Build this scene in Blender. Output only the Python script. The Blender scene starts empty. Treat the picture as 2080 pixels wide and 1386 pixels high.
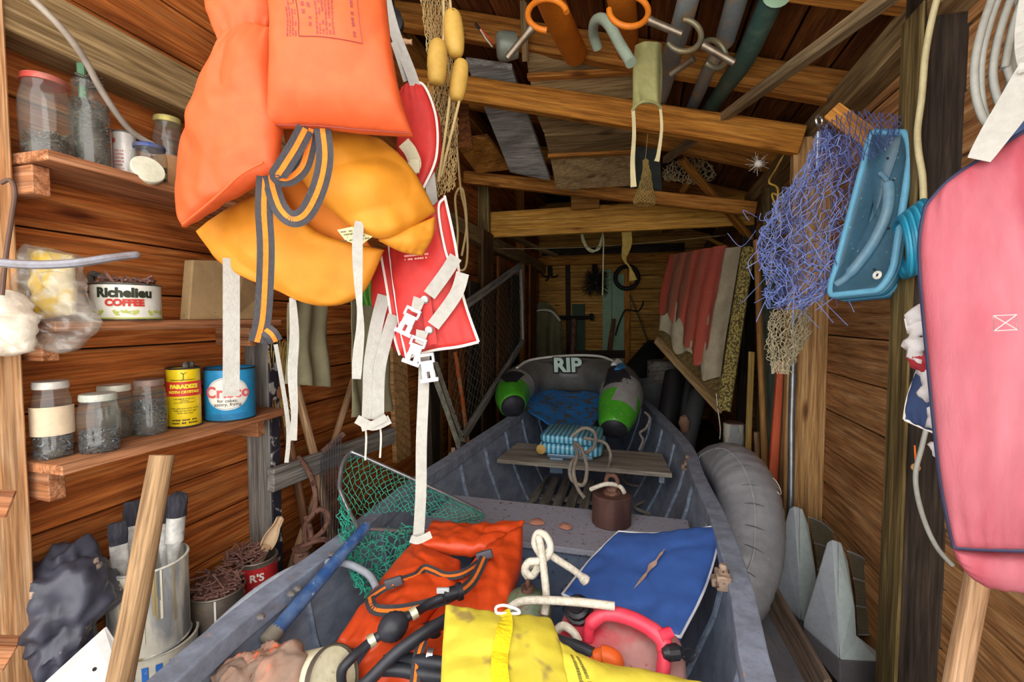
import bpy, bmesh, math, random
from mathutils import Vector, Matrix, noise
random.seed(7)
SC = bpy.context.scene
COL = SC.collection
# ------------------------------------------------------------------ camera
F = 960.0
CAM = Vector((0.0, 0.0, 1.2))
PITCH = math.atan(0.05); YAW = math.radians(15.42)
cd = bpy.data.cameras.new('camera'); co = bpy.data.objects.new('camera', cd); COL.objects.link(co)
cd.sensor_width = 36.0; cd.lens = F / 2080 * 36.0; cd.clip_start = 0.02
co.location = CAM; co.rotation_euler = (math.pi/2 - PITCH, 0, YAW)
SC.camera = co
RC = co.rotation_euler.to_matrix()
# ------------------------------------------------------------------ light
w = bpy.data.worlds.new('world'); SC.world = w; w.use_nodes = True
bg = w.node_tree.nodes['Background']; bg.inputs[0].default_value = (1.0, 0.985, 0.95, 1); bg.inputs[1].default_value = 2.2
# overcast daylight enters through the open front of the shed; no other lamps
SC.view_settings.view_transform = 'Standard'; SC.view_settings.look = 'None'
SC.view_settings.exposure = 0.95; SC.view_settings.gamma = 1.0; SC.view_settings.use_curve_mapping = False
# ------------------------------------------------------------------ measuring helpers
def D(px, py): return RC @ Vector(((px-1040)/F, -(py-693)/F, -1.0))
def P(px, py, z): return CAM + D(px, py)*z
def PX(px, py, X): d = D(px, py); return CAM + d*((X-CAM.x)/d.x)
def PY(px, py, Y): d = D(px, py); return CAM + d*((Y-CAM.y)/d.y)
def PZ(px, py, Z): d = D(px, py); return CAM + d*((Z-CAM.z)/d.z)
def V(*a): return Vector(a)
def R(lo, hi): return random.uniform(lo, hi)
# ------------------------------------------------------------------ object helpers
W = {}
def link(o, world, parent=None):
    COL.objects.link(o)
    if parent is not None:
        o.parent = parent; o.matrix_parent_inverse = W[parent.name].inverted()
    o.matrix_basis = world; W[o.name] = world.copy()
    return o
def thing(name, label, cat, loc, group=None):
    o = bpy.data.objects.new(name, None); o.empty_display_size = 0.05
    link(o, Matrix.Translation(Vector(loc)))
    o['label'] = label; o['category'] = cat
    if group: o['group'] = group
    return o
def tag(o, label, cat=None, group=None, kind=None):
    o['label'] = label
    if cat: o['category'] = cat
    if group: o['group'] = group
    if kind: o['kind'] = kind
    return o
class MB:
    def __init__(s): s.v = []; s.f = []
    def add(s, vs, fs):
        n = len(s.v); s.v += [Vector(v) for v in vs]; s.f += [tuple(i+n for i in f) for f in fs]; return s
    def box(s, c, x, y, z):   # half vectors
        c = Vector(c); vs = [c+x*a+y*b+z*d for a in (-1,1) for b in (-1,1) for d in (-1,1)]
        return s.add(vs, [(0,1,3,2),(4,6,7,5),(0,4,5,1),(2,3,7,6),(0,2,6,4),(1,5,7,3)])
    def abox(s, x0, x1, y0, y1, z0, z1):
        return s.box(((x0+x1)/2,(y0+y1)/2,(z0+z1)/2), V((x1-x0)/2,0,0), V(0,(y1-y0)/2,0), V(0,0,(z1-z0)/2))
    def tube(s, pts, r, n=8, cap=True, flat=None):
        pts = [Vector(p) for p in pts]; m = len(pts)
        if not hasattr(r, '__len__'): r = [r]*m
        up = None; vs = []
        for i, p in enumerate(pts):
            t = (pts[min(i+1, m-1)] - pts[max(i-1, 0)])
            if t.length < 1e-9: t = V(0,0,1)
            t.normalize()
            if up is None:
                up = V(0,0,1) if abs(t.z) < .9 else V(1,0,0)
            up = up - t*up.dot(t)
            if up.length < 1e-6: up = t.orthogonal()
            up.normalize(); sd = t.cross(up)
            for k in range(n):
                a = 2*math.pi*k/n; vs.append(p + (up*math.cos(a) + sd*math.sin(a))*r[i])
        fs = [(i*n+k, i*n+(k+1) % n, (i+1)*n+(k+1) % n, (i+1)*n+k) for i in range(m-1) for k in range(n)]
        if cap: fs += [tuple(range(n-1, -1, -1)), tuple((m-1)*n+k for k in range(n))]
        return s.add(vs, fs)
    def lathe(s, prof, n=24, c=(0,0,0), axis=(0,0,1), cap0=True, cap1=True):
        ax = Vector(axis).normalized(); a = ax.orthogonal().normalized(); b = ax.cross(a); c = Vector(c); vs = []; m = len(prof)
        for (r, h) in prof:
            for k in range(n):
                t = 2*math.pi*k/n; vs.append(c + ax*h + (a*math.cos(t) + b*math.sin(t))*r)
        fs = [(i*n+k, i*n+(k+1) % n, (i+1)*n+(k+1) % n, (i+1)*n+k) for i in range(m-1) for k in range(n)]
        if cap0: fs.append(tuple(range(n-1, -1, -1)))
        if cap1: fs.append(tuple((m-1)*n+k for k in range(n)))
        return s.add(vs, fs)
    def grid(s, fn, nu, nv, closed_u=False):
        vs = [fn(i/nu, j/nv) for j in range(nv+1) for i in range(nu+(0 if closed_u else 1))]
        c = nu if closed_u else nu+1
        fs = [(j*c+i, j*c+(i+1) % c, (j+1)*c+(i+1) % c, (j+1)*c+i) for j in range(nv) for i in range(nu)]
        return s.add(vs, fs)
    def poly(s, pts, nrm, th):   # prism
        pts = [Vector(p) for p in pts]; m = len(pts); nrm = Vector(nrm).normalized()*th
        fs = [tuple(range(m-1,-1,-1)), tuple(range(m, 2*m))] + [(i, (i+1) % m, m+(i+1) % m, m+i) for i in range(m)]
        return s.add(pts + [p+nrm for p in pts], fs)
    def torus(s, c, axis, R0, r, n=40, k=12, a0=0, a1=2*math.pi, ref=None):
        ax = Vector(axis).normalized(); a = (ax.orthogonal() if ref is None else (Vector(ref)-ax*Vector(ref).dot(ax))).normalized(); b = ax.cross(a); c = Vector(c)
        full = abs(a1-a0) > 6.28
        pts = [c + (a*math.cos(a0+(a1-a0)*i/n) + b*math.sin(a0+(a1-a0)*i/n))*R0 for i in range(n+(0 if full else 1))]
        if not full: return s.tube(pts, r, k)
        vs = []
        for i, p in enumerate(pts):
            rad = (p-c).normalized()
            for j in range(k):
                t = 2*math.pi*j/k; vs.append(p + (rad*math.cos(t) + ax*math.sin(t))*r)
        fs = [(i*k+j, i*k+(j+1) % k, ((i+1) % n)*k+(j+1) % k, ((i+1) % n)*k+j) for i in range(n) for j in range(k)]
        return s.add(vs, fs)
    def build(s, name, mat, parent=None, smooth=True, angle=40, bevel=0, label=None, cat=None, group=None, kind=None):
        c = sum(s.v, Vector((0,0,0)))/max(1, len(s.v))
        me = bpy.data.meshes.new(name); me.from_pydata([v-c for v in s.v], [], s.f); me.validate()
        bm = bmesh.new(); bm.from_mesh(me)
        bmesh.ops.recalc_face_normals(bm, faces=bm.faces[:]); bm.to_mesh(me); bm.free()
        if smooth:
            me.polygons.foreach_set('use_smooth', [True]*len(me.polygons)); me.set_sharp_from_angle(angle=math.radians(angle))
        me.materials.append(mat)
        o = bpy.data.objects.new(name, me); link(o, Matrix.Translation(c), parent)
        if bevel:
            b = o.modifiers.new('bevel', 'BEVEL'); b.width = bevel; b.segments = 2; b.limit_method = 'ANGLE'
        if label: tag(o, label, cat, group, kind)
        elif kind: o['kind'] = kind
        return o
def beam(name, a, b, w, h, mat, parent=None, up=(0,0,1), bevel=0.002, **kw):
    """timber from a to b; local X runs along the grain"""
    a = Vector(a); b = Vector(b); x = (b-a); L = x.length; x.normalize(); z = Vector(up); z = (z - x*z.dot(x)).normalized(); y = z.cross(x)
    me = bpy.data.meshes.new(name); n = max(2, int(L/0.25)); vs = []; fs = []
    for i in range(n+1):
        t = -L/2 + L*i/n; j = R(-.0012,.0012)
        for (p, q) in ((-1,-1),(1,-1),(1,1),(-1,1)): vs.append((t, p*w/2+j, q*h/2+R(-.0008,.0008)))
    for i in range(n):
        for k in range(4): fs.append((i*4+k, i*4+(k+1) % 4, (i+1)*4+(k+1) % 4, (i+1)*4+k))
    fs += [(3,2,1,0), (n*4, n*4+1, n*4+2, n*4+3)]
    me.from_pydata(vs, [], fs)
    bm = bmesh.new(); bm.from_mesh(me); bmesh.ops.recalc_face_normals(bm, faces=bm.faces[:]); bm.to_mesh(me); bm.free()
    me.materials.append(mat); o = bpy.data.objects.new(name, me)
    m = Matrix((x, y, z)).transposed().to_4x4(); m.translation = (a+b)/2
    link(o, m, parent)
    if bevel:
        bv = o.modifiers.new('bevel', 'BEVEL'); bv.width = bevel; bv.segments = 1; bv.limit_method = 'ANGLE'
    for k, v in kw.items(): o[{'cat':'category'}.get(k, k)] = v
    return o
def cr(pts, n=8):   # catmull-rom
    pts = [Vector(p) for p in pts]; out = []
    for i in range(len(pts)-1):
        p0 = pts[max(i-1,0)]; p1 = pts[i]; p2 = pts[i+1]; p3 = pts[min(i+2, len(pts)-1)]
        for k in range(n):
            t = k/n; out.append(0.5*((2*p1)+(p2-p0)*t+(2*p0-5*p1+4*p2-p3)*t*t+(3*p1-p0-3*p2+p3)*t**3))
    out.append(pts[-1]); return out
def pp(lst): return [P(*q) for q in lst]
def polyline(pts):
    ds = [0]
    for i in range(1, len(pts)): ds.append(ds[-1] + (pts[i]-pts[i-1]).length)
    T = ds[-1] or 1
    def f(t):
        d = t*T
        for i in range(1, len(pts)):
            if d <= ds[i] or i == len(pts)-1:
                k = (d-ds[i-1])/max(1e-9, ds[i]-ds[i-1]); return pts[i-1].lerp(pts[i], min(1, max(0, k)))
    return f
def coons(top, right, bottom, left):
    """top: A->B, right: B->C, bottom: D->C, left: A->D, each a list of points"""
    T, Rr, B, L = [polyline(cr(e, 6) if len(e) > 2 else [Vector(q) for q in e]) for e in (top, right, bottom, left)]
    A, Bq, Cq, Dq = T(0), T(1), B(1), B(0)
    def S(u, v):
        return T(u)*(1-v)+B(u)*v + L(v)*(1-u)+Rr(v)*u - (A*(1-u)*(1-v)+Bq*u*(1-v)+Cq*u*v+Dq*(1-u)*v)
    return S
def nz(p, s): return noise.noise(Vector(p)*s)
def pillow(S, th, nu=28, nv=28, puff=0.5, wr=0.0, ws=14, edge=0.004, one=1.0, seed=0, gather=0.0022, gf=34):
    """closed soft slab round the patch S(u,v)"""
    nu = int(nu*1.7); nv = int(nv*1.7)
    m = MB(); c = (S(1,.5)-S(0,.5)).cross(S(.5,1)-S(.5,0)).normalized()
    if c.dot(S(.5,.5)-CAM) > 0: c = -c          # towards the viewer's side first
    off = Vector((seed*3.7, seed*1.3, seed))
    def side(sg):
        def f(u, v):
            b = (max(0, 4*u*(1-u))**puff)*(max(0, 4*v*(1-v))**puff)
            p = S(u, v); rd = 1-abs(noise.noise((p+off)*ws*.8+Vector((9,4,2)))); w_ = (noise.noise((p+off)*ws) + .5*noise.noise((p+off)*ws*2.3) - .9*max(0, rd-.72)/.28)*wr*(0.3+.7*b)
            ev = math.exp(-min(v, 1-v)*9)*min(1, 30*min(v, 1-v)); eu = math.exp(-min(u, 1-u)*9)*min(1, 30*min(u, 1-u))
            w_ += gather*(ev*math.sin(gf*u+3*noise.noise(p*9+off)) + .6*eu*math.sin(gf*.8*v+3*noise.noise(p*8+off)))
            k = 1.0 if sg > 0 else one
            return p + c*(sg*(edge + th*b*k) + w_)
        return f
    m.grid(side(1), nu, nv); n1 = len(m.v); m.grid(side(-1), nu, nv)
    cc = nu+1
    def idx(i, j): return j*cc+i
    bd = [idx(i,0) for i in range(nu)] + [idx(nu,j) for j in range(nv)] + [idx(i,nv) for i in range(nu,0,-1)] + [idx(0,j) for j in range(nv,0,-1)]
    for a, b in zip(bd, bd[1:]+bd[:1]): m.f.append((a, b, b+n1, a+n1))
    m.front = side(1); return m
def dashes(parent, front, u0, u1, v0, v1, rows, mat, along='v', fill=.85, name='small_print', lift=.0012, hgt=.55):
    """rows of illegible small print on a soft panel"""
    m = MB()
    def Q(u, v):
        p = front(u, v); return p + (CAM-p).normalized()*lift
    for r in range(rows):
        t = 0.0
        while t < 1:
            l = R(.02,.09); e = min(1, t+l)
            if random.random() < fill:
                n = max(1, int(l/.02))
                for k in range(n):
                    a0 = t+(e-t)*k/n; a1 = t+(e-t)*(k+.8)/n; b0 = (r+.5-hgt/2)/rows; b1 = (r+.5+hgt/2*R(.6,1))/rows
                    if along == 'v': q = [(u0+(u1-u0)*b, v0+(v1-v0)*a) for a, b in ((a0,b0),(a1,b0),(a1,b1),(a0,b1))]
                    else: q = [(u0+(u1-u0)*a, v0+(v1-v0)*b) for a, b in ((a0,b0),(a1,b0),(a1,b1),(a0,b1))]
                    m.add([Q(*k_) for k_ in q], [(0,1,2,3)])
            t = e+.012
    return m.build(name, mat, parent, smooth=False)
def crumple(c, rx, rz, amp, f, seed=0, axis=(0,0,1), n=(44,30), sy=1.0):
    """crumpled soft lump"""
    m = MB(); c = Vector(c); m.lathe([(rx*math.sin(math.pi*i/n[1])+.0004, -rz*math.cos(math.pi*i/n[1])) for i in range(n[1]+1)], n[0], c, axis)
    o = Vector((seed*5.1, seed*2.3, 0))
    for v in m.v:
        q = v+o; rd = 1-abs(noise.noise(q*f)); r2 = 1-abs(noise.noise(q*f*2.1+Vector((3,1,7)))); v += (v-c)*amp*(noise.noise(q*f*.6)*1.1 + .9*(rd-.75) + .6*(r2-.75) + .25*noise.noise(q*f*5))
    return m
def sheet(S, th=0.002, nu=24, nv=24, fold=0, fn=3, fd='u', wr=0, ws=10):
    m = MB(); c = (S(1,.5)-S(0,.5)).cross(S(.5,1)-S(.5,0)).normalized()
    if c.dot(S(.5,.5)-CAM) > 0: c = -c
    def f(sg):
        def g(u, v):
            p = S(u, v); q = u if fd == 'u' else v; o = (v if fd == 'u' else u)
            return p + c*(fold*math.sin(q*fn*2*math.pi + 1.3*math.sin(3*o))*(.3+.7*o) + wr*noise.noise(p*ws) + sg*th/2)
        return g
    m.grid(f(1), nu, nv); n1 = len(m.v); m.grid(f(-1), nu, nv); cc = nu+1
    def idx(i, j): return j*cc+i
    bd = [idx(i,0) for i in range(nu)] + [idx(nu,j) for j in range(nv)] + [idx(i,nv) for i in range(nu,0,-1)] + [idx(0,j) for j in range(nv,0,-1)]
    for a, b in zip(bd, bd[1:]+bd[:1]): m.f.append((a, b, b+n1, a+n1))
    return m
def ribbon(pts, width, facing=None, th=0.0015, n=6, raw=False, off=0.0, wprof=None):
    """flat webbing along pts; facing = direction its flat side looks at (default: the viewer); twist with a list"""
    q = pts if raw else cr(pts, n); m = MB(); N = len(q); rows = []
    for i, p in enumerate(q):
        t = (q[min(i+1,N-1)]-q[max(i-1,0)]).normalized()
        if facing is None: fc = (CAM-p).normalized()
        elif callable(facing): fc = facing(i/(N-1))
        else: fc = Vector(facing)
        s_ = t.cross(fc)
        if s_.length < 1e-4: s_ = t.orthogonal()
        s_.normalize(); nn = s_.cross(t).normalized()
        if nn.dot(fc) < 0: nn = -nn
        wv = width*(wprof(i/(N-1)) if wprof else 1)
        rows.append((p+nn*off, s_*wv/2, nn*th/2))
    vs = []
    for (p, s_, k) in rows: vs += [p-s_-k, p+s_-k, p+s_+k, p-s_+k]
    fs = [(i*4+j, i*4+(j+1) % 4, i*4+4+(j+1) % 4, i*4+4+j) for i in range(N-1) for j in range(4)]
    fs += [(3,2,1,0), (N*4-4, N*4-3, N*4-2, N*4-1)]
    return m.add(vs, fs)
def net(S, nu, nv, r, jit=0.0, sides=3, diamond=True, wob=0.0):
    """knotted netting over the patch S"""
    m = MB(); pt = {}
    for j in range(nv+1):
        for i in range(nu+1):
            u = (i + (.5 if (diamond and j % 2) else 0))/(nu+.5); p = S(u, j/nv)
            pt[i, j] = p + Vector((R(-jit,jit), R(-jit,jit), R(-jit,jit)))
    def seg(a, b):
        if wob:
            mid = (a+b)/2 + Vector((R(-wob,wob), R(-wob,wob), R(-wob,wob))); m.tube([a, mid, b], r, sides, False)
        else: m.tube([a, b], r, sides, False)
    for j in range(nv):
        for i in range(nu+1):
            if diamond:
                seg(pt[i,j], pt[i,j+1])
                k = i-1 if j % 2 == 0 else i+1
                if 0 <= k <= nu: seg(pt[i,j], pt[k,j+1])
            else:
                seg(pt[i,j], pt[i,j+1])
                if i < nu: seg(pt[i,j], pt[i+1,j])
    return m
# ------------------------------------------------------------------ materials
def lin(h):
    h = h.lstrip('#'); c = [int(h[i:i+2], 16)/255 for i in (0,2,4)]
    return tuple(((x/12.92) if x <= .04045 else ((x+.055)/1.055)**2.4) for x in c) + (1,)
MT = {}
def _nodes(name):
    m = bpy.data.materials.new(name); m.use_nodes = True; nt = m.node_tree; b = nt.nodes['Principled BSDF']; return m, nt, b
def ramp(nt, stops):
    r = nt.nodes.new('ShaderNodeValToRGB'); e = r.color_ramp.elements
    e[0].position, e[0].color = stops[0]; e[1].position, e[1].color = stops[-1]
    for p, c in stops[1:-1]:
        k = e.new(p); k.color = c
    return r
def mapped(nt, scale, rnd=True):
    tc = nt.nodes.new('ShaderNodeTexCoord'); mp = nt.nodes.new('ShaderNodeMapping'); mp.inputs['Scale'].default_value = scale
    src = tc.outputs['Object']
    if rnd:
        oi = nt.nodes.new('ShaderNodeObjectInfo'); mu = nt.nodes.new('ShaderNodeVectorMath'); mu.operation = 'SCALE'; mu.inputs[0].default_value = (7.3, 3.1, 5.7)
        nt.links.new(oi.outputs['Random'], mu.inputs['Scale']); ad = nt.nodes.new('ShaderNodeVectorMath')
        nt.links.new(src, ad.inputs[0]); nt.links.new(mu.outputs[0], ad.inputs[1]); src = ad.outputs[0]
    nt.links.new(src, mp.inputs['Vector']); return mp.outputs[0]
def tex_noise(nt, vec, scale, detail=4, dist=0, rough=.55):
    n = nt.nodes.new('ShaderNodeTexNoise'); n.inputs['Scale'].default_value = scale; n.inputs['Detail'].default_value = detail
    n.inputs['Distortion'].default_value = dist; n.inputs['Roughness'].default_value = rough; nt.links.new(vec, n.inputs['Vector']); return n.outputs['Fac']
def mixc(nt, fac, a, b, mode='MIX'):
    m = nt.nodes.new('ShaderNodeMix'); m.data_type = 'RGBA'; m.blend_type = mode
    for i, x in ((0, fac), (6, a), (7, b)):
        if hasattr(x, 'links') or hasattr(x, 'is_linked'): nt.links.new(x, m.inputs[i])
        else: m.inputs[i].default_value = x
    return m.outputs[2]
def bump(nt, b, h, strength, dist=.002):
    n = nt.nodes.new('ShaderNodeBump'); n.inputs['Strength'].default_value = strength; n.inputs['Distance'].default_value = dist
    nt.links.new(h, n.inputs['Height']); nt.links.new(n.outputs[0], b.inputs['Normal'])
def wood(name, dark, mid, light, stain=0.5, rough=.75, rv=.25, knots=True, fine=1.0):
    if name in MT: return MT[name]
    m, nt, b = _nodes(name); v1 = mapped(nt, (1.3*fine, 24*fine, 24*fine))
    g = tex_noise(nt, v1, 2.2, 6, 1.2); r = ramp(nt, [(.28, lin(dark)), (.5, lin(mid)), (.74, lin(light))]); nt.links.new(g, r.inputs[0])
    c = r.outputs[0]
    v3 = mapped(nt, (2.4, 75, 75)); gf = tex_noise(nt, v3, 3, 4); rf = ramp(nt, [(.40, (.52,.50,.48,1)), (.56, (1.03,1.03,1.03,1))]); nt.links.new(gf, rf.inputs[0])
    c = mixc(nt, .75, c, rf.outputs[0], 'MULTIPLY')
    vr = mapped(nt, (.55, 5.5, 5.5)); wv = nt.nodes.new('ShaderNodeTexWave'); wv.wave_type = 'RINGS'; wv.rings_direction = 'X'; wv.inputs['Scale'].default_value = 1.5; wv.inputs['Distortion'].default_value = 9.0; wv.inputs['Detail'].default_value = 4; wv.inputs['Detail Scale'].default_value = .6; nt.links.new(vr, wv.inputs['Vector'])
    rw = ramp(nt, [(.0, (.55,.50,.46,1)), (.35, (1,1,1,1)), (.8, (1.08,1.06,1.04,1))]); nt.links.new(wv.outputs['Fac'], rw.inputs[0]); c = mixc(nt, .5, c, rw.outputs[0], 'MULTIPLY')
    v2 = mapped(nt, (1.2, 3.5, 3.5)); s = tex_noise(nt, v2, 1.6, 5, .6); rs = ramp(nt, [(.36, (.30,.24,.20,1)), (.55, (1,1,1,1))]); nt.links.new(s, rs.inputs[0])
    c = mixc(nt, stain, c, rs.outputs[0], 'MULTIPLY')
    if knots:
        vk = mapped(nt, (2.2, 8, 8)); vo = nt.nodes.new('ShaderNodeTexVoronoi'); vo.inputs['Scale'].default_value = 1.0; nt.links.new(vk, vo.inputs['Vector'])
        rk = ramp(nt, [(.05, (.22,.12,.07,1)), (.13, (1,1,1,1))]); nt.links.new(vo.outputs['Distance'], rk.inputs[0]); c = mixc(nt, .8, c, rk.outputs[0], 'MULTIPLY')
    oi = nt.nodes.new('ShaderNodeObjectInfo'); hs = nt.nodes.new('ShaderNodeHueSaturation'); mr = nt.nodes.new('ShaderNodeMapRange')
    mr.inputs['To Min'].default_value = 1-rv; mr.inputs['To Max'].default_value = 1+rv; nt.links.new(oi.outputs['Random'], mr.inputs['Value'])
    nt.links.new(mr.outputs[0], hs.inputs['Value']); nt.links.new(c, hs.inputs['Color']); nt.links.new(hs.outputs[0], b.inputs['Base Color'])
    b.inputs['Roughness'].default_value = rough; b.inputs['Specular IOR Level'].default_value = .25; bump(nt, b, gf, .5, .0015)
    MT[name] = m; return m
def M(name, c, rough=.6, metal=0, c2=None, amt=.5, sc=9, lo=.4, hi=.62, bs=0, bsc=80, stretch=(1,1,1), c3=None, sc3=30, spec=.4, sheen=0, alpha=1, trans=0, emit=None, lo3=.58):
    """plain surface colour c, worn patches c2, fine specks c3"""
    if name in MT: return MT[name]
    m, nt, b = _nodes(name); col = lin(c); sc *= 1.8; sc3 *= 1.8
    v = mapped(nt, stretch)
    if c2:
        n = tex_noise(nt, v, sc, 6, .3); r = ramp(nt, [(lo, (0,0,0,1)), (hi, (1,1,1,1))]); nt.links.new(n, r.inputs[0])
        mm = nt.nodes.new('ShaderNodeMath'); mm.operation = 'MULTIPLY'; mm.inputs[1].default_value = amt; nt.links.new(r.outputs[0], mm.inputs[0])
        out = mixc(nt, mm.outputs[0], col, lin(c2))
        nf = tex_noise(nt, v, sc*6, 4); rf = ramp(nt, [(.3, (.91,.91,.91,1)), (.7, (1.06,1.06,1.06,1))]); nt.links.new(nf, rf.inputs[0]); out = mixc(nt, 1.0, out, rf.outputs[0], 'MULTIPLY')
    else:
        n = tex_noise(nt, v, sc, 4); r = ramp(nt, [(.3, (.86,.86,.86,1)), (.7, (1.08,1.08,1.08,1))]); nt.links.new(n, r.inputs[0]); out = mixc(nt, 1.0, col, r.outputs[0], 'MULTIPLY')
    if c3:
        n3 = tex_noise(nt, v, sc3, 3); r3 = ramp(nt, [(lo3, (0,0,0,1)), (lo3+.05, (1,1,1,1))]); nt.links.new(n3, r3.inputs[0]); out = mixc(nt, r3.outputs[0], out, lin(c3))
    nt.links.new(out, b.inputs['Base Color']); b.inputs['Roughness'].default_value = rough; b.inputs['Metallic'].default_value = metal
    b.inputs['Specular IOR Level'].default_value = spec
    if sheen: b.inputs['Sheen Weight'].default_value = sheen
    if bs: bump(nt, b, tex_noise(nt, v, bsc, 4), bs, .003)
    if alpha < 1: b.inputs['Alpha'].default_value = alpha
    if emit: b.inputs['Emission Color'].default_value = lin(emit); b.inputs['Emission Strength'].default_value = 1
    MT[name] = m; return m
def glass(name, tint='#f6faf7', dust=.07, gl=.35):
    if name in MT: return MT[name]
    m = bpy.data.materials.new(name); m.use_nodes = True; nt = m.node_tree; nt.nodes.remove(nt.nodes['Principled BSDF']); o = nt.nodes['Material Output']
    t = nt.nodes.new('ShaderNodeBsdfTransparent'); t.inputs[0].default_value = lin(tint); g = nt.nodes.new('ShaderNodeBsdfGlossy'); g.inputs['Roughness'].default_value = .06
    lf = nt.nodes.new('ShaderNodeLayerWeight'); lf.inputs[0].default_value = .5
    pw = nt.nodes.new('ShaderNodeMath'); pw.operation = 'POWER'; pw.inputs[1].default_value = 4.0; nt.links.new(lf.outputs['Facing'], pw.inputs[0])
    lw = nt.nodes.new('ShaderNodeMath'); lw.operation = 'MULTIPLY_ADD'; lw.inputs[1].default_value = .6; lw.inputs[2].default_value = .05; nt.links.new(pw.outputs[0], lw.inputs[0])
    ms = nt.nodes.new('ShaderNodeMixShader'); nt.links.new(lw.outputs[0], ms.inputs[0]); nt.links.new(t.outputs[0], ms.inputs[1]); nt.links.new(g.outputs[0], ms.inputs[2])
    d = nt.nodes.new('ShaderNodeBsdfDiffuse'); d.inputs[0].default_value = lin('#cfcac0'); v = mapped(nt, (1,1,1)); n = tex_noise(nt, v, 14, 5)
    r = ramp(nt, [(.35, (dust*.4,)*3+(1,)), (.75, (dust*2.2,)*3+(1,))]); nt.links.new(n, r.inputs[0])
    m2 = nt.nodes.new('ShaderNodeMixShader'); nt.links.new(r.outputs[0], m2.inputs[0]); nt.links.new(ms.outputs[0], m2.inputs[1]); nt.links.new(d.outputs[0], m2.inputs[2])
    nt.links.new(m2.outputs[0], o.inputs['Surface']); MT[name] = m; return m
# ------------------------------------------------------------------ lettering
def glyphs(txt, size, align='CENTER', shear=0, bold=0):
    cu = bpy.data.curves.new('lettering', 'FONT'); cu.body = txt; cu.size = size; cu.align_x = align; cu.align_y = 'CENTER'; cu.shear = shear; cu.offset = bold; cu.resolution_u = 3
    o = bpy.data.objects.new('lettering', cu); me = bpy.data.meshes.new_from_object(o)
    vs = [v.co.copy() for v in me.vertices]; fs = [tuple(p.vertices) for p in me.polygons]
    bpy.data.objects.remove(o); bpy.data.curves.remove(cu); bpy.data.meshes.remove(me); return vs, fs
def print_flat(txt, size, S, mat, parent, name='lettering', off=.002, **kw):
    """S maps (x,y) in metres to a point on the surface + normal"""
    vs, fs = glyphs(txt, size, **kw); m = MB(); out = []
    for v in vs:
        p, n = S(v.x, v.y); out.append(p + n*off)
    m.add(out, fs); return m.build(name, mat, parent, smooth=False)
def cyl_map(c, rad, face, up=(0,0,1), h=0.0):
    """lettering wrapped round an upright can at angle of direction face"""
    up = Vector(up).normalized(); fc = Vector(face); fc = (fc-up*fc.dot(up)).normalized(); sd = up.cross(fc)
    def S(x, y):
        a = x/rad; d = fc*math.cos(a)+sd*math.sin(a); return Vector(c)+up*(h+y)+d*rad, d
    return S
def plane_map(c, xdir, ydir):
    x = Vector(xdir).normalized(); y = Vector(ydir); y = (y-x*y.dot(x)).normalized(); n = x.cross(y)
    if n.dot(CAM-Vector(c)) < 0: n = -n
    return lambda a, b: (Vector(c)+x*a+y*b, n)
def patch_on_cyl(c, rad, face, a0, a1, h0, h1, off=.0012, n=14, up=(0,0,1)):
    S = cyl_map(c, rad+off, face, up); m = MB(); m.grid(lambda u, v: S((a0+(a1-a0)*u)*rad, h0+(h1-h0)*v)[0], n, 2); return m
# ================================================================== the setting
XL, XR, YB, YF = -1.25, 0.75, 5.8, 0.12
WOODL = wood('cedar_orange', '#94481a', '#cc7434', '#e79c58', stain=.6, rv=.16)
WOODR = wood('cedar_brown', '#8d5a34', '#c08c58', '#dcb082', stain=.4, rv=.18)
WOODB = wood('pine_golden', '#9a6a30', '#c99446', '#dfb266', stain=.35, rv=.12)
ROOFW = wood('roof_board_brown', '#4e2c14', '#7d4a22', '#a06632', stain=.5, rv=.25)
STUDL = wood('stud_pale', '#b27a4c', '#d9a878', '#e9c49c', stain=.2, rv=.05)
GREYW = wood('weathered_grey', '#6f6c6a', '#98958f', '#b5b0a8', stain=.3, rv=.1)
DARKW = wood('dark_wood', '#241d18', '#3d342c', '#57493c', stain=.4, rv=.1)
YELW = wood('beam_yellow', '#b97c2c', '#dca144', '#ebba62', stain=.22, rv=.1)
ORW = wood('beam_orange', '#8c5420', '#bf7e34', '#d99d50', stain=.35, rv=.12)
OLIVEW = wood('post_olive', '#4c4128', '#7c6a40', '#a28d5c', stain=.45, rv=.1)
TANW = wood('board_tan', '#7d6544', '#a3875c', '#bda378', stain=.3, rv=.15)
DIRT = M('earth_floor', '#5d4b3a', .95, c2='#3a2e24', amt=.8, sc=6, bs=.6, bsc=40)
def struct(o, label, **kw):
    o['kind'] = 'structure'; o['label'] = label; return o
fl = MB().grid(lambda u, v: V(-1.5+2.6*u, -1.2+7.2*v, .012*nz((u*9, v*25, 0), 1)), 30, 60).build('floor', DIRT); struct(fl, 'dusty earth floor of the shed')
SHEATH = M('tar_paper', '#2a1d14', .9)
wl = MB().abox(XL-.05, XL-.022, YF, YB+.05, 0, 2.8).build('wall_left', SHEATH, smooth=False); struct(wl, 'left shed wall of wide orange boards')
wr = MB().abox(XR+.022, XR+.05, YF, YB+.05, 0, 2.25).build('wall_right', SHEATH, smooth=False); struct(wr, 'right shed wall of brown boards')
wb = MB().abox(XL-.05, XR+.05, YB+.022, YB+.05, 0, 2.8).build('wall_back', SHEATH, smooth=False); struct(wb, 'back shed wall of golden pine boards')
z = 1.39
zs = [1.39+.1315*k for k in range(-11, 11)]
for k, z0 in enumerate(zs):
    if z0 < -.05: continue
    beam('plank', (XL-.011+R(-.002,.002), YF, z0+.0657), (XL-.011+R(-.002,.002), YB, z0+.0657+R(-.003,.003)), .022, .127, WOODL, wl)
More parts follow.
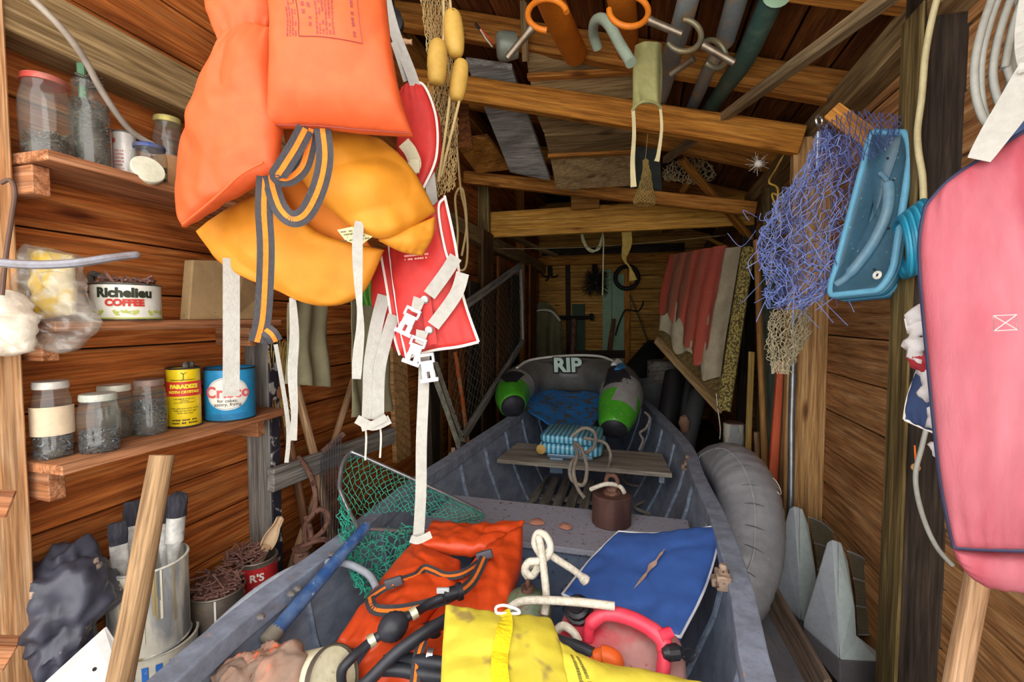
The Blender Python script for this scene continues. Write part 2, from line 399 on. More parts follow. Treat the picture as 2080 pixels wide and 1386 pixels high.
for k in range(-8, 7):
    z0 = 1.127 + .156*k
    if z0 < -.1 or z0 > 2.1: continue
    beam('plank', (XR+.011+R(-.002,.002), YF, z0+.078), (XR+.011+R(-.002,.002), YB, z0+.078+R(-.003,.003)), .022, .151, WOODR, wr)
for k in range(0, 17):
    z0 = .02 + .152*k
    beam('plank', (XL, YB+.011, z0+.076), (XR, YB+.011, z0+.076), .022, .147, WOODB, wb)
# mono-pitch roof: high on the left, low on the right
def roofz(X): return 2.13 + .31*(.75-X)
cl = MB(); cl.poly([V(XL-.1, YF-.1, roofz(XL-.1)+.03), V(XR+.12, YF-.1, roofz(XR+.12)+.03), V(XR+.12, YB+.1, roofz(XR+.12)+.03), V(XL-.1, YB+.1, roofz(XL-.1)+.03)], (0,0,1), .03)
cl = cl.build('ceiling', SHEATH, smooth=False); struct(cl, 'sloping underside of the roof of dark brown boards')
rx = Vector((1, 0, -.31)).normalized()
n = 13; wdt = (XR+.1-(XL-.08))/n
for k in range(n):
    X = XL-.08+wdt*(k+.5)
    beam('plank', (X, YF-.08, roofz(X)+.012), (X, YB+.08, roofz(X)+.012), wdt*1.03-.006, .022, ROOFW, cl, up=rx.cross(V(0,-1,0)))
tn = [0]
def trim(a, b, w, h, mat, label, up=(0,0,1), bevel=.004):
    tn[0] += 1; o = beam('trim_%d' % tn[0], a, b, w, h, mat, None, up, bevel); struct(o, label); return o
def P_roof(px, py, below=.06):
    d = D(px, py); # z = 2.13+.31*(.75-x)-below
    t = (2.13+.31*.75-below-CAM.z)/(d.z+.31*d.x); return CAM+d*t
# rafters on the roof slope
for i, Y in enumerate((0.95, 1.55, 2.12, 3.0, 3.9, 4.8)):
    trim((XL, Y, roofz(XL)-.07), (XR, Y, roofz(XR)-.07), .05, .12, ORW, ['rafter over the doorway end of the shed','rafter crossing above the hanging blue net at upper right','rafter behind the diagonal grey pole','rafter above the long tie beam','rafter beyond the yellow beam','rafter nearest the back wall'][i], up=rx.cross(V(0,-1,0)))
# wall plates
trim((XR-.04, YF, 1.99), (XR-.04, YB, 1.99), .09, .10, TANW, 'right wall plate under the rafters')
trim((XL+.045, .2, 1.80), (XL+.045, YB, 1.80), .09, .115, TANW, 'dusty wall rail along the top of the left wall')
trim((XL+.045, .2, 2.62), (XL+.045, YB, 2.62), .09, .10, ORW, 'left wall plate under the rafters')
trim((XL, YB-.05, 1.885), (XR, YB-.05, 1.885), .09, .10, ORW, 'back wall rail above the hanging tools')
trim((XL+.05, YB-.06, 2.0), (XR-.3, YB-.06, 2.0), .04, .09, DARKW, 'dark board above the back wall rail')
# studs of the left wall
trim((XL+.05, .54, 0), (XL+.05, .54, 2.5), .17, .10, STUDL, 'pale fresh pine post at the near left edge', up=(1,0,0))
gs = trim((XL+.045, 1.27, 0), (XL+.045, 1.27, 1.16), .045, .092, GREYW, 'weathered grey stud with flaking paint below the middle shelf', up=(1,0,0))
trim((XL+.094, 1.27, 0.0), (XL+.094, 1.27, 1.15), .042, .006, M('flaking_black', '#2b2833', .7, c2='#b9b6b0', amt=.9, sc=14, lo=.55, hi=.6), 'flaking black paint strip on the edge of the grey stud', up=(1,0,0))
trim((XL+.045, 2.6, 0), (XL+.045, 2.6, 2.5), .05, .09, OLIVEW, 'dark stud behind the wire screen', up=(1,0,0))
trim((XL+.045, 3.55, 0), (XL+.045, 3.55, 2.5), .05, .09, OLIVEW, 'stud at the far end of the wire screen', up=(1,0,0))
trim((XL+.045, 4.7, 0), (XL+.045, 4.7, 2.5), .05, .09, ORW, 'far stud of the left wall', up=(1,0,0))
# studs of the right wall
STUDR = wood('stud_honey', '#a87a48', '#cfa26a', '#e2bf8c', stain=.15, rv=.05)
trim((XR-.075, 2.275, 0), (XR-.075, 2.275, 1.95), .05, .15, STUDR, 'honey coloured stud on the right wall beside the steel pipe', up=(1,0,0))
trim((XR-.035, 1.48, 0), (XR-.035, 1.48, 2.05), .10, .105, DARKW, 'dark post on the right wall', up=(1,0,0))  # one dark brown wood tone on every face
trim((XR-.092, 1.478, 0), (XR-.092, 1.478, 1.98), .105, .008, OLIVEW, 'mottled olive facing painting the lit side of the dark post', up=(1,0,0))  # lit side of the post put into the colour of this thin facing
trim((XR-.045, 3.66, 0), (XR-.045, 3.66, 2.0), .05, .09, DARKW, 'dark stud at the right end of the yellow beam', up=(1,0,0))
trim((XR-.045, 3.05, 0), (XR-.045, 3.05, 1.95), .05, .10, OLIVEW, 'grey green stud behind the wooden poles', up=(1,0,0))
# tie beams
def xbeam(pa, pb, Y, w, h, mat, label): return trim(PY(*pa, Y), PY(*pb, Y), w, h, mat, label, up=(0,0,1))
xbeam((840, 166), (1628, 287), 2.25, .05, .115, wood('tie_amber', '#9a5c1c', '#cf8a34', '#e4a550', stain=.2, rv=.05), 'long slanting amber tie beam with the cork floats beside it')
xbeam((850, 350), (1535, 425), 3.25, .05, .085, ORW, 'second slanting tie beam just above the yellow beam')
yb = xbeam((870, 465), (1532, 428), 3.62, .045, .20, YELW, 'broad yellow pine beam across the shed')
trim(PY(1160, 412, 3.56), PY(1218, 408, 3.56), .03, .11, wood('block_brown', '#8b5a26', '#b37a38', '#c8924c', stain=.2), 'small square block nailed on top of the yellow beam')
# roof boards of paler wood stacked on the ties (seen from below)
def slab(name, quad, th, mat, label=None, cat=None, group=None, parent=None, ext=(0,0,1), kind=None):
    """board from four corner points (long edge = first two)"""
    a, b, c, d = [Vector(q) for q in quad]; m = MB().poly([a,b,c,d], ext, th)
    o = m.build(name, mat, parent, smooth=False, bevel=.002)
    if label: tag(o, label, cat, group, kind)
    return o
# ================================================================== rowing boat
ZG = .57
HULL = M('galvanised_hull', '#9aa5b7', .5, .1, c2='#7a8498', amt=.8, sc=5, stretch=(1,1,2.5), c3='#95a3b6', sc3=22, lo3=.62, bs=.15, bsc=30)
RAIL = M('gunwale_paint', '#919cb0', .6, .1, c2='#6b6f7c', amt=.6, sc=11, c3='#b08d78', sc3=18, lo3=.66, bs=.15)
RIBM = M('rib_pale_blue', '#a3b3c9', .5, .2, c2='#6c7789', amt=.7, sc=20, c3='#6d5a4a', sc3=40, lo3=.66)
LILAC = M('thwart_lilac', '#a0a1b0', .7, 0, c2='#a3a2ad', amt=.5, sc=7, c3='#7b5a4c', sc3=34, lo3=.63, bs=.1)
THW = wood('thwart_grey_wood', '#827a70', '#a39b90', '#b8b0a4', stain=.3, rv=.05)
SLAT = wood('slat_grey_brown', '#94897e', '#b5aa9e', '#cabfb2', stain=.35, rv=.12)
Lp = [PZ(x, y, ZG) for x, y in ((440,1300),(690,1108),(843,984),(921,932),(997,880))]
Rp = [PZ(x, y, ZG) for x, y in ((1539,1386),(1517,1278),(1498,1183),(1460,1065),(1418,974),(1383,895),(1301,812))]
Lp = [V(-.70,.15,ZG)] + Lp + [V(-.70, 3.6, ZG+.02), V(-.50, 4.25, ZG+.05), V(-.40, 4.5, ZG+.08)]
Rp = [V(.17,.15,ZG)] + [p for p in Rp] + [V(-.22, 4.2, ZG+.05), V(-.36, 4.5, ZG+.08)]
def byY(pts):
    q = cr(pts, 10)
    def f(y):
        for i in range(len(q)-1):
            if q[i].y <= y <= q[i+1].y:
                t = (y-q[i].y)/max(1e-6, q[i+1].y-q[i].y); return q[i].lerp(q[i+1], t)
        return q[0].copy() if y < q[0].y else q[-1].copy()
    return f
gl_, gr_ = byY(Lp), byY(Rp)
boat = thing('rowing_boat', 'grey galvanised metal rowing boat with a bluish gunwale filling the shed floor', 'boat', (-.35, 2.2, .03))
def section(y, d):
    a, b = gl_(y), gr_(y); wdt = (b.x-a.x); k = min(1, wdt/.9); rise = max(0, (y-3.3)/1.2)**2*.25; zb = .10+rise
    ins = .17*k
    pts = []
    for t in (0, .33, .66, .88, 1): pts.append(V(a.x+ins*t**1.5, y, a.z+(zb-a.z)*t))
    for t in (.15, .5, .85): pts.append(V(a.x+ins+(wdt-2*ins)*t, y, zb-.015*math.sin(math.pi*t)))
    for t in (1, .88, .66, .33, 0): pts.append(V(b.x-ins*t**1.5, y, b.z+(zb-b.z)*t))
    if d:
        c = V((a.x+b.x)/2, y, .5)
        pts = [p + V((-1 if p.x < c.x else 1)*d*(0 if 5 <= i <= 7 else 1), 0, -d if p.z < .2 else 0) for i, p in enumerate(pts)]
    return pts
ys = [.15+(4.5-.15)*i/44 for i in range(45)]
m = MB(); ns = 13
inn = [section(y, 0) for y in ys]; out = [section(y, .012) for y in ys]
m.add([p for s in inn for p in s]+[p for s in out for p in s], [])
o_ = ns*45
for i in range(44):
    for k in range(ns-1):
        m.f.append((i*ns+k, i*ns+k+1, (i+1)*ns+k+1, (i+1)*ns+k)); m.f.append((o_+i*ns+k, o_+(i+1)*ns+k, o_+(i+1)*ns+k+1, o_+i*ns+k+1))
    for k in (0, ns-1): m.f.append((i*ns+k, (i+1)*ns+k, o_+(i+1)*ns+k, o_+i*ns+k))
for k in range(ns-1): m.f.append((k, k+1, o_+k+1, o_+k))
m.build('hull', HULL, boat, angle=60)
m = MB(); 
st = section(.15, 0); m.poly(st, (0,-1,0), .02); m.build('transom', HULL, boat, smooth=False)
for f_, sg in ((gl_, -1), (gr_, 1)):
    path = [f_(y)+V(sg*.006,0,.0) for y in [.15+(4.48-.15)*i/50 for i in range(51)]]
    m = MB(); vs = []
    for p in path:
        i0, i1 = -sg*.030, sg*.022
        vs += [p+V(i0,0,-.035), p+V(i1,0,-.035), p+V(i1,0,.014), p+V(i0,0,.012)]
    m.add(vs, [(i*4+j, i*4+(j+1) % 4, i*4+4+(j+1) % 4, i*4+4+j) for i in range(50) for j in range(4)]+[(0,1,2,3),(200,201,202,203)])
    m.build('gunwale', RAIL, boat, smooth=False, bevel=.004)
    m = MB()   # ribs along the side
    for y in (.55,.95,1.3,1.62,1.98,2.3,2.62,2.95,3.3,3.65):
        s1 = section(y, 0); q = s1[:5] if sg < 0 else s1[8:][::-1]
        q = [p+V(-sg*.006,0,0) for p in q]
        MB().tube([p for p in q], .008, 6).build('rib', RIBM, boat)
# floor slats
sy0, sy1 = 1.98, 3.05
for k in range(8):
    x0 = -.66+.075*k
    beam('floor_slat', (x0, sy0, .135), (x0-.03, sy1, .135), .052, .016, SLAT, boat)
for y in (2.2, 2.75): beam('slat_bearer', (-.70, y, .116), (-.08, y, .116), .05, .018, SLAT, boat)
# thwarts
def thwart(y0, y1, z, th, mat, name, inset=.05):
    a0, a1, b0, b1 = gl_(y0), gl_(y1), gr_(y0), gr_(y1)
    return MB().poly([V(a0.x+inset,y0,z-th), V(b0.x-inset,y0,z-th), V(b1.x-inset,y1,z-th), V(a1.x+inset,y1,z-th)], (0,0,1), th).build(name, mat, boat, smooth=False, bevel=.003)
yn0 = PZ(1180,1117,.45).y; yn1 = PZ(1180,1033,.45).y; ym0 = PZ(1170,946,.46).y; ym1 = PZ(1170,908,.46).y
thwart(yn0, yn1, .45, .02, LILAC, 'rear_seat')
a, b = gl_(yn0), gr_(yn0)
MB().poly([V(a.x+.08,yn0+.02,.43), V(b.x-.08,yn0+.02,.43), V(b.x-.17,yn0+.02,.11), V(a.x+.17,yn0+.02,.11)], (0,1,0), .01).build('seat_box_panel', M('seat_box_blue', '#6d7d97', .5, .3, c2='#8d9ab0', amt=.7, sc=9, c3='#4a566c', sc3=16), boat, smooth=False)
thwart(ym0, ym1, .46, .022, THW, 'middle_seat', .07)
for x in (-.85,.1):
    MB().abox(x-.012, x+.012, ym0+.03, ym1-.03, .40, .44).build('seat_bracket', RIBM, boat, smooth=False)
thwart(3.75, 4.25, .50, .02, LILAC, 'bow_seat', .05)
RUST = M('rust_iron', '#6d4b3f', .85, .2, c2='#8d6a58', amt=.6, sc=12, c3='#4a302a', sc3=30, bs=.3)
def clampblock(px, py, z, s, nm='oarlock_socket'):
    c = P(px, py, z); m = MB(); m.box(c, V(s,0,0), V(0,s*1.5,0), V(0,0,s*1.1)); m.lathe([(s*.6,0),(s*.75,s*.4),(s*.55,s*1.6)], 10, c+V(0,0,s*.8)); m.box(c+V(-s*1.1,0,-s*.3), V(s*.5,0,0), V(0,s*.9,0), V(0,0,s*.6))
    m.build(nm, M('socket_rusty', '#8b7565', .8, .2, c2='#c2ab95', amt=.7, sc=25, c3='#4b362c', sc3=40, bs=.3), boat, bevel=.003)
q = gr_(1.05); m = MB()
clampblock(1468, 1178, (gr_(1.2)-CAM).dot(RC @ V(0,0,-1))*1.0, .016)
clampblock(1397, 945, (gr_(2.2)-CAM).dot(RC @ V(0,0,-1))*1.0, .018)
clampblock(921, 926, (gl_(2.05)-CAM).dot(RC @ V(0,0,-1))*1.0, .016)
for px, py in ((592,1208),(604,1198),(530,1255),(676,1128)):
    p = PZ(px, py, ZG+.016); MB().lathe([(.009,0),(.009,.005),(.004,.008)], 6, p).build('bolt', M('bolt_steel', '#b9b9bb', .4, .8), boat)
# ------------------------------------------------------------------ rope helper
ROPEW = M('rope_cream', '#d9d3c4', .9, c2='#b9b09c', amt=.6, sc=60, bs=.8, bsc=160)
ROPEG = M('rope_grey', '#a1968a', .9, c2='#7d7266', amt=.6, sc=50, bs=.8, bsc=160)
def rope(name, pts, r, mat, label=None, cat='rope', parent=None, n=8, k=8, group=None):
    o = MB().tube(cr(pts, n), r, k).build(name, mat, parent, angle=80)
    if label: tag(o, label, cat, group)
    return o
# ------------------------------------------------------------------ inflatable raft on the bow
RG = M('raft_grey_vinyl', '#5d5c58', .35, c2='#72706a', amt=.6, sc=5, c3='#7d786c', sc3=40, lo3=.64)
RGL = M('raft_light_grey', '#9b9b98', .35, c2='#7d7c79', amt=.5, sc=6)
RGREEN = M('raft_green', '#4fae2c', .35, c2='#3c8a26', amt=.5, sc=7, c3='#a9b0a0', sc3=40, lo3=.66)
RBLK = M('raft_black_cap', '#22222a', .55, c2='#37373f', amt=.6, sc=12, bs=.2, bsc=30)
RBLUE = M('raft_floor_blue', '#2a78c2', .45, c2='#2568a8', amt=.5, sc=6, c3='#5d5040', sc3=12, lo3=.53, bs=.3, bsc=20)
raft = thing('inflatable_raft', 'grey and green inflatable raft with black arm ends lying in the bow', 'raft', P(1150, 860, 3.2))
rp = [(1247,872,2.72,.075),(1249,858,2.76,.098),(1256,830,2.87,.125),(1262,800,3.02,.138),(1250,776,3.25,.138),(1205,764,3.5,.132),(1135,762,3.58,.128),(1078,770,3.48,.130),(1050,786,3.28,.128),(1040,805,3.08,.112),(1040,820,2.95,.092),(1042,826,2.91,.075)]
cp = cr([P(a,b,c) for a,b,c,_ in rp], 8)
rr = []
for i in range(len(rp)-1):
    for k in range(8): t = k/8; rr.append(rp[i][3]*(1-t)+rp[i+1][3]*t)
rr.append(rp[-1][3])
N = len(cp)
def seg(i0, i1, mat, name, n=24, dr=0): return MB().tube(cp[i0:i1+1], [q+dr for q in rr[i0:i1+1]], n).build(name, mat, raft, angle=60)
seg(0, 18, RGREEN, 'arm_sleeve'); seg(18, 24, RGL, 'arm_band'); seg(24, 64, RG, 'back_tube'); seg(64, 70, RGL, 'arm_band'); seg(70, N-1, RGREEN, 'arm_sleeve')
for i in (0, N-1):
    d = (cp[i]-cp[1 if i == 0 else N-2]).normalized(); MB().lathe([(.079,-.03),(.08,-.012),(.074,.006),(.058,.019),(.032,.027),(.004,.03)], 22, cp[i], d).build('end_cap', RBLK, raft, angle=70)
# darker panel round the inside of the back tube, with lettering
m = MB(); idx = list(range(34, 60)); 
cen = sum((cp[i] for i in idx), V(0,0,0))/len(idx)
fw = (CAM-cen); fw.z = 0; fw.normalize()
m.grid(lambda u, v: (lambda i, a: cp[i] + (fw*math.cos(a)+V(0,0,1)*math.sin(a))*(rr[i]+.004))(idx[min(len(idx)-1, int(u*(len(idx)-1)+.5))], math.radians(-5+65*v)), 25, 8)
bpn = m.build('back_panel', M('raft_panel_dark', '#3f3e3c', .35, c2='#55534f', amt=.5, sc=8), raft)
c0 = cp[46]+ (fw*.85+V(0,0,.53))*(rr[46]+.022)
print_flat('RIP', .15, plane_map(c0, RC @ V(1,0,0), V(0,0,1)*.88 - fw*.47), M('raft_print_mint', '#cfe8de', .4), bpn, bold=.006, off=.006)
m = MB(); vs, fs = glyphs('RIP', .15, bold=.014); Sx = plane_map(c0, RC @ V(1,0,0), V(0,0,1)*.88 - fw*.47); m.add([Sx(v.x, v.y)[0]+Sx(0,0)[1]*.003 for v in vs], fs); m.build('lettering_outline', RBLK, bpn, smooth=False)
S = coons(pp([(1062,800,3.3),(1140,795,3.5),(1228,800,3.3)]), pp([(1228,800,3.3),(1215,850,3.0),(1190,884,2.8)]), pp([(1085,845,2.95),(1150,880,2.8),(1190,884,2.8)]), pp([(1062,800,3.3),(1070,830,3.05),(1085,845,2.95)]))
sheet(S, .012, 26, 22, wr=.012, ws=9).build('floor', RBLUE, raft, label='blue raft floor littered with debris')
m = MB(); m.tube(cr([cp[30]+V(0,0,.135), cp[38]+V(0,0,.15), cp[46]+V(0,0,.145), cp[56]+V(0,0,.14), cp[64]+V(0,0,.13)], 8), .009, 8); m.build('grab_rope', M('grab_line_white', '#d8d6cc', .8), raft)
for i, mt in ((27, '#3a7fb8'), (31, '#e2e4e2')):
    p = cp[i]; MB().tube([p+V(.02,.06,rr[i]-.01), p+V(.0,.0,rr[i]+.004), p+V(-.02,-.06,rr[i]-.012)], [.02,.028,.02], 8).build('tube_patch', M('raft_patch'+mt[1:], mt, .4), raft)
def on_arm(i, ang, lift):   # decorations of the right arm
    t = (cp[i+1]-cp[i-1]).normalized(); u = V(0,0,1)-t*t.z; u.normalize(); s_ = t.cross(u); return cp[i]+(u*math.cos(ang)+s_*math.sin(ang))*(rr[i]+lift)
for (i0, i1, a0, a1, mt, nm) in ((12,22,-.2,1.3,RGL,'grey_flash'),(20,29,-.9,.6,RBLK,'black_flash'),(66,74,-.6,.9,RBLK,'black_flash')):
    m = MB(); m.grid(lambda u, v: on_arm(int(round(i0+(i1-i0)*u)), a0+(a1-a0)*v*(1-.6*u)+.3*u, .004), i1-i0, 6); m.build(nm, mt, raft)
# ------------------------------------------------------------------ folded blue boat seat on the middle thwart
def stripes(name, a, b, sc):
    if name in MT: return MT[name]
    m_, nt, bs_ = _nodes(name); v = mapped(nt, (1,1,1), False); wv = nt.nodes.new('ShaderNodeTexWave'); wv.inputs['Scale'].default_value = sc; wv.inputs['Distortion'].default_value = .6; nt.links.new(v, wv.inputs['Vector'])
    r = ramp(nt, [(.35, lin(a)), (.6, lin(b))]); nt.links.new(wv.outputs['Fac'], r.inputs[0]); nt.links.new(r.outputs[0], bs_.inputs['Base Color']); bs_.inputs['Roughness'].default_value = .35; MT[name] = m_; return m_
SEATB = stripes('seat_blue_stripes', '#2f87ad', '#9ad6ea', 13)
def rslab(c, hx, hy, hz, r, x=V(1,0,0), y=V(0,1,0), n=6):
    """rounded slab"""
    z = x.cross(y); m = MB(); pts = []
    for k, (sx, sy) in enumerate(((1,1),(-1,1),(-1,-1),(1,-1))):
        for i in range(n+1):
            a = math.pi/2*(k+i/n); pts.append((sx*(hx-r)+math.cos(a)*r, sy*(hy-r)+math.sin(a)*r))
    vs = []; M_ = len(pts)
    lv = [(-1,.80),(-.85,.93),(-.4,1),(.4,1),(.85,.93),(1,.80)]
    for h, s_ in lv:
        for (a, b) in pts: vs.append(c + x*(a - math.copysign((1-s_)*hz*2, a)) + y*(b - math.copysign((1-s_)*hz*2, b)) + z*h*hz)
    fs = [(i*M_+k, i*M_+(k+1) % M_, (i+1)*M_+(k+1) % M_, (i+1)*M_+k) for i in range(len(lv)-1) for k in range(M_)]
    fs += [tuple(range(M_-1,-1,-1)), tuple(range((len(lv)-1)*M_, len(lv)*M_))]
    return m.add(vs, fs)
cz = PZ(1157, 930, .47); seat = thing('folding_boat_seat', 'folded light blue striped boat seat resting on the middle thwart', 'seat', (cz.x, cz.y+.12, .461))
xd = V(1, -.02, 0).normalized(); yd = V(.02, 1, 0).normalized()
c1 = V(cz.x, cz.y+.14, 0)
rslab(c1+V(0,0,.508), .165, .15, .026, .04, xd, yd).build('seat_pan', SEATB, seat, angle=60)
rslab(c1+V(-.005,.0,.560), .155, .145, .020, .04, xd, yd).build('seat_back', SEATB, seat, angle=60)
MB().abox(c1.x-.12, c1.x+.12, c1.y-.14, c1.y+.1, .462, .482).build('base_plate', M('seat_base_steel', '#7f96ad', .4, .6), seat, smooth=False, bevel=.004)
MB().abox(c1.x-.10, c1.x-.03, cz.y-.03, cz.y-.012, .39, .47).build('clamp', M('seat_base_steel', '#7f96ad', .4, .6), seat, smooth=False, bevel=.003)
MB().lathe([(.02,0),(.026,.004),(.012,.012)], 12, c1+V(-.15,-.146,.505), (0,-1,0)).build('exposed_foam', M('foam_tan', '#c9a35c', .9, bs=.6), seat)
# rope draped over the folded seat
rp_ = [(1160,888,2.36),(1185,870,2.36),(1208,880,2.34),(1205,910,2.24),(1170,930,2.16),(1158,950,2.10),(1162,975,2.06),(1185,985,2.04),(1192,950,2.09),(1182,915,2.18),(1168,900,2.28),(1172,925,2.16),(1165,960,2.06),(1175,995,2.04),(1188,1012,2.02)]
rope('coiled_rope', [P(a,b,c) for a,b,c in rp_], .009, ROPEG, 'grey rope looped over the folded blue seat and hanging to the slats', 'rope')
rope('mooring_line', [P(a,b,c) for a,b,c in ((1185,890,2.38),(1225,898,2.36),(1238,915,2.33),(1240,930,2.3),(1236,950,2.35),(1228,985,2.4))], .008, ROPEG, 'grey line trailing from the blue seat over the thwart edge', 'rope')
rope('floor_rope', [PZ(a,b,.15) for a,b in ((1235,972),(1290,955),(1320,965),(1316,985),(1280,985),(1268,970),(1300,958),(1330,975),(1322,1010),(1290,1030),(1330,1050),(1300,1058))], .009, ROPEG, 'rope coiled on the boat floor right of the slats', 'rope')
rope('bow_rope', [P(a,b,c) for a,b,c in ((1310,838,2.95),(1320,850,2.9),(1312,870,2.86),(1300,880,2.84),(1306,895,2.8),(1298,915,2.75))], .008, ROPEG, 'knotted rope hanging inside the bow beside the raft', 'rope')
# ------------------------------------------------------------------ iron weight on the rear seat
wp = PZ(1242, 1062, .452); wt = thing('iron_weight', 'rusty brown iron cylinder weight with a ring bolt on the rear boat seat', 'weight', (wp.x, wp.y, .451))
wr_ = .070
MB().lathe([(wr_-.004,0),(wr_,.004),(wr_,.106),(wr_-.004,.110)], 40, (wp.x,wp.y,.451)).build('body', M('weight_rust', '#553b38', .6, .45, c2='#7b5a50', amt=.6, sc=8, stretch=(1,1,.3), c3='#8f7d78', sc3=50, lo3=.68), wt, angle=35)
MB().lathe([(.032,0),(.030,.010),(.022,.012),(.018,.022),(.010,.026)], 8, (wp.x,wp.y,.561)).build('nut', RUST, wt, angle=30)
MB().torus((wp.x,wp.y,.607), (.3,1,0), .021, .008, 24, 8).build('ring', RUST, wt)
rope('weight_rope', [V(wp.x-.075,wp.y-.02,.575), V(wp.x-.03,wp.y-.03,.60), V(wp.x,wp.y-.02,.602), V(wp.x+.03,wp.y,.588), V(wp.x+.045,wp.y-.02,.575)], .008, ROPEW, 'short frayed white rope through the ring of the iron weight', 'rope')
for (px, py, s) in ((1090,1063,.03),(1148,1072,.026),(1210,1050,.016)):
    p = PZ(px, py, .452); m = MB(); m.lathe([(s*.6,0),(s,.004),(s*.7,.010),(s*.2,.013)], 9, p)
    for v in m.v: v.x += R(-.006,.006); v.y *= 1; v.y += R(-.006,.006)
    m.build('brick_crumb', M('brick_crumb', '#c98d76', .9, bs=.5), None, label=['large','middle sized','small'][(.03,.026,.016).index(s)]+' pink brick crumb on the rear boat seat', cat='crumb', group='brick crumbs on the rear seat')
# ================================================================== things piled in the stern
ORV = M('vest_orange_vinyl', '#ea5220', .42, c2='#d84a1c', amt=.4, sc=7, bs=.35, bsc=40, spec=.5)
ORV2 = M('vest_orange_cloth', '#cc5526', .6, c2='#c24e22', amt=.4, sc=5, bs=.15, bsc=60)
WEBD = M('webbing_charcoal', '#3e3c40', .85, bs=.6, bsc=220, sc=60); WEBO = M('webbing_orange_stripe', '#ee7a22', .85, bs=.6, bsc=220, sc=60)
WEBW = M('webbing_white', '#a9a69f', .85, c2='#9c988f', amt=.4, sc=8, bs=.5, bsc=220)
BLKP = M('black_plastic', '#1e1f24', .4, c2='#3a3b42', amt=.4, sc=14); STEEL = M('steel_bright', '#c2c4c6', .3, .9)
def striped_strap(parent, pts, w, name='strap', facing=None, raw=False, n=6):
    o = ribbon(pts, w, facing, .0018, n, raw).build(name, WEBD, parent, smooth=False)
    ribbon(pts, w*.30, facing, .0028, n, raw).build('stripe', WEBO, o, smooth=False); return o
v2 = thing('life_vest', 'bright orange vinyl life vest with striped straps lying in the boat stern', 'life vest', P(900, 1200, 1.25))
S = coons(pp([(878,1062,1.52),(960,1072,1.5),(1066,1060,1.46)]), pp([(1066,1060,1.46),(1040,1095,1.40),(1000,1118,1.35)]), pp([(850,1110,1.37),(925,1118,1.35),(1000,1118,1.35)]), pp([(878,1062,1.52),(862,1085,1.44),(850,1110,1.37)]))
pillow(S, .028, 30, 20, .42, .010, 16).build('collar', ORV, v2, angle=80)
S = coons(pp([(842,1100,1.39),(885,1125,1.34),(935,1140,1.32)]), pp([(935,1140,1.32),(930,1190,1.2),(880,1240,1.12),(822,1316,1.03)]), pp([(684,1306,1.06),(750,1318,1.03),(822,1316,1.03)]), pp([(842,1100,1.39),(770,1190,1.24),(684,1306,1.06)]))
pillow(S, .034, 26, 34, .45, .009, 15, seed=2).build('left_panel', ORV, v2, angle=80)
S = coons(pp([(948,1158,1.30),(1000,1110,1.36),(1062,1072,1.42)]), pp([(1062,1072,1.42),(1058,1150,1.28),(1026,1248,1.10)]), pp([(830,1318,1.04),(930,1280,1.07),(1026,1248,1.10)]), pp([(948,1158,1.30),(915,1215,1.19),(830,1318,1.04)]))
pillow(S, .036, 30, 30, .42, .009, 15, seed=3).build('right_panel', ORV, v2, angle=80)
def lift(l, dz): return [P(a, b, c-dz) for a, b, c in l]
striped_strap(v2, lift([(985,1120,1.33),(978,1140,1.30),(940,1165,1.25),(905,1170,1.25),(880,1160,1.27),(862,1155,1.28),(845,1170,1.25),(815,1180,1.23),(790,1188,1.20)], .052), .020)
striped_strap(v2, lift([(750,1215,1.17),(762,1238,1.12),(810,1240,1.11),(870,1228,1.12),(920,1210,1.14),(960,1180,1.20),(985,1130,1.30)], .060), .024)
striped_strap(v2, lift([(750,1215,1.17),(780,1195,1.20),(800,1187,1.2)], .055), .018)
for (px, py, zc) in ((800,1183,1.15),(984,1128,1.24)):
    c = P(px, py, zc); rslab(c, .022, .011, .006, .004, (RC @ V(1,.3,0)).normalized(), (RC @ V(-.3,1,0)).normalized()).build('buckle', M('buckle_slate', '#56565f', .45), v2)
# orange lining underneath, another vest in the bottom of the pile
S = coons(pp([(760,1310,1.0),(860,1270,1.04),(960,1290,1.02)]), pp([(960,1290,1.02),(950,1360,.95),(940,1450,.9)]), pp([(700,1450,.92),(820,1450,.9),(940,1450,.9)]), pp([(760,1310,1.0),(720,1370,.97),(700,1450,.92)]))
v3 = thing('life_vest', 'flat orange life vest half hidden under the black hoses in the stern', 'life vest', P(830, 1400, .98))
pillow(S, .02, 24, 20, .4, .008, 14, seed=5).build('panel', ORV, v3, angle=80)
striped_strap(v3, lift([(860,1300,.98),(850,1330,.96),(842,1390,.92)], .03), .02)
# black fuel line with primer bulb
fuel = thing('fuel_hose', 'black rubber fuel hose with a ribbed primer bulb lying over the orange vest', 'hose', P(820, 1270, 1.0))
RUB = M('rubber_black', '#26272d', .45, c2='#3d3f48', amt=.6, sc=9)
h1 = [(925,1208,1.06),(905,1212,1.06),(880,1222,1.05),(858,1236,1.03),(842,1246,1.0)]
MB().tube(cr(pp(h1)), .009, 10).build('hose', RUB, fuel)
b0, b1 = P(838,1248,.99), P(758,1300,.95); ax = b1-b0; L = ax.length; prof = [(.008,0),(.009,.01)]
for i in range(13):
    t = i/12; prof.append((.009+.019*math.sin(math.pi*t)**.75 + (.0012 if i % 2 else 0), .012+(L-.024)*t))
MB().lathe(prof+[(.009,L)], 20, b0, ax).build('primer_bulb', RUB, fuel, angle=50)
for c, d in ((b0, -ax.normalized()), (b1, ax.normalized())):
    MB().lathe([(.0125,-.004),(.0125,.010)], 16, c, d).build('hose_clamp', M('clamp_brass', '#d8cfae', .4, .5), fuel)
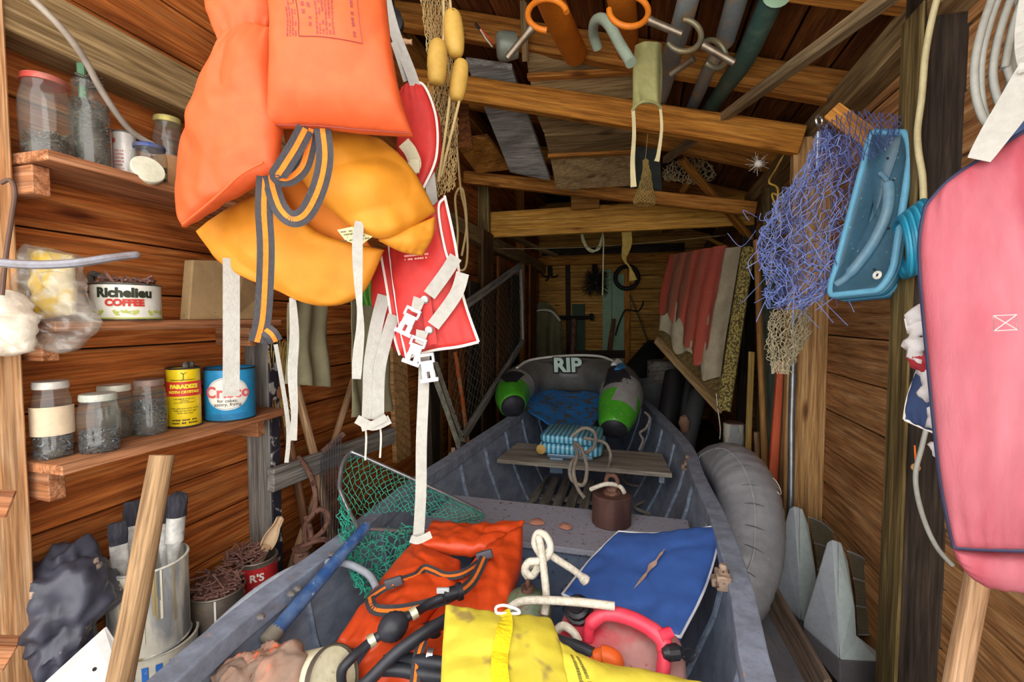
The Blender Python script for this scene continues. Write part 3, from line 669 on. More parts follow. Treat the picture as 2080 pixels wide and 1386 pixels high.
MB().tube(cr(pp([(757,1301,.95),(735,1320,.93),(712,1340,.91),(694,1365,.90),(700,1400,.90),(740,1395,.90),(790,1345,.92),(850,1300,.95),(905,1265,.99)])), .0095, 10).build('hose', RUB, fuel)
MB().tube(cr(pp([(700,1420,.89),(745,1385,.89),(800,1330,.91),(860,1285,.94),(920,1250,.98)])), .011, 10).build('hose', RUB, fuel)
c = P(918,1206,1.05); d = (P(940,1200,1.06)-c).normalized(); MB().lathe([(.010,-.02),(.015,-.018),(.015,.010),(.019,.012),(.019,.022),(.012,.024)], 18, c, d).build('connector', BLKP, fuel)
MB().box(P(900,1200,1.04), (RC @ V(.014,0,0)), (RC @ V(0,.006,0)), (RC @ V(0,0,.004))).build('connector_tab', M('tab_grey', '#b9bdbf', .4), fuel, smooth=False, bevel=.002)
thk = thing('thick_hose', 'pair of thick black hoses with a steel clamp running under the yellow vest', 'hose', P(850, 1345, .95))
MB().tube(cr(pp([(780,1345,.94),(820,1340,.94),(870,1345,.92),(950,1356,.9)])), .0125, 12).build('hose', RUB, thk)
MB().tube(cr(pp([(770,1360,.92),(815,1362,.92),(860,1370,.91),(950,1380,.88)])), .0125, 12).build('hose', RUB, thk)
c = P(873,1333,.93); MB().lathe([(.0145,-.006),(.0145,.006)], 16, c, P(900,1336,.93)-c).build('clamp', STEEL, thk)
MB().lathe([(.03,0),(.045,.006),(.046,.02),(.03,.028),(.016,.03),(.012,.038)], 24, P(882,1312,1.02), (CAM-P(882,1312,1.0))*.5+V(0,0,1.2)).build('rubber_disc', BLKP, None, angle=40, label='round black rubber disc between the fuel hose and the yellow vest', cat='disc')
# yellow vest
YV = M('vest_yellow', '#dccb40', .7, c2='#ddcc48', amt=.6, sc=4, c3='#a08a4a', sc3=5, lo3=.65, bs=.2, bsc=30)
yv = thing('life_vest', 'lemon yellow life vest with a yellow webbing strap and brown stains in front', 'life vest', P(1020, 1380, .85))
S = coons(pp([(905,1232,.93),(1010,1250,.92),(1120,1262,.93)]), pp([(1120,1262,.93),(1140,1320,.86),(1165,1440,.76)]), pp([(893,1460,.72),(1020,1460,.72),(1165,1440,.76)]), pp([(905,1232,.93),(898,1330,.83),(893,1460,.72)]))
yvf = pillow(S, .022, 30, 30, .35, .006, 9, seed=4); yvf.build('front_panel', YV, yv, angle=80)
S = coons(pp([(1125,1300,.88),(1180,1345,.85),(1250,1362,.85)]), pp([(1250,1362,.85),(1330,1378,.84),(1480,1402,.82)]), pp([(1150,1460,.75),(1300,1450,.77),(1480,1402,.82)]), pp([(1125,1300,.88),(1140,1370,.81),(1150,1460,.75)]))
yvs = pillow(S, .02, 26, 24, .35, .006, 9, seed=6); yvs.build('side_panel', YV, yv, angle=80)
dashes(yv, yvs.front, .10, .22, .30, .70, 2, M('print_olive', '#6b6428', .7))
ribbon([(lambda p: p+(CAM-p).normalized()*.004)(yvf.front(.53-.10*k/14+.02*math.sin(k*.5), .02+.9*k/14)) for k in range(15)], .028, None, .002, raw=True).build('strap', M('webbing_yellow', '#f2d818', .8, bs=.6, bsc=180, sc=50), yv, smooth=False)
m = MB(); m.tube(cr(pp([(1008,1246,.905),(1008,1234,.91),(1025,1230,.91),(1050,1238,.91),(1054,1246,.905),(1030,1247,.9),(1008,1246,.905)])), .0028, 6); m.build('ring', M('ring_white', '#e8e8e6', .4), yv)
Sx = plane_map(P(1175,1372,.795), RC @ V(.25,-1,0), RC @ V(1,.25,0))

# red fuel can
RED = M('can_red', '#c8384a', .5, c2='#b29a92', amt=.75, sc=4, lo=.42, hi=.6, c3='#a2483f', sc3=30, lo3=.66, bs=.1)
REDH = M('can_handle_red', '#e23a52', .4, c2='#c9707a', amt=.3, sc=9)
fc = thing('fuel_can', 'dusty red plastic fuel can with a moulded handle and black caps', 'fuel can', P(1270, 1400, .98))
S = coons(pp([(1150,1248,1.08),(1220,1245,1.07),(1330,1285,1.03)]), pp([(1330,1285,1.03),(1385,1320,.99),(1396,1420,.9)]), pp([(1120,1440,.92),(1260,1440,.9),(1396,1420,.9)]), pp([(1150,1248,1.08),(1128,1310,1.02),(1120,1440,.92)]))
pillow(S, .045, 26, 26, .25, .002, 9).build('body', RED, fc, angle=80)
MB().tube(cr(pp([(1195,1300,.975),(1200,1268,.975),(1232,1247,.975),(1280,1256,.955),(1325,1280,.935),(1348,1305,.92),(1350,1330,.91),(1346,1375,.885)]), 8), [.011]*8+[.014]*8+[.015]*8+[.015]*8+[.016]*8+[.016]*8+[.013]*9, 12).build('handle', REDH, fc)
MB().tube(pp([(1340,1295,.92),(1364,1284,.925)]), [.014,.010], 10).build('handle_lug', REDH, fc)
c = P(1177,1245,1.03); d = (P(1168,1222,1.0)-c).normalized(); MB().lathe([(.030,-.012),(.030,0)], 20, c, d).build('neck', REDH, fc)
prof = [(.031,0),(.031,.016),(.026,.018),(.026,.030),(.018,.034),(.018,.04)]; MB().lathe(prof, 14, c, d).build('cap', BLKP, fc, angle=25)
c = P(1356,1327,.90); d = (P(1392,1322,.905)-c).normalized(); MB().lathe([(.008,-.01),(.015,0),(.015,.02),(.011,.024),(.008,.03)], 12, c, d).build('vent_cap', BLKP, fc, angle=25)
MB().tube(cr(pp([(1380,1325,.91),(1400,1318,.92),(1412,1330,.92),(1400,1345,.91),(1385,1335,.91)])), .0025, 6).build('cap_tether', BLKP, fc)
og = thing('orange_grip', 'orange plastic grip on a black tube beside the red fuel can', 'handle', P(1230, 1350, .92))
MB().tube(cr(pp([(1130,1300,.96),(1170,1312,.94),(1205,1328,.92)])), .011, 12).build('tube', RUB, og)
MB().tube(cr(pp([(1196,1340,.92),(1225,1332,.915),(1245,1340,.91),(1250,1352,.91)])), [.010]*4+[.014]*4+[.018]*8+[.018]*8+[.015], 12).build('grip', M('grip_orange', '#ee6a2a', .45), og)
# blue cushion
BLU = M('cushion_blue', '#3f66b4', .6, c2='#3a60aa', amt=.5, sc=3, c3='#6d8cc4', sc3=40, lo3=.72, bs=.2, bsc=20)
bc = thing('boat_cushion', 'flat royal blue cushion with white piping and a torn slit', 'cushion', P(1320, 1220, 1.2))
tp = pp([(1256,1084,1.46),(1330,1088,1.44),(1400,1080,1.43),(1468,1072,1.42)]); rt = pp([(1468,1072,1.42),(1436,1190,1.21),(1382,1300,1.04)]); bt = pp([(1142,1212,1.17),(1230,1252,1.12),(1310,1282,1.07),(1382,1300,1.04)]); lf = pp([(1256,1084,1.46),(1200,1140,1.33),(1142,1212,1.17)])
S = coons(tp, rt, bt, lf)
pillow(S, .022, 30, 30, .28, .005, 9, one=1.2).build('cover', BLU, bc, angle=80)
for e in (tp, rt, bt, lf): MB().tube([p+V(0,0,.006) for p in cr(e, 8)], .0032, 6).build('piping', M('piping_white', '#e8e8ea', .6), bc)
m = MB()
Sn = [(.52,.20,.30),(.60,.26,.30)]
def top_(u, v):
    p = S(u, v); c = (S(1,.5)-S(0,.5)).cross(S(.5,1)-S(.5,0)).normalized(); c = c if c.z > 0 else -c
    return p + c*(.004+.022*((4*u*(1-u))**.28)*((4*v*(1-v))**.28) + .0035)
sl = [(.57,.30),(.555,.42),(.54,.50),(.53,.62),(.505,.80)]
m.grid(lambda u, v: top_(*(lambda k, t: (sl[k][0]*(1-t)+sl[min(k+1,4)][0]*t + (v-.5)*.042*math.sin(math.pi*min(1,u*1.02+.02))*(1+.5*math.sin(17*u)), sl[k][1]*(1-t)+sl[min(k+1,4)][1]*t))(min(3,int(u*4)), u*4-min(3,int(u*4)))), 24, 3)
m.build('tear', M('foam_exposed', '#c2a492', .9, c2='#8d6f63', amt=.7, sc=30), bc)
# mushroom anchor with white rope
an = thing('mushroom_anchor', 'chipped green mushroom anchor with an iron eye under white rope', 'anchor', P(1075, 1255, 1.12))
GRN = M('anchor_green', '#5f7a5c', .6, c2='#8d8f7c', amt=.8, sc=10, c3='#7a5a4c', sc3=18, lo3=.6, bs=.3)
c = P(1072, 1240, 1.14)
MB().lathe([(.03,-.09),(.055,-.05),(.060,-.01),(.058,.012),(.045,.034),(.022,.046),(.014,.048)], 28, c).build('bowl', GRN, an, angle=70)
MB().lathe([(.016,.04),(.016,.06),(.009,.064)], 14, c).build('shank', RUST, an)
MB().torus(c+V(0,0,.076), (1,.3,0), .014, .005, 20, 8).build('eye', RUST, an)
rr_ = [(1072,1172,1.10),(1066,1160,1.1),(1080,1148,1.1),(1094,1150,1.09),(1098,1130,1.10),(1086,1105,1.12),(1092,1084,1.12),(1108,1088,1.11),(1118,1110,1.10),(1112,1130,1.09),(1095,1140,1.08),(1075,1142,1.08),(1066,1158,1.08),(1080,1170,1.08),(1092,1155,1.07)]
wrp = thing('anchor_rope', 'white braided rope tied in a knot above the mushroom anchor', 'rope', P(1090, 1150, 1.1))
MB().tube(cr(pp(rr_), 8), .0085, 10).build('knot', ROPEW, wrp, angle=80)
MB().tube(cr(pp([(1094,1090,1.11),(1100,1120,1.09),(1106,1170,1.05),(1110,1215,1.03),(1106,1248,1.02)]), 8), .0085, 10).build('standing_part', ROPEW, wrp, angle=80)
MB().tube(cr(pp([(1106,1118,1.1),(1130,1136,1.10),(1160,1155,1.10),(1182,1172,1.10)]), 8), .0085, 10).build('tail', ROPEW, wrp, angle=80)
MB().lathe([(.009,0),(.012,.008),(.013,.016),(.006,.022)], 10, P(1180,1171,1.10), P(1190,1180,1.1)-P(1180,1171,1.10)).build('whipped_end', ROPEW, wrp)
MB().tube(cr(pp([(1035,1236,1.0),(1060,1222,1.0),(1110,1220,.99),(1180,1224,.97),(1248,1232,.96)]), 8), .0085, 10).build('cross_rope', ROPEW, wrp, angle=80)
MB().tube(cr(pp([(1132,1280,.99),(1145,1272,.98),(1165,1285,.97),(1176,1305,.96)]), 8), .0085, 10).build('loose_end', ROPEW, wrp, angle=80)
# lying coffee can and dirty glove
cn = thing('coffee_can', 'cream coffee can lying on its side beside the dirty glove', 'can', P(640, 1400, .92))
c = P(612, 1395, .92); d = (P(690,1380,.88)-c).normalized(); CRM = M('can_cream', '#e2dcc0', .45, c2='#c9b98a', amt=.6, sc=9, c3='#8f8052', sc3=26, lo3=.66)
MB().lathe([(.055,-.01),(.058,-.008),(.058,.085),(.055,.088)], 32, c, d).build('body', CRM, cn, angle=35)
MB().lathe([(.059,.083),(.060,.086),(.060,.094),(.057,.095),(.056,.08)], 32, c, d, True, False).build('rim', M('can_steel_dark', '#7a7268', .45, .7), cn, angle=35)
Sx = cyl_map(c, .0585, (CAM-c)+V(0,0,.3), d)
# lettering runs round the can, so its baseline follows the axis
print_flat('Richelieu', .030, Sx, M('print_black', '#20241c', .6), cn, align='LEFT')
gv = thing('work_glove', 'crumpled brown work glove with orange patches lying in the stern', 'glove', P(540, 1400, .95))
GLV = M('glove_brown', '#8f7768', .95, c2='#b3826c', amt=.7, sc=9, c3='#d9714a', sc3=9, lo3=.62, bs=.6, bsc=30)
for k, (a, b, zc, r_) in enumerate(((500,1380,.9,.05),(545,1345,.93,.04),(570,1385,.9,.05),(480,1420,.88,.05))):
    m = crumple(P(a, b, zc), r_*1.05, r_*.8, .7, 20, k)
    m.build(['cuff','thumb','palm','fingers'][k], GLV, gv, angle=80)
CRW = wood('crate_grey', '#6f665a', '#8f8576', '#a79c8c', stain=.3)
ck = thing('wooden_crate', 'low wooden crate in the stern under the yellow vest', 'crate', (-.22, .75, .105))
for x in (-.42, -.02): beam('end_board', (x, .55, .29), (x, .95, .29), .018, .36, CRW, ck)
for y in (.55, .95): beam('side_board', (-.43, y, .29), (-.01, y, .29), .018, .36, CRW, ck)
beam('lid', (-.43, .75, .478), (-.01, .75, .478), .42, .016, CRW, ck)
# ================================================================== left wall: shelves and what stands on them
SH = wood('shelf_cedar', '#8c5230', '#b87c54', '#cf9d78', stain=.3, rv=.08)
def solve(px, X, z):
    lo, hi = -4000.0, 5000.0
    for _ in range(50):
        mid = (lo+hi)/2
        if PX(px, mid, X).z > z: lo = mid
        else: hi = mid
    return PX(px, (lo+hi)/2, X)
def shelf(z, y0, y1, label, cleat=True, depth=.18, th=.02):
    s = thing('wall_shelf', label, 'shelf', (XL+.09, (y0+y1)/2, z-th))
    beam('board', (XL+depth/2+.001, y0, z-th/2), (XL+depth/2+.001, y1, z-th/2), depth-.004, th, SH, s)
    if cleat:
        beam('cleat', (XL+.003, y0+.02, z-th-.03), (XL+depth-.05, y0+.02, z-th-.03), .03, .055, SH, s)
        beam('cleat', (XL+.003, y1-.06, z-th-.03), (XL+depth-.05, y1-.06, z-th-.03), .03, .055, SH, s)
    return s
Z1 = PX(89,300,-1.07).z; Z2 = PX(260,652,-1.07).z; Z3 = PX(312,900,-1.07).z
shelf(Z1, .632, 1.30, 'upper wall shelf holding the red lidded jar'); shelf(Z2, .632, 1.215, 'middle wall shelf holding the wide coffee can'); shelf(Z3, .632, 1.235, 'lower wall shelf holding the yellow and the blue tins')
GL = glass('jar_glass'); GLC = glass('jar_glass_clear', dust=.06); 
NAIL = M('nails_grey', '#8b8d94', .4, .7, c2='#4b4c53', amt=.7, sc=40); BITS = M('hardware_dark', '#4a4641', .5, .5, c2='#a39c92', amt=.6, sc=40); BRN = M('hardware_brown', '#7a5a40', .7, .2, c2='#4a3424', amt=.6, sc=40)
RUSTN = M('nails_rusty', '#8a6458', .9, .1, c2='#5c3d36', amt=.7, sc=40, bs=.3)
def sticks(c, r, h, n, L, t, mat, parent, name, flat=.5, z0=0):
    m = MB()
    for _ in range(n):
        a = R(0, 6.283); q = r*math.sqrt(random.random())*.9; p = Vector(c)+V(q*math.cos(a), q*math.sin(a), z0+R(0, h))
        d = V(R(-1,1), R(-1,1), R(-flat,flat)).normalized(); l = L*R(.5,1)
        a_, b_ = p-d*l/2, p+d*l/2
        for e in (a_, b_):
            k = Vector((e.x-c[0], e.y-c[1], 0))
            if k.length > r*.96: k.normalize(); e.x = c[0]+k.x*r*.95; e.y = c[1]+k.y*r*.95
            e.z = max(e.z, c[2]+.002)
        if (a_-b_).length < 1e-4: continue
        m.tube([a_, b_], t, 4); 
    return m.build(name, mat, parent, smooth=False, kind='stuff')
def jar(px, X, z, top, wpx, label, lid, lidh=.012, fill=.5, fm=None, glass_=None, neck=.82, nl=90, L=.035, lidr=1.0, papers=None, dx=0, group='storage jars on the left wall shelves'):
    b = solve(px, X, z); zc = (b-CAM).dot(RC @ V(0,0,-1)); u = (px-1040)/F
    r = wpx/2*zc/F/math.sqrt(1+u*u); H = PX(px, top, X).z - z
    t = thing('storage_jar', label, 'jar', b, group); h = H-lidh*.6
    prof = [(r*.90,.001),(r*.97,.006),(r,.02),(r,h*.68),(r*.97,h*.75),(r*(neck+.06),h*.84),(r*neck,h*.88),(r*neck,h)]
    MB().lathe(prof, 32, b, cap0=True, cap1=False).build('glass', glass_ or GL, t, angle=60)
    if lid:
        lm = M('lid_'+lid[1:], lid, .5, .2, c2='#8f8578', amt=.5, sc=20)
        rl = r*neck*1.06*lidr; MB().lathe([(rl,h-lidh*.9),(rl*1.02,h-lidh*.5),(rl,h+.001),(rl*.96,h+lidh*.3),(rl*.5,h+lidh*.32)], 32, b).build('lid', lm, t, angle=40)
    if fill:
        MB().lathe([(r*.70,.004),(r*.74,h*fill*.6),(r*.3,h*fill*.8)], 20, b).build('contents_core', M('core_dark', '#55504c', .8), t)
        sticks(b, r*.97, h*fill, int(nl*1.6), L, .0015, fm or NAIL, t, 'contents')
    if papers:
        c_, h0, h1, a0, a1 = papers; patch_on_cyl(b, r, CAM-b, a0, a1, h*h0, h*h1, off=.0015).build('paper_label', M('paper_'+c_[1:], c_, .9, c2='#b9a58a', amt=.4, sc=8), t)
    return t, b, r, h
# lower shelf
jar(110, -1.16, Z3, 770, 90, 'tall jar of nails with a paper label, leftmost on the lower shelf', '#cfcac2', fill=.55, nl=220, papers=('#d9c4a6', .32, .70, -1.5, 1.5))
jar(204, -1.12, Z3, 795, 92, 'clear jar of bright nails with a greenish white lid', '#c9cfc2', fill=.36, nl=240, glass_=GLC)
jar(236, -1.205, Z3, 778, 82, 'jar with a cream lid standing behind the clear jar of nails', '#d9d6c4', fill=.6, fm=BRN, nl=100)
jar(306, -1.165, Z3, 767, 74, 'jar of dark nails with a dull brown lid beside the yellow tin', '#8a6a62', fill=.62, nl=260)
def cyl_dashes(t, b, r, fc, a0, a1, h0, h1, rows, mat):
    S_ = cyl_map(b, r+.0014, fc); return dashes(t, lambda u, v: S_((a0+(a1-a0)*u)*r, h0+(h1-h0)*v)[0], 0, 1, 0, 1, rows, mat, 'u', .85, 'small_print', .0003)
def tin(px, X, z, top, wpx, label, body, rim='#6d6660', lidm=None, group=None, name='tin_can', open_=True, bm=None):
    b = solve(px, X, z); zc = (b-CAM).dot(RC @ V(0,0,-1)); u = (px-1040)/F; r = wpx/2*zc/F/math.sqrt(1+u*u); h = PX(px, top, X).z - z
    t = thing(name, label, 'can', b, group)
    p = [(r*.985,.001),(r,.004),(r,h)]+([(r*.97,h),(r*.97,.01)] if open_ else [])
    bd_ = MB().lathe(p, 40, b).build('body', bm or M('tin_'+body[1:], body, .4, .1, c2='#b9a890', amt=.15, sc=9, lo=.55), t, angle=35)
    rm = M('tin_rim_'+rim[1:], rim, .45, .7, c2='#3f3a36', amt=.5, sc=24)
    for q in (.0005, h-.004): MB().torus((b.x,b.y,b.z+q+.002), (0,0,1), r, .0024, 40, 6).build('rim', rm, bd_)
    return t, b, r, h
INK = M('ink_black', '#22221e', .6); INKR = M('ink_red', '#b83224', .5); WHT = M('print_white', '#ece8dc', .5)
t, b, r, h = tin(376, -1.165, Z3, 745, 70, 'tall yellow moth crystal tin with a red band on the lower shelf', '#f0cf1c', '#5a544e')
fc_ = CAM-b
patch_on_cyl(b, r, fc_, -1.7, 1.7, h*.53, h*.77).build('red_band', M('band_red', '#cf3326', .45), t)
print_flat('PARADIZE', .0135, cyl_map(b, r, fc_, h=h*.69), M('print_yellow', '#f4dc3c', .5), t, bold=.0012)
print_flat('MOTH CRYSTALS', .0088, cyl_map(b, r, fc_, h=h*.60), M('print_yellow', '#f4dc3c', .5), t, bold=.0006)
cyl_dashes(t, b, r, fc_, -.8, .8, h*.79, h*.815, 1, INK); cyl_dashes(t, b, r, fc_, -.8, .8, h*.06, h*.16, 2, INK)
print_flat('SUITABLE FOR ALL', .0058, cyl_map(b, r, fc_, h=h*.485), INK, t)
print_flat('including\nVACUUM CLEANERS', .005, cyl_map(b, r, fc_, h=h*.44), INK, t)
print_flat('• Kills and prevents moths\n• Kills larvae and eggs\n• Will not stain', .0062, cyl_map(b, r, fc_, h=h*.29), INK, t)
m = MB(); c_ = cyl_map(b, r+.0015, fc_); m.tube([c_(q[0], h*.88+q[1])[0] for q in ((-.006,.006),(0,.003),(.006,.007),(0,.003),(-.001,-.012),(-.005,-.014))], .0008, 5); m.build('emblem', INK, t)
for q in (-.4, .5): MB().lathe([(.006,0),(.008,.01),(.005,.018)], 8, b+V(math.cos(q)*r*.5, math.sin(q)*r*.5, h-.004)).build('contents', BITS, t)
CRB = M('tin_sky_blue', '#2d93c8', .4, .05, c2='#2579a8', amt=.4, sc=6, c3='#8fc8de', sc3=55, lo3=.70)
t, b, r, h = tin(469, -1.13, Z3, 745, 105, 'big blue shortening tin with a white oval at the end of the lower shelf', '#2d93c8', '#4c5560', bm=CRB)
fc_ = CAM-b+V(0,-.25,0); m = MB(); Sx = cyl_map(b, r+.0012, fc_, h=h*.53)
m.add([Sx(0,0)[0]]+[Sx(.86*r*math.cos(a*math.pi/24), h*.31*math.sin(a*math.pi/24))[0] for a in range(48)], [(0, 1+k, 1+(k+1) % 48) for k in range(48)])
m.v = m.v; vs = []
mm = MB(); mm.grid(lambda u, v: Sx(.86*r*v*math.cos(2*math.pi*u), h*.31*v*math.sin(2*math.pi*u))[0], 48, 6); mm.build('oval_panel', WHT, t)
mm = MB(); mm.tube([cyl_map(b, r+.002, fc_, h=h*.53)(.82*r*math.cos(2*math.pi*k/40), h*.29*math.sin(2*math.pi*k/40))[0] for k in range(41)], .0005, 4); mm.build('oval_line', M('ink_blue', '#3a6a9a', .5), t)
print_flat('Crisco', .042, cyl_map(b, r+.001, fc_, h=h*.55), M('ink_coral', '#e2686a', .5), t, bold=.0012)
print_flat('3lb', .017, cyl_map(b, r+.001, fc_, h=h*.72), INK, t); print_flat('for cakes,', .0125, cyl_map(b, r+.001, fc_, h=h*.40), INK, t); print_flat('pastry, frying', .0125, cyl_map(b, r+.001, fc_, h=h*.33), INK, t)
cyl_dashes(t, b, r, fc_, -.8, .8, h*.06, h*.15, 3, M('ink_blue', '#3a6a9a', .5))
# middle shelf
t, b, r, h = tin(259, -1.125, Z2, 578, 147, 'wide white coffee can with black and red lettering full of rusty hardware', '#e9e6da', '#7a766c', name='coffee_can', bm=M('tin_offwhite', '#e6e3d8', .4, .05, c2='#d2cdbd', amt=.4, sc=8))
fc_ = CAM-b+V(0,-.1,0)
print_flat('Richelieu', .0275, cyl_map(b, r, fc_, h=h*.73), M('ink_dark_olive', '#262a16', .6), t, bold=.0014)
print_flat('COFFEE', .0195, cyl_map(b, r, fc_, h=h*.47), INKR, t, bold=.0012)
for a_ in range(9):
    ang = -1.3+a_*.33; mm = MB(); Sx = cyl_map(b, r+.001, fc_)
    for s_ in (-1, 0, 1):
        x0, y0 = ang*r, h*.20; dx, dy = .013*math.cos(.5+s_*.9+(a_ % 3)), .009*math.sin(.4+s_*.9+(a_ % 3))
        mm.add([Sx(x0,y0)[0], Sx(x0+dx*.5-dy*.35,y0+dy*.5+dx*.25)[0], Sx(x0+dx,y0+dy)[0], Sx(x0+dx*.5+dy*.35,y0+dy*.5-dx*.25)[0]], [(0,1,2,3)])
    mm.build('leaf_print', M('ink_lime', '#b3b956', .5), t, smooth=False)
patch_on_cyl(b, r, fc_, -1.5, 1.5, h*.03, h*.09).build('lower_band', M('ink_lime', '#b3b956', .5), t)
MB().lathe([(r*.95,h-.012),(r*.5,h-.002)], 24, b).build('contents_core', M('rust_heap', '#5a3b34', .95, bs=.8, bsc=60), t)
sticks(b, r*.9, .02, 70, .05, .0028, RUSTN, t, 'contents', z0=h-.008)
MB().tube(cr([b+V(-.06,-.03,h+.004), b+V(-.05,-.035,h+.022), b+V(-.02,-.03,h+.012), b+V(.0,-.03,h+.008)]), .007, 8).build('bolt_spring', BITS, t)
CARD = M('cardboard_tan', '#b29469', .9, c2='#8f744e', amt=.5, sc=5, c3='#5d452c', sc3=30, lo3=.68)
a_ = solve(428, -1.12, Z2)
wbk = MB(); wbk.poly([solve(383,-1.09,Z2+.001), solve(470,-1.09,Z2+.001), PX(468,530,-1.13), PX(392,528,-1.13)], (-1,0,0), .03); wbk.build('wood_block', CARD, None, smooth=False, bevel=.003, label='upright tan wood block on the middle shelf behind the white strap', cat='wood block')
wbk = MB(); wbk.poly([solve(474,-1.08,Z2+.001), solve(528,-1.08,Z2+.001), PX(530,600,-1.12), PX(500,545,-1.12), PX(472,540,-1.12)], (-1,0,0), .03); wbk.build('wood_offcut', CARD, None, smooth=False, bevel=.003, label='broken tan wood offcut at the far end of the middle shelf', cat='wood block')
# upper shelf
jar(97, -1.15, Z1, 160, 116, 'fat jar of odds and ends with a red lid, leftmost on the upper shelf', '#b8473a', fill=.30, fm=BITS, nl=80, L=.05, glass_=GLC, lidh=.010)
t, b, r, h = jar(187, -1.15, Z1, 168, 88, 'open jar packed with hooks and screws next to the red lidded jar', None, fill=.80, fm=BITS, nl=420, L=.022)
MB().tube(cr([b+V(-.012,.0,h*.4), b+V(-.018,0,h+.02), b+V(-.022,0,h+.075)]), .008, 8).build('green_handle', M('handle_green', '#5f8a68', .5), t)
sticks(b, r*.75, .02, 60, .025, .0016, BITS, t, 'heap', z0=h-.005)
t, b, r, h = tin(256, -1.16, Z1, 272, 50, 'small white canister with red print on the upper shelf', '#dcd6d0', '#a09a94', name='canister')
cyl_dashes(t, b, r, CAM-b, -1.1, -.1, h*.12, h*.62, 7, M('ink_faded_red', '#c9807c', .6)); cyl_dashes(t, b, r, CAM-b, -1.2, -.8, h*.7, h*.88, 1, INKR)
jar(306, -1.115, Z1, 295, 74, 'small squat jar with a blue lid at the front of the upper shelf', '#2c4488', fill=.45, fm=BITS, nl=90, neck=.86, lidh=.008)
jar(345, -1.19, Z1, 240, 66, 'tall jar with a pale yellow lid and a tan paper wrap', '#d3c46a', fill=.4, fm=BRN, papers=('#c98d5a', .05, .50, -1.5, 1.5))
b = solve(298, -1.083, Z1); MB().lathe([(.032,0),(.033,.002),(.033,.012),(.031,.014)], 32, b+V(0,0,.014), (1,-.35,.45)).build('jar_cover', M('lid_cream', '#e2dfc8', .5, c2='#b9b294', amt=.4, sc=14), None, angle=40, label='loose cream jar lid leaning on the small blue lidded jar', cat='lid')
# bent rod and iron strap above the upper shelf
MB().tube(cr(pp([(40,-25,.84),(120,52,.89),(170,118,.94),(210,190,.99),(262,262,1.05),(312,295,1.10)]), 8), .0065, 10).build('bent_rod', M('rod_dull', '#b0a596', .5, .2, c2='#6d625a', amt=.5, sc=9), None, label='long bent steel rod leaning on the upper shelf', cat='rod')
ribbon(pp([(195,-20,1.15),(235,45,1.2),(272,92,1.25),(300,106,1.28)]), .022, None, .006).build('iron_strap', M('strap_iron', '#6d5648', .7, .3, c2='#8f7868', amt=.5, sc=9), None, label='curved rusty iron strap hanging near the top left rail', cat='strap')
beam('roof_brace', P(150,-60,1.30), P(470,95,1.62), .05, .11, YELW, None, label='yellow timber brace crossing above the left wall rail', category='timber')
# things on the near left post
MB().tube(cr(pp([(2,372,.80),(20,366,.80),(30,390,.80),(24,440,.81),(12,520,.82),(4,600,.82)]), 8), .0035, 8).build('wire_hook', M('wire_rusty', '#6b5348', .7, .5), None, label='bent rusty wire hook nailed to the pale post', cat='hook')
MB().tube(cr(pp([(-30,531,.74),(60,538,.75),(150,535,.77),(225,524,.80),(284,517,.83)]), 8), [.007]*24+[.0065]*8+[.004], 8).build('lead_stick', M('lead_grey', '#8e8f98', .5, .4, c2='#6a5d58', amt=.5, sc=20), None, label='wavy grey metal stick poking out past the pale post', cat='stick')
S = coons(pp([(-30,592,.86),(10,588,.85),(40,600,.86)]), pp([(40,600,.86),(62,655,.85),(68,712,.86)]), pp([(-30,722,.86),(20,724,.85),(68,712,.86)]), pp([(-30,592,.86),(-34,660,.86),(-30,722,.86)]))
m = pillow(S, .024, 24, 28, .45, .016, 30, seed=12, gather=.004)
m.build('white_glove', M('glove_white', '#d9d0c0', .95, c2='#b5a48c', amt=.6, sc=10, bs=.6, bsc=60), None, angle=80, label='balled up dirty white glove hanging on the pale post', cat='glove')
FILM = glass('clear_film', '#f4f3f0', .16)
bg_ = thing('plastic_bag', 'crumpled clear plastic bag with yellow contents by the pale post', 'bag', P(120, 715, .92))
S = coons(pp([(48,495,.93),(100,505,.92),(165,520,.94)]), pp([(165,520,.94),(175,600,.93),(208,655,.92)]), pp([(62,700,.90),(130,716,.90),(208,655,.92)]), pp([(48,495,.93),(35,590,.91),(62,700,.90)]))
pillow(S, .035, 26, 30, .5, .022, 26, seed=9).build('film', FILM, bg_, angle=50)
S2 = coons(pp([(60,505,.95),(150,520,.95)]), pp([(150,520,.95),(150,640,.94)]), pp([(70,650,.93),(150,640,.94)]), pp([(60,505,.95),(70,650,.93)]))
pillow(S2, .018, 14, 18, .5, .012, 24, seed=10).build('yellow_contents', M('wrapper_yellow', '#e8c024', .5, c2='#d9d2bc', amt=.85, sc=9, lo=.45, hi=.55), bg_, angle=60)
for (y0, y1, nm) in ((985,1058,'upper'),(1285,1365,'lower')):
    beam('wood_block', P(-60, (y0+y1)/2, .74), P(24, (y0+y1)/2+3, .77), .04, (y1-y0)*.75/F*.6, SH, None, label=nm+' wooden block nailed to the side of the pale post', category='wood block')
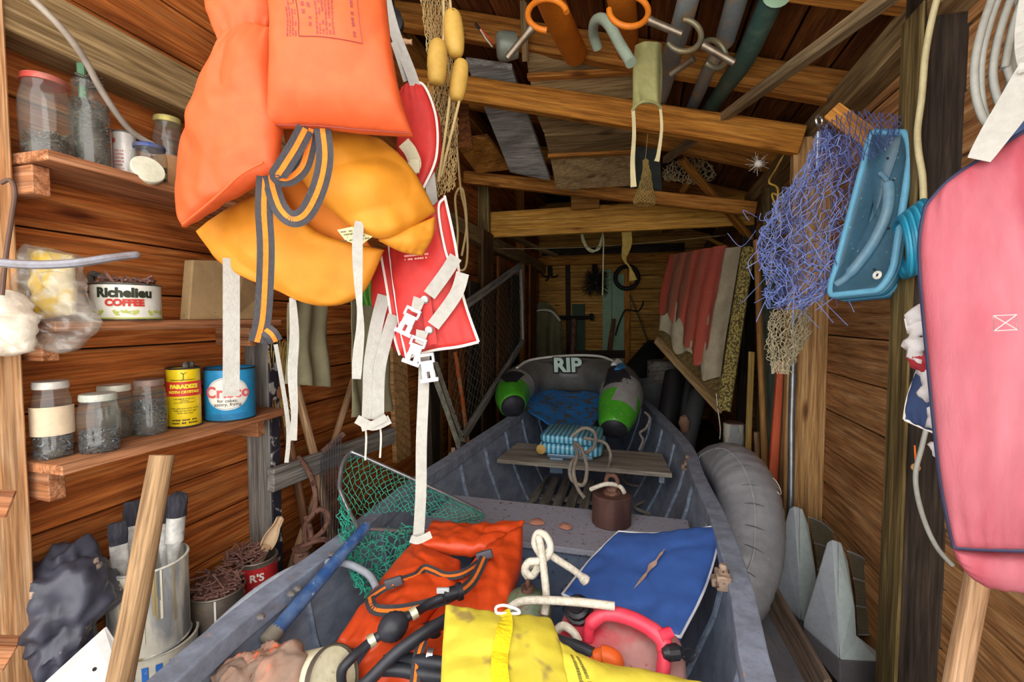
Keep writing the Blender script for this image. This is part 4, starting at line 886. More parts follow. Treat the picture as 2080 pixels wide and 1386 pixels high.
# ------------------------------------------------------------------ bench and cans below the shelves
BZ = .30
bn = thing('low_bench', 'low plank bench along the left wall under the paint cans', 'bench', (XL+.14, 1.1, 0))
for k in range(2): beam('board', (XL+.065+.13*k, .64, BZ-.012), (XL+.065+.13*k, 1.36, BZ-.012), .125, .022, GREYW, bn)
for y in (.68, 1.32):
    for x in (XL+.03, XL+.23): beam('leg', (x, y, 0), (x, y, BZ-.024), .04, .04, GREYW, bn, up=(0,1,0))
PAINT = M('paint_drips', '#dcd6c6', .6, .0, c2='#8b8f95', amt=.85, sc=9, stretch=(1,1,.25), lo=.44, hi=.56, c3='#8a7a4a', sc3=16, lo3=.62, bs=.3, bsc=20)
bz = solve(280, -1.14, BZ)
def can_at(c, r, z0, z1, name, label, mat, inner='#8f8c84', cat='can'):
    t = thing(name, label, cat, (c.x, c.y, z0)); h = z1-z0; b = V(c.x, c.y, z0)
    MB().lathe([(r*.985,.001),(r,.004),(r,h),(r*.965,h),(r*.965,.012)], 40, b).build('body', mat, t, angle=35); bd_ = t.children[-1] if t.children else t
    for q in (.003, h-.002): MB().torus(b+V(0,0,q), (0,0,1), r, .003, 40, 6).build('rim', mat, t)
    return t, b, h
zc1 = PX(280,1142,-1.14).z; zmid = PX(315,1292,-1.14).z
cc = (solve(280,-1.14,zc1)); pr = .083
t2, b2, h2 = can_at(solve(318,-1.14,zmid), pr*1.02, BZ+.001, zmid-.003, 'paint_can', 'white paint can with blue vertical stripes under the dripped can', M('stripe_base', '#d8d3c4', .5, c2='#b9ad98', amt=.5, sc=8))
for k in range(12):
    a = -1.6+k*.31; patch_on_cyl(b2, pr*1.02, CAM-b2, a, a+.15, .012, h2*.82, n=3).build('blue_stripe', M('stripe_blue', '#2a6cc0', .5, c2='#d8d3c4', amt=.7, sc=14, lo=.52, hi=.58), t2)
t1, b1, h1_ = can_at(V(cc.x*.45+b2.x*.55, cc.y*.45+b2.y*.55, 0), pr, zmid+.001, zc1, 'paint_can', 'upper paint can crusted with cream drips holding brushes', PAINT)
MB().lathe([(.016,0),(.018,.004),(.010,.006)], 18, b1+((CAM-b1)+V(-.25,0,0)).normalized()*0+V(*( (Vector((CAM.x-b1.x-.35, CAM.y-b1.y, 0)).normalized()*pr)[:2]), h1_*.86), Vector((CAM.x-b1.x-.35, CAM.y-b1.y, 0))).build('handle_ear', PAINT, t1)
for k in range(16):
    a_ = R(-1.5,1.5); l_ = R(.25,.85); w_ = R(.03,.08); patch_on_cyl(b1, pr, CAM-b1, a_, a_+w_, h1_*(1-l_), h1_*.99, off=.0018, n=3).build('paint_drip', (M('drip_cream', '#e4dcc4', .5), M('drip_tan', '#a8966a', .6), M('drip_slate', '#74797c', .5))[k % 3 if k > 6 else 0], t1)
BR = M('bristle_black', '#2c2c34', .9, c2='#4a4954', amt=.6, sc=10, stretch=(8,8,1), bs=.8, bsc=90); FER = M('ferrule_painted', '#d8d6d0', .5, .2, c2='#8d8b88', amt=.6, sc=20)
def brush(base, tip, w, th, label, rnd=False):
    ax = (tip-base); L = ax.length; ax.normalize(); t = thing('paint_brush', label, 'brush', base, 'brushes in the dripped paint can')
    sd = ax.cross((CAM-tip).normalized()).normalized(); nn = sd.cross(ax)
    def loft(st, nm, mt, n=14):
        m = MB(); vs = []
        for (q, a, b) in st:
            for k in range(n):
                g = 2*math.pi*k/n; ca, sa = math.cos(g), math.sin(g); e = .5 if not rnd else 1
                vs.append(base+ax*(L*q)+sd*(math.copysign(abs(ca)**e, ca)*a)+nn*(math.copysign(abs(sa)**e, sa)*b))
        m.add(vs, [(i*n+k, i*n+(k+1) % n, (i+1)*n+(k+1) % n, (i+1)*n+k) for i in range(len(st)-1) for k in range(n)]+[tuple(range(n)), tuple(range((len(st)-1)*n, len(st)*n))])
        return m
    loft([(0,.006,.005),(.3,.009,.006),(.45,.012,.007)], 0, 0).build('handle', FER, t, angle=60) if False else loft([(0,.006,.005),(.42,.010,.006),(.60,w*.42,th*.5)], 0, 0).build('handle', FER, t, angle=60)
    loft([(.60,w*.5,th*.5),(.80,w*.5,th*.5)], 0, 0).build('ferrule', FER, t, angle=60)
    bm_ = loft([(.80,w*.48,th*.45),(.90,w*.54,th*.55),(.97,w*.5,th*.45),(1,w*(.12 if rnd else .47),th*.2)], 0, 0)
    if rnd:
        for v in bm_.v: v += V(R(-.003,.003), R(-.003,.003), R(-.003,.003))
    bm_.build('bristles', BR, t, angle=60)
zb = b1.z+.03
brush(b1+V(-.03,-.035,.05), P(238,1062,1.06), .034, .012, 'small flat brush with short black bristles, leftmost in the can')
brush(b1+V(-.02,-.01,.05), P(273,1018,1.13), .042, .014, 'taller flat brush partly behind the big handle')
brush(b1+V(.02,.03,.05), P(332,1020,1.20), .034, .012, 'paint spattered brush just right of the big handle')
brush(b1+V(.035,.02,.05), P(362,1000,1.16), .040, .030, 'stiff crusted brush with a pointed clump of bristles', True)
hw = wood('handle_worn', '#7c5f42', '#a58560', '#bd9f7c', stain=.3, rv=.05, knots=False)
def pole(name, a, b, r0, r1, mat, label, cat='pole', group=None, n=14, mid=None, parent=None):
    """round shaft, local X along it"""
    a = Vector(a); b = Vector(b); x = b-a; L = x.length; x.normalize(); z = x.orthogonal().normalized(); y = z.cross(x); me = bpy.data.meshes.new(name)
    m = MB(); K = 8; m.tube([V(-L/2+L*i/K, .0025*math.sin(i*1.7), .0025*math.cos(i*1.3)) for i in range(K+1)], [r0+(r1-r0)*i/K for i in range(K+1)], n)
    me.from_pydata(m.v, [], m.f); bm = bmesh.new(); bm.from_mesh(me); bmesh.ops.recalc_face_normals(bm, faces=bm.faces[:]); bm.to_mesh(me); bm.free()
    me.polygons.foreach_set('use_smooth', [True]*len(me.polygons)); me.set_sharp_from_angle(angle=math.radians(50)); me.materials.append(mat)
    o = bpy.data.objects.new(name, me); M4 = Matrix((x, y, z)).transposed().to_4x4(); M4.translation = (a+b)/2; link(o, M4, parent)
    if label: tag(o, label, cat, group)
    return o
a0 = P(333,925,.82); a1 = P(240,1386,.75); dd = (a1-a0).normalized(); a2 = a0+dd*((a0.z-.02)/-dd.z)
pole('tool_handle', a0, a2, .0185, .020, hw, 'thick worn wooden tool handle standing in the left foreground', 'handle', n=20)
m = crumple(P(132,1240,.99), .074, .125, .55, 10, 4, (-.25,.3,1), (60,44))
m.build('tarp_bundle', M('plastic_slate', '#4a4b58', .38, c2='#33333d', amt=.7, sc=7, c3='#b5a08c', sc3=14, lo3=.68), None, angle=60, label='crumpled dark slate plastic sheet wedged beside the paint cans', cat='tarp')
m = MB(); m.poly(pp([(85,1392,.88),(190,1296,.93),(212,1276,.95),(246,1330,.92),(262,1440,.84),(60,1460,.82)]), RC @ V(.1,.1,-1), .004); wp_ = m.build('enamel_sheet', M('enamel_white', '#e4e4e2', .45, c2='#c9c9c6', amt=.4, sc=5), None, smooth=False, label='white enamelled sheet metal panel leaning at the bottom left', cat='panel')
for (a, b, zc) in ((192,1360,.889),(222,1365,.884),(250,1310,.92)): MB().lathe([(.0035,0),(.0035,.0015)], 12, P(a,b,zc-.006), CAM-P(a,b,zc)).build('bolt_hole', M('hole_dark', '#2a2622', .9), wp_)
# nail tins
TIN = M('tin_dull', '#8d8378', .5, .5, c2='#6b5c52', amt=.7, sc=7, c3='#a88a6c', sc3=18, lo3=.64)
cN = solve(442,-1.10,.40); tN, bN, hN = can_at(cN, .066, .362, PX(442,1192,-1.10).z, 'nail_tin', 'dull tin heaped with rusty nails and a white paint drip', TIN)
MB().lathe([(.062,hN-.01),(.045,hN+.012),(.015,hN+.024)], 20, bN).build('nail_heap', M('rust_heap', '#5a3b34', .95, bs=.8, bsc=60), tN)
sticks(bN, .070, .028, 130, .07, .0027, RUSTN, tN, 'nails', flat=.3, z0=hN)
patch_on_cyl(bN, .066, CAM-bN, -.12, -.05, hN*.15, hN*.98, n=3).build('paint_drip', WHT, tN)
tG, bG, hG = can_at(cN, .068, BZ+.001, .358, 'flat_tin', 'short dark brown tin under the tin of rusty nails', M('tin_dark_brown', '#4d3a33', .5, .3, c2='#7a6252', amt=.5, sc=10))
print_flat('GGS', .026, cyl_map(bG, .068, CAM-bG, h=.028), WHT, tG)
cR = solve(522,-1.10,.40); tR, bR, hR = can_at(cR, .056, BZ+.001, PX(522,1128,-1.10).z, 'coffee_tin', 'red coffee tin with white letters holding a wooden scoop and nails', TIN)
patch_on_cyl(bR, .056, CAM-bR, -2, 2, hR*.42, hR*.92, n=24).build('red_label', M('label_red', '#c42a2c', .45, c2='#a3262a', amt=.5, sc=10, c3='#c9b8a8', sc3=40, lo3=.70), tR)
print_flat("R'S", .030, cyl_map(bR, .057, CAM-bR, h=hR*.78), WHT, tR, bold=.001); print_flat('EE', .018, cyl_map(bR, .057, CAM-bR+V(-.5,0,0), h=hR*.50), WHT, tR, bold=.0008)
mm = MB(); Sx = cyl_map(bR, .058, CAM-bR, h=hR*.62); mm.tube([Sx(.010*math.cos(k/3), .006*math.sin(k/3))[0] for k in range(30)], .0006, 4); mm.build('scribble', WHT, tR)
sticks(bR+V(-.02,-.02,0), .062, .025, 110, .07, .0024, RUSTN, tR, 'nails', flat=.35, z0=hR)
scp = thing('wooden_scoop', 'pale carved wooden scoop stuck in the red coffee tin', 'scoop', bR+V(.01,0,hR-.03))
e0, e1 = bR+V(.0,-.005,hR-.04), P(568,1056,1.42); SCW = M('scoop_wood', '#cdb190', .8, c2='#a98560', amt=.5, sc=8)
MB().tube([e0, e0.lerp(e1,.45)], [.010,.013], 10).build('handle', SCW, scp)
dx_ = (e1-e0).normalized(); sd = dx_.cross(CAM-e1).normalized(); nn = sd.cross(dx_)
MB().grid(lambda u, v: e0.lerp(e1, .42+.60*v) + sd*math.cos(math.pi*u)*.021*(.55+.45*math.sin(math.pi*min(1,v+.25))) - nn*math.sin(math.pi*u)*.018, 12, 10).build('bowl', SCW, scp); 
o = [x for x in scp.children if x.name.startswith('bowl')][0]; sm = o.modifiers.new('solid', 'SOLIDIFY'); sm.thickness = .004
# ------------------------------------------------------------------ tools behind the rail
trim(PX(548,977,-1.13), PX(798,884,-1.13), .028, .075, GREYW, 'weathered grey tool rail nailed to the left studs')
TB = wood('tool_brown', '#5c3c24', '#80573a', '#996e4c', stain=.4, rv=.1, knots=False); TP = wood('tool_pale', '#9a7652', '#bd9772', '#d0ad8a', stain=.25, rv=.1, knots=False)
def floor_to(px0, py0, X0, px1, py1, X1):
    a, b = PX(px0,py0,X0), PX(px1,py1,X1); d = (b-a).normalized(); return a, a+d*((a.z-.03)/-d.z) if d.z < 0 else b
a, b = floor_to(553,735,-1.19,620,1058,-1.14); pole('broom_handle', a, b, .014, .016, TB, 'dark brown handle leaning behind the grey tool rail', 'handle')
a, b = floor_to(602,780,-1.17,672,1075,-1.12); pole('shovel_handle', a, b, .015, .016, TP, 'pale straight tool handle passing behind the rail', 'handle')
a, b = floor_to(722,762,-1.19,640,1010,-1.17); pole('hoe_handle', a, b, .013, .014, TP, 'thin handle leaning the other way across the rail', 'handle')
bro = thing('straw_broom', 'upturned straw broom head behind the striped strap end', 'broom', PX(575,800,-1.18))
m = MB()
for k in range(110):
    u = R(-1,1); a = PX(562+u*10, 800+R(-4,4), -1.17); b = PX(566+u*22+R(-4,4), 690+R(0,30), -1.17+R(-.02,.03)) if random.random() < .75 else PX(575+u*24, 830+R(0,40), -1.14+R(-.02,.02)); m.tube([a, a.lerp(b,.5)+V(0,R(-.006,.006),R(-.006,.006)), b], .0009, 3, False)
m.build('straw', M('straw', '#c9a35a', .9), bro, kind='stuff'); MB().lathe([(.022,0),(.026,.02),(.020,.04)], 12, PX(562,808,-1.17)).build('binding', M('straw_binding', '#8a5a34', .9), bro)
OLC = M('cloth_olive', '#8f8a6c', .95, c2='#716c52', amt=.5, sc=4, bs=.4, bsc=50)
for i, (q, lb) in enumerate((([(584,615),(664,608),(666,786),(578,780)], 'olive grey cloth hanging behind the amber vest'), ([(712,610),(790,615),(792,835),(712,848)], 'olive rag hanging behind the white straps'))):
    X_ = (-1.06,-1.02)[i]; pt = [PX(*k, X_) for k in q]; S = coons([pt[0], pt[1]], [pt[1], pt[2]], [pt[3], pt[2]], [pt[0], pt[3]]); sheet(S, .004, 24, 20, fold=.012, fn=2.3, wr=.01).build('hanging_cloth', OLC, None, label=lb, cat='cloth', angle=80)
slab('pine_offcut', [PX(797,700,-1.222), PX(826,700,-1.222), PX(836,925,-1.222), PX(806,942,-1.222)], .025, STUDR, 'pale pine board standing against the left wall', 'board', ext=(-1,0,0))
beam('dark_board', PX(862,640,-1.1), PX(878,1120,-1.1), .03, .05, DARKW, None, up=(1,0,0), label='dark narrow board standing behind the long white strap', category='board')
rk = thing('garden_rake', 'steel lawn rake with many thin wire tines behind the tool rail', 'rake', PX(680,1090,-1.05))
for k in range(9): MB().tube(pp([(652+k*5, 915-k*4, 1.72),(650+k*5.5, 1000, 1.68),(655+k*4.5, 1100, 1.64)]), .0022, 6).build('tine', M('tine_steel', '#6c6e76', .4, .7), rk)
beam('crossbar', P(655,918,1.72), P(700,880,1.74), .012, .02, RUST, rk)
ant = thing('iron_tangs', 'rusty looped iron tongs hanging from the grey tool rail', 'iron tool', P(640, 1130, 1.5))
for l in ([(606,928,1.62),(628,960,1.6),(640,1000,1.58),(638,1040,1.56),(620,1070,1.54),(624,1100,1.52),(655,1080,1.53),(668,1050,1.55),(650,1035,1.56),(622,1060,1.53)], [(622,1050,1.56),(632,1090,1.53),(618,1125,1.5),(600,1140,1.48)], [(600,1120,1.5),(640,1100,1.52),(664,1098,1.52),(664,1120,1.51),(640,1130,1.5),(612,1140,1.49)]):
    MB().tube(cr(pp(l), 8), .0085, 8).build('bar', RUST, ant)
MB().lathe([(.022,0),(.03,.02),(.024,.05),(.03,.06)], 12, P(614,1150,1.5)).build('weight', RUST, ant)
# wire screen with frame
scr = thing('wire_screen', 'chicken wire screen in a grey wooden frame leaning at the left wall', 'screen', PX(935,900,-.98))
A_, B_, C_, D_ = PX(905,648,-1.06), PX(1058,540,-1.06), PX(1062,694,-1.0), PX(930,905,-.98)
for a, b, w_ in ((A_,B_,.05),(B_,C_,.035),(C_,D_,.045)): beam('frame_bar', a, b, w_, .028, GREYW, scr, up=(1,0,0))
S = coons([A_,B_],[B_,C_],[D_,C_],[A_,D_]); net(S, 20, 22, .0014, .003).build('chicken_wire', M('wire_galv', '#8c8a7c', .5, .6), scr, kind='stuff', smooth=False)
ang = thing('angle_iron', 'perforated cream steel angle bar standing against the wire screen', 'bar', PX(931,905,-.95))
ANG = M('angle_cream', '#b9b9a8', .5, .3, c2='#6d6c60', amt=.6, sc=14, c3='#55483a', sc3=40, lo3=.66)
beam('flange', PX(872,735,-.98), PX(931,903,-.94), .032, .005, ANG, ang, up=(1,-.4,0)); beam('flange', PX(884,735,-.99), PX(941,898,-.95), .004, .032, ANG, ang, up=(1,-.4,0))
a, b = PX(892,745,-.975), PX(944,895,-.935)
for k in range(9): MB().lathe([(.004,-.003),(.004,.003)], 10, a.lerp(b,(k+.5)/9), (1,-.4,0)).build('bolt_hole', M('hole_dark', '#2a2622', .9), ang)
pole('orange_pole', PX(925,715,-1.12), PX(975,1075,-1.04), .014, .014, M('pole_orange', '#c0571e', .6, c2='#b98a58', amt=.8, sc=6, lo=.45, hi=.55), 'orange pole wrapped in peeling tape behind the chicken wire')
# landing net
ln = thing('landing_net', 'triangular aluminium landing net with green mesh and a blue handle on the gunwale', 'landing net', P(740, 1080, 1.33))
ALU = M('aluminium_tube', '#b9bcc2', .3, .8, c2='#8d9096', amt=.4, sc=20); NETG = M('net_green', '#2f9f86', .7)
fr = [(728,1074,1.34),(712,1045,1.38),(692,1000,1.42),(690,975,1.45),(697,940,1.49),(712,920,1.53),(724,922,1.53),(800,956,1.57),(900,1002,1.62),(978,1040,1.66)]
MB().tube(cr(pp(fr), 6), .0062, 10).build('frame', ALU, ln); MB().tube(pp([(978,1040,1.66),(984,1050,1.66),(862,1082,1.45),(742,1074,1.34)]), .0058, 10).build('frame_arm', ALU, ln)
HB = M('handle_blue', '#2c4f86', .45, c2='#6d86a8', amt=.5, sc=16, c3='#9fb0c4', sc3=50, lo3=.66)
MB().tube(pp([(744,1070,1.30),(700,1120,1.22),(612,1222,1.09),(545,1300,1.01)]), [.014,.015,.0165,.0165], 14).build('handle', HB, ln)
MB().lathe([(.0175,-.02),(.019,-.01),(.019,.01),(.014,.014)], 12, P(549,1296,1.015), P(545,1300,1.01)-P(612,1222,1.09)).build('end_cap', M('cap_grey', '#8d8578', .7), ln)
S = coons(pp([(712,920,1.53),(800,956,1.57),(978,1040,1.66)]), pp([(978,1040,1.66),(985,1052,1.60),(960,1075,1.52)]), pp([(700,1060,1.36),(780,1040,1.46),(880,1050,1.5),(960,1075,1.52)]), pp([(712,920,1.53),(690,975,1.45),(700,1060,1.36)]))
net(S, 24, 12, .0011, .004, wob=.003).build('mesh', NETG, ln, kind='stuff', smooth=False)
S = coons(pp([(692,1000,1.42),(720,1060,1.36),(780,1075,1.38),(862,1060,1.45)]), pp([(862,1060,1.45),(850,1120,1.38),(800,1200,1.27)]), pp([(720,1180,1.2),(750,1215,1.2),(800,1200,1.27)]), pp([(692,1000,1.42),(690,1080,1.33),(720,1180,1.2)]))
net(S, 22, 24, .0011, .010, wob=.006).build('mesh_bag', NETG, ln, kind='stuff', smooth=False)
rope('grey_hose', pp([(385,1330,1.1),(450,1262,1.12),(530,1195,1.16),(610,1152,1.2),(690,1143,1.22),(745,1165,1.2),(765,1195,1.17)]), .0095, M('hose_pale_grey', '#9aa0aa', .5, c2='#7a7f88', amt=.5, sc=9), 'pale grey hose arching over the near left gunwale', 'hose', k=10)
# ================================================================== life vests hanging near the door
hk = thing('hanging_hook', 'steel hooks overhead from which the life vests hang', 'hook', (-.5, .93, 1.95))
MB().tube([V(-.62,.95,2.02), V(-.62,.95,2.42)], .006, 8).build('rod', STEEL, hk); MB().tube([V(-.30,.95,2.02), V(-.30,.95,2.33)], .006, 8).build('rod', STEEL, hk)
MB().tube([V(-.72,.95,2.02), V(-.08,.95,2.02)], .010, 10).build('crossbar', STEEL, hk)
va = thing('life_vest', 'large faded orange life vest hanging nearest, with printed panel', 'life vest', P(600, 460, .78))
# front panel
S = coons(pp([(540,-60,.76),(650,-70,.74),(778,-60,.76)]), pp([(778,-60,.76),(795,100,.75),(815,205,.76),(840,278,.79)]), pp([(540,262,.79),(640,262,.785),(740,272,.785),(840,278,.79)]), pp([(540,-60,.76),(553,60,.75),(550,180,.76),(540,262,.79)]))
vaf = pillow(S, .030, 30, 36, .33, .005, 12, seed=1); vaf.build('front_panel', ORV2, va, angle=80)
# left panel: two soft blocks
S = coons(pp([(405,-60,.80),(470,-70,.79),(556,-60,.80)]), pp([(556,-60,.80),(560,20,.79),(545,60,.79)]), pp([(448,95,.80),(500,70,.79),(545,60,.79)]), pp([(405,-60,.80),(425,30,.80),(448,95,.80)]))
pillow(S, .025, 20, 20, .4, .010, 14, seed=2).build('shoulder_panel', ORV2, va, angle=80)
S = coons(pp([(470,62,.80),(510,50,.79),(550,55,.78)]), pp([(550,55,.78),(556,190,.77),(562,345,.78)]), pp([(372,462,.84),(470,395,.80),(562,345,.78)]), pp([(470,62,.80),(415,200,.83),(368,380,.86),(372,462,.84)]))
pillow(S, .038, 28, 36, .40, .010, 11, seed=3).build('left_panel', ORV2, va, angle=80)
INKP = M('ink_purple', '#8f3a38', .6)
dashes(va, vaf.front, .20, .30, .10, .50, 4, INKP); dashes(va, vaf.front, .34, .44, .10, .44, 2, INKP, fill=.6); dashes(va, vaf.front, .46, .62, .10, .49, 6, INKP); dashes(va, vaf.front, .74, .78, .2, .5, 1, INKP, fill=.5)
def vq(u, v): p = vaf.front(u, v); return p+(CAM-p).normalized()*.001
MB().tube([vq(.315,.05+.45*k/12) for k in range(13)]+[vq(.315+.49*k/12,.50+.015*k/12) for k in range(13)]+[vq(.805,.515-.46*k/12) for k in range(13)], .0006, 4).build('print_frame', INKP, va)
MB().tube([vq(.70+.045*math.cos(k*.35), .16+.03*math.sin(k*.35)) for k in range(19)], .0006, 4).build('print_seal', INKP, va)
MB().tube(cr(pp([(545,254,.775),(640,255,.765),(740,264,.765),(832,270,.775)])), .0009, 5).build('stitching', INKP, va)
MB().tube(cr(pp([(372,456,.805),(440,400,.78),(490,355,.765),(535,330,.76)]), 6), .0022, 6).build('seam_ridge', ORV2, va)
for px in (600, 720): ribbon([P(px,-55,.77), P(px-10,-180,.83), V(-.62 if px < 650 else -.34, .95, 2.02)], .03).build('hanger_strap', WEBD, va, smooth=False)
# striped straps of that vest
striped_strap(va, pp([(620,262,.77),(600,300,.755),(575,340,.75),(565,358,.755),(585,362,.765),(612,340,.77),(625,300,.775),(632,262,.78)]), .026)
striped_strap(va, pp([(655,262,.775),(660,320,.765),(648,380,.76),(622,432,.76),(595,445,.765),(570,425,.775),(555,385,.785),(548,345,.79)]), .026)
striped_strap(va, pp([(540,340,.79),(536,420,.775),(540,500,.77),(538,580,.77),(533,650,.77),(522,695,.775)]), .026)
striped_strap(va, pp([(540,670,.775),(552,680,.77),(560,694,.775)]), .022)
# amber vest behind
AMB = M('vest_amber', '#cc841c', .65, c2='#c67c1a', amt=.5, sc=3, bs=.2, bsc=40)
vb = thing('life_vest', 'amber yellow collar style life vest hanging below the orange one', 'life vest', P(650, 620, .92))
S = coons(pp([(400,470,.93),(470,420,.92),(560,380,.91)]), pp([(560,380,.91),(640,470,.90),(780,508,.92)]), pp([(560,588,.92),(650,622,.92),(730,600,.92),(780,508,.92)]), pp([(400,470,.93),(460,540,.93),(560,588,.92)]))
pillow(S, .030, 30, 26, .4, .010, 10, seed=4).build('lower_lobe', AMB, vb, angle=80)
S = coons(pp([(575,250,.88),(660,260,.86),(775,285,.90)]), pp([(775,285,.90),(835,340,.90),(885,430,.92)]), pp([(640,400,.86),(730,470,.85),(800,480,.86),(885,430,.92)]), pp([(575,250,.88),(590,330,.87),(640,400,.86)]))
pillow(S, .036, 30, 28, .4, .012, 10, seed=5).build('upper_lobe', AMB, vb, angle=80)
S = coons(pp([(770,475,.88),(820,465,.88),(884,440,.91)]), pp([(884,440,.91),(880,480,.90),(858,520,.90)]), pp([(770,490,.88),(815,512,.89),(858,520,.90)]), pp([(770,475,.88),(768,482,.88),(770,490,.88)]))
pillow(S, .020, 18, 14, .45, .006, 18, seed=6).build('gathered_end', AMB, vb, angle=80)
S = coons(pp([(560,310,.93),(600,300,.93),(660,330,.93)]), pp([(660,330,.93),(700,420,.93),(760,510,.93)]), pp([(520,420,.95),(640,500,.95),(760,510,.93)]), pp([(560,310,.93),(540,360,.94),(520,420,.95)]))
pillow(S, .012, 18, 18, .4, .003, 10, seed=7).build('inner_collar', M('vest_amber_dark', '#d87d22', .7, bs=.2, bsc=40), vb, angle=80)
c_ = P(722,480,.853); Sx = plane_map(c_, RC @ V(1,.12,0), RC @ V(-.12,1,0))
m = MB(); m.add([Sx(a,b)[0]+Sx(0,0)[1]*.004 for a,b in ((-.030,.014),(.032,.020),(.034,-.004),(.006,-.020),(-.018,-.006))], [(0,1,2,3,4)]); m.build('care_label', M('label_cream', '#d9cf9a', .8), vb, smooth=False)
dashes(vb, lambda u, v: Sx(-.024+.05*u, -.010+.022*v)[0]+Sx(0,0)[1]*.005, 0, 1, 0, 1, 4, M('ink_olive', '#4a4420', .7), 'u', .7)
ribbon([P(700,260,.90), P(690,-60,.92), V(-.46,.95,2.02)], .03).build('hanger_strap', WEBW, vb, smooth=False)
def wstrap(parent, pts, w, facing=None, wp=None, name='strap'): return ribbon(pp(pts), w, facing, .002, 6, False, 0, wp).build(name, WEBW, parent, smooth=False)
wstrap(vb, [(730,450,.83),(726,500,.83),(728,580,.835),(732,660,.84),(727,720,.84),(724,770,.845)], .017, wp=lambda t: .55+.5*abs(math.sin(5*t+.6)))
wstrap(vb, [(470,525,.90),(470,640,.90),(470,740,.90),(469,805,.90)], .028)
wstrap(vb, [(594,605,.91),(598,680,.905),(594,760,.905),(598,840,.905),(594,895,.905)], .016, wp=lambda t: .7+.4*abs(math.sin(4*t)))
wstrap(vb, [(560,700,.96),(585,860,.95),(582,940,.95)], .008)
# red bag-like vest
RDV = M('vest_red', '#c22d28', .55, c2='#b22524', amt=.4, sc=6, bs=.2, bsc=40)
PIP = M('piping_cream', '#eee6dc', .6)
vc = thing('life_vest', 'red life vest with white piping, white straps and clip buckles', 'life vest', P(860, 735, .98))
tp = pp([(790,500,1.0),(830,470,.99),(870,430,.98),(903,398,.98)]); rt = pp([(903,398,.98),(925,500,.98),(940,600,.98),(972,695,.97)]); bt = pp([(826,728,.97),(880,712,.97),(930,705,.97),(972,695,.97)]); lf = pp([(790,500,1.0),(800,580,.99),(812,660,.98),(826,728,.97)])
S = coons(tp, rt, bt, lf); pillow(S, .022, 28, 34, .32, .004, 12, seed=8).build('front_panel', RDV, vc, angle=80)
for e in (rt, bt, lf): MB().tube([p+(CAM-p).normalized()*.010 for p in cr(e, 8)], .0030, 6).build('piping', PIP, vc)
S = coons(pp([(770,520,1.03),(780,505,1.02),(796,500,1.01)]), pp([(796,500,1.01),(812,620,1.0),(826,728,.99)]), pp([(800,705,1.03),(815,720,1.01),(826,728,.99)]), pp([(770,520,1.03),(760,610,1.03),(800,705,1.03)]))
pillow(S, .016, 14, 24, .4, .002, 12).build('side_gusset', RDV, vc, angle=80)
MB().tube(cr(pp([(774,520,1.0),(788,600,.99),(800,680,.99),(812,722,.985)]), 8), .0028, 6).build('piping', PIP, vc)
MB().tube(cr(pp([(905,402,.955),(892,415,.953),(893,450,.953),(905,510,.953),(915,535,.955)]), 8), .0026, 6).build('piping', PIP, vc)
for l in ([(926,522,.945),(905,555,.94),(872,600,.938)], [(940,555,.945),(925,600,.94),(880,662,.938)]): wstrap(vc, l, .026)
m = MB(); m.poly(pp([(852,590,.948),(872,585,.948),(888,698,.945),(868,702,.945)]), CAM-P(870,640,.95), .003); m.build('strap_patch', M('patch_red', '#c02824', .6), vc, smooth=False)
for px, py in ((863,609),(872,671)): MB().lathe([(.0085,0),(.0085,.003),(.005,.0055)], 18, P(px,py,.942), CAM-P(px,py,.94)).build('snap', STEEL, vc)
def clip(parent, px, py, zc, rot, s=1.0):
    c = P(px, py, zc); x = RC @ V(math.cos(rot), math.sin(rot), 0); y = RC @ V(-math.sin(rot), math.cos(rot), 0); n_ = RC @ V(0,0,1); m = MB()
    def bx(a, b, w_, h_): m.box(c+x*a*s+y*b*s, x*w_*s/2, y*h_*s/2, n_*.004*s)
    bx(0,.020,.032,.006); bx(0,.006,.032,.005); bx(-.0135,.013,.005,.018); bx(.0135,.013,.005,.018); bx(0,-.004,.024,.018); bx(-.008,-.020,.010,.018); bx(.008,-.020,.010,.018); bx(0,-.030,.036,.008)
    m.build('clip_buckle', M('clip_white', '#c4c4c6', .35), parent, smooth=False, bevel=.0012)
clip(vc, 832,648,.93,-.45); clip(vc, 845,708,.93,-.35); clip(vc, 868,742,.93,.15)
wstrap(vc, [(852,606,.935),(846,625,.93),(842,635,.93)], .022, wp=lambda t: 1.1-.4*t); wstrap(vc, [(858,672,.935),(854,690,.93),(850,698,.93)], .022, wp=lambda t: 1.1-.4*t)
wstrap(vc, [(780,600,.99),(765,660,.98),(752,740,.975),(750,800,.97),(748,852,.97)], .026); wstrap(vc, [(800,640,.985),(782,700,.98),(770,760,.975),(768,852,.97)], .024)
m = MB(); q = [(725,852,.965),(758,866,.96),(792,852,.965)]; m = ribbon(pp(q), .018, None, .004); m.build('strap_knot', WEBW, vc, smooth=False); ribbon(pp([(735,870,.962),(758,862,.958),(785,848,.962)]), .014, None, .004).build('strap_knot', WEBW, vc, smooth=False)
wstrap(vc, [(862,722,.95),(860,800,.945),(856,900,.94),(855,1000,.94),(850,1090,.94)], .0195+.002); ribbon(pp([(835,1095,.935),(850,1098,.93),(876,1086,.935)]), .014, None, .005).build('strap_end', WEBW, vc, smooth=False)
for (a, b) in ((742,935),(772,930)): MB().tube(cr(pp([(a,865,.97),(a+2,890,.97),(a,b,.97)])), .0022, 6).build('cord', ROPEW, vc)
Sx = plane_map(P(842,522,.945), RC @ V(1,.1,0), RC @ V(-.1,1,0)); dashes(vc, lambda u, v: Sx(-.02+.05*u, -.007+.014*v)[0], 0, 1, 0, 1, 2, M('print_peel', '#e8b8a8', .7), 'u', .8, 'peeling_print')
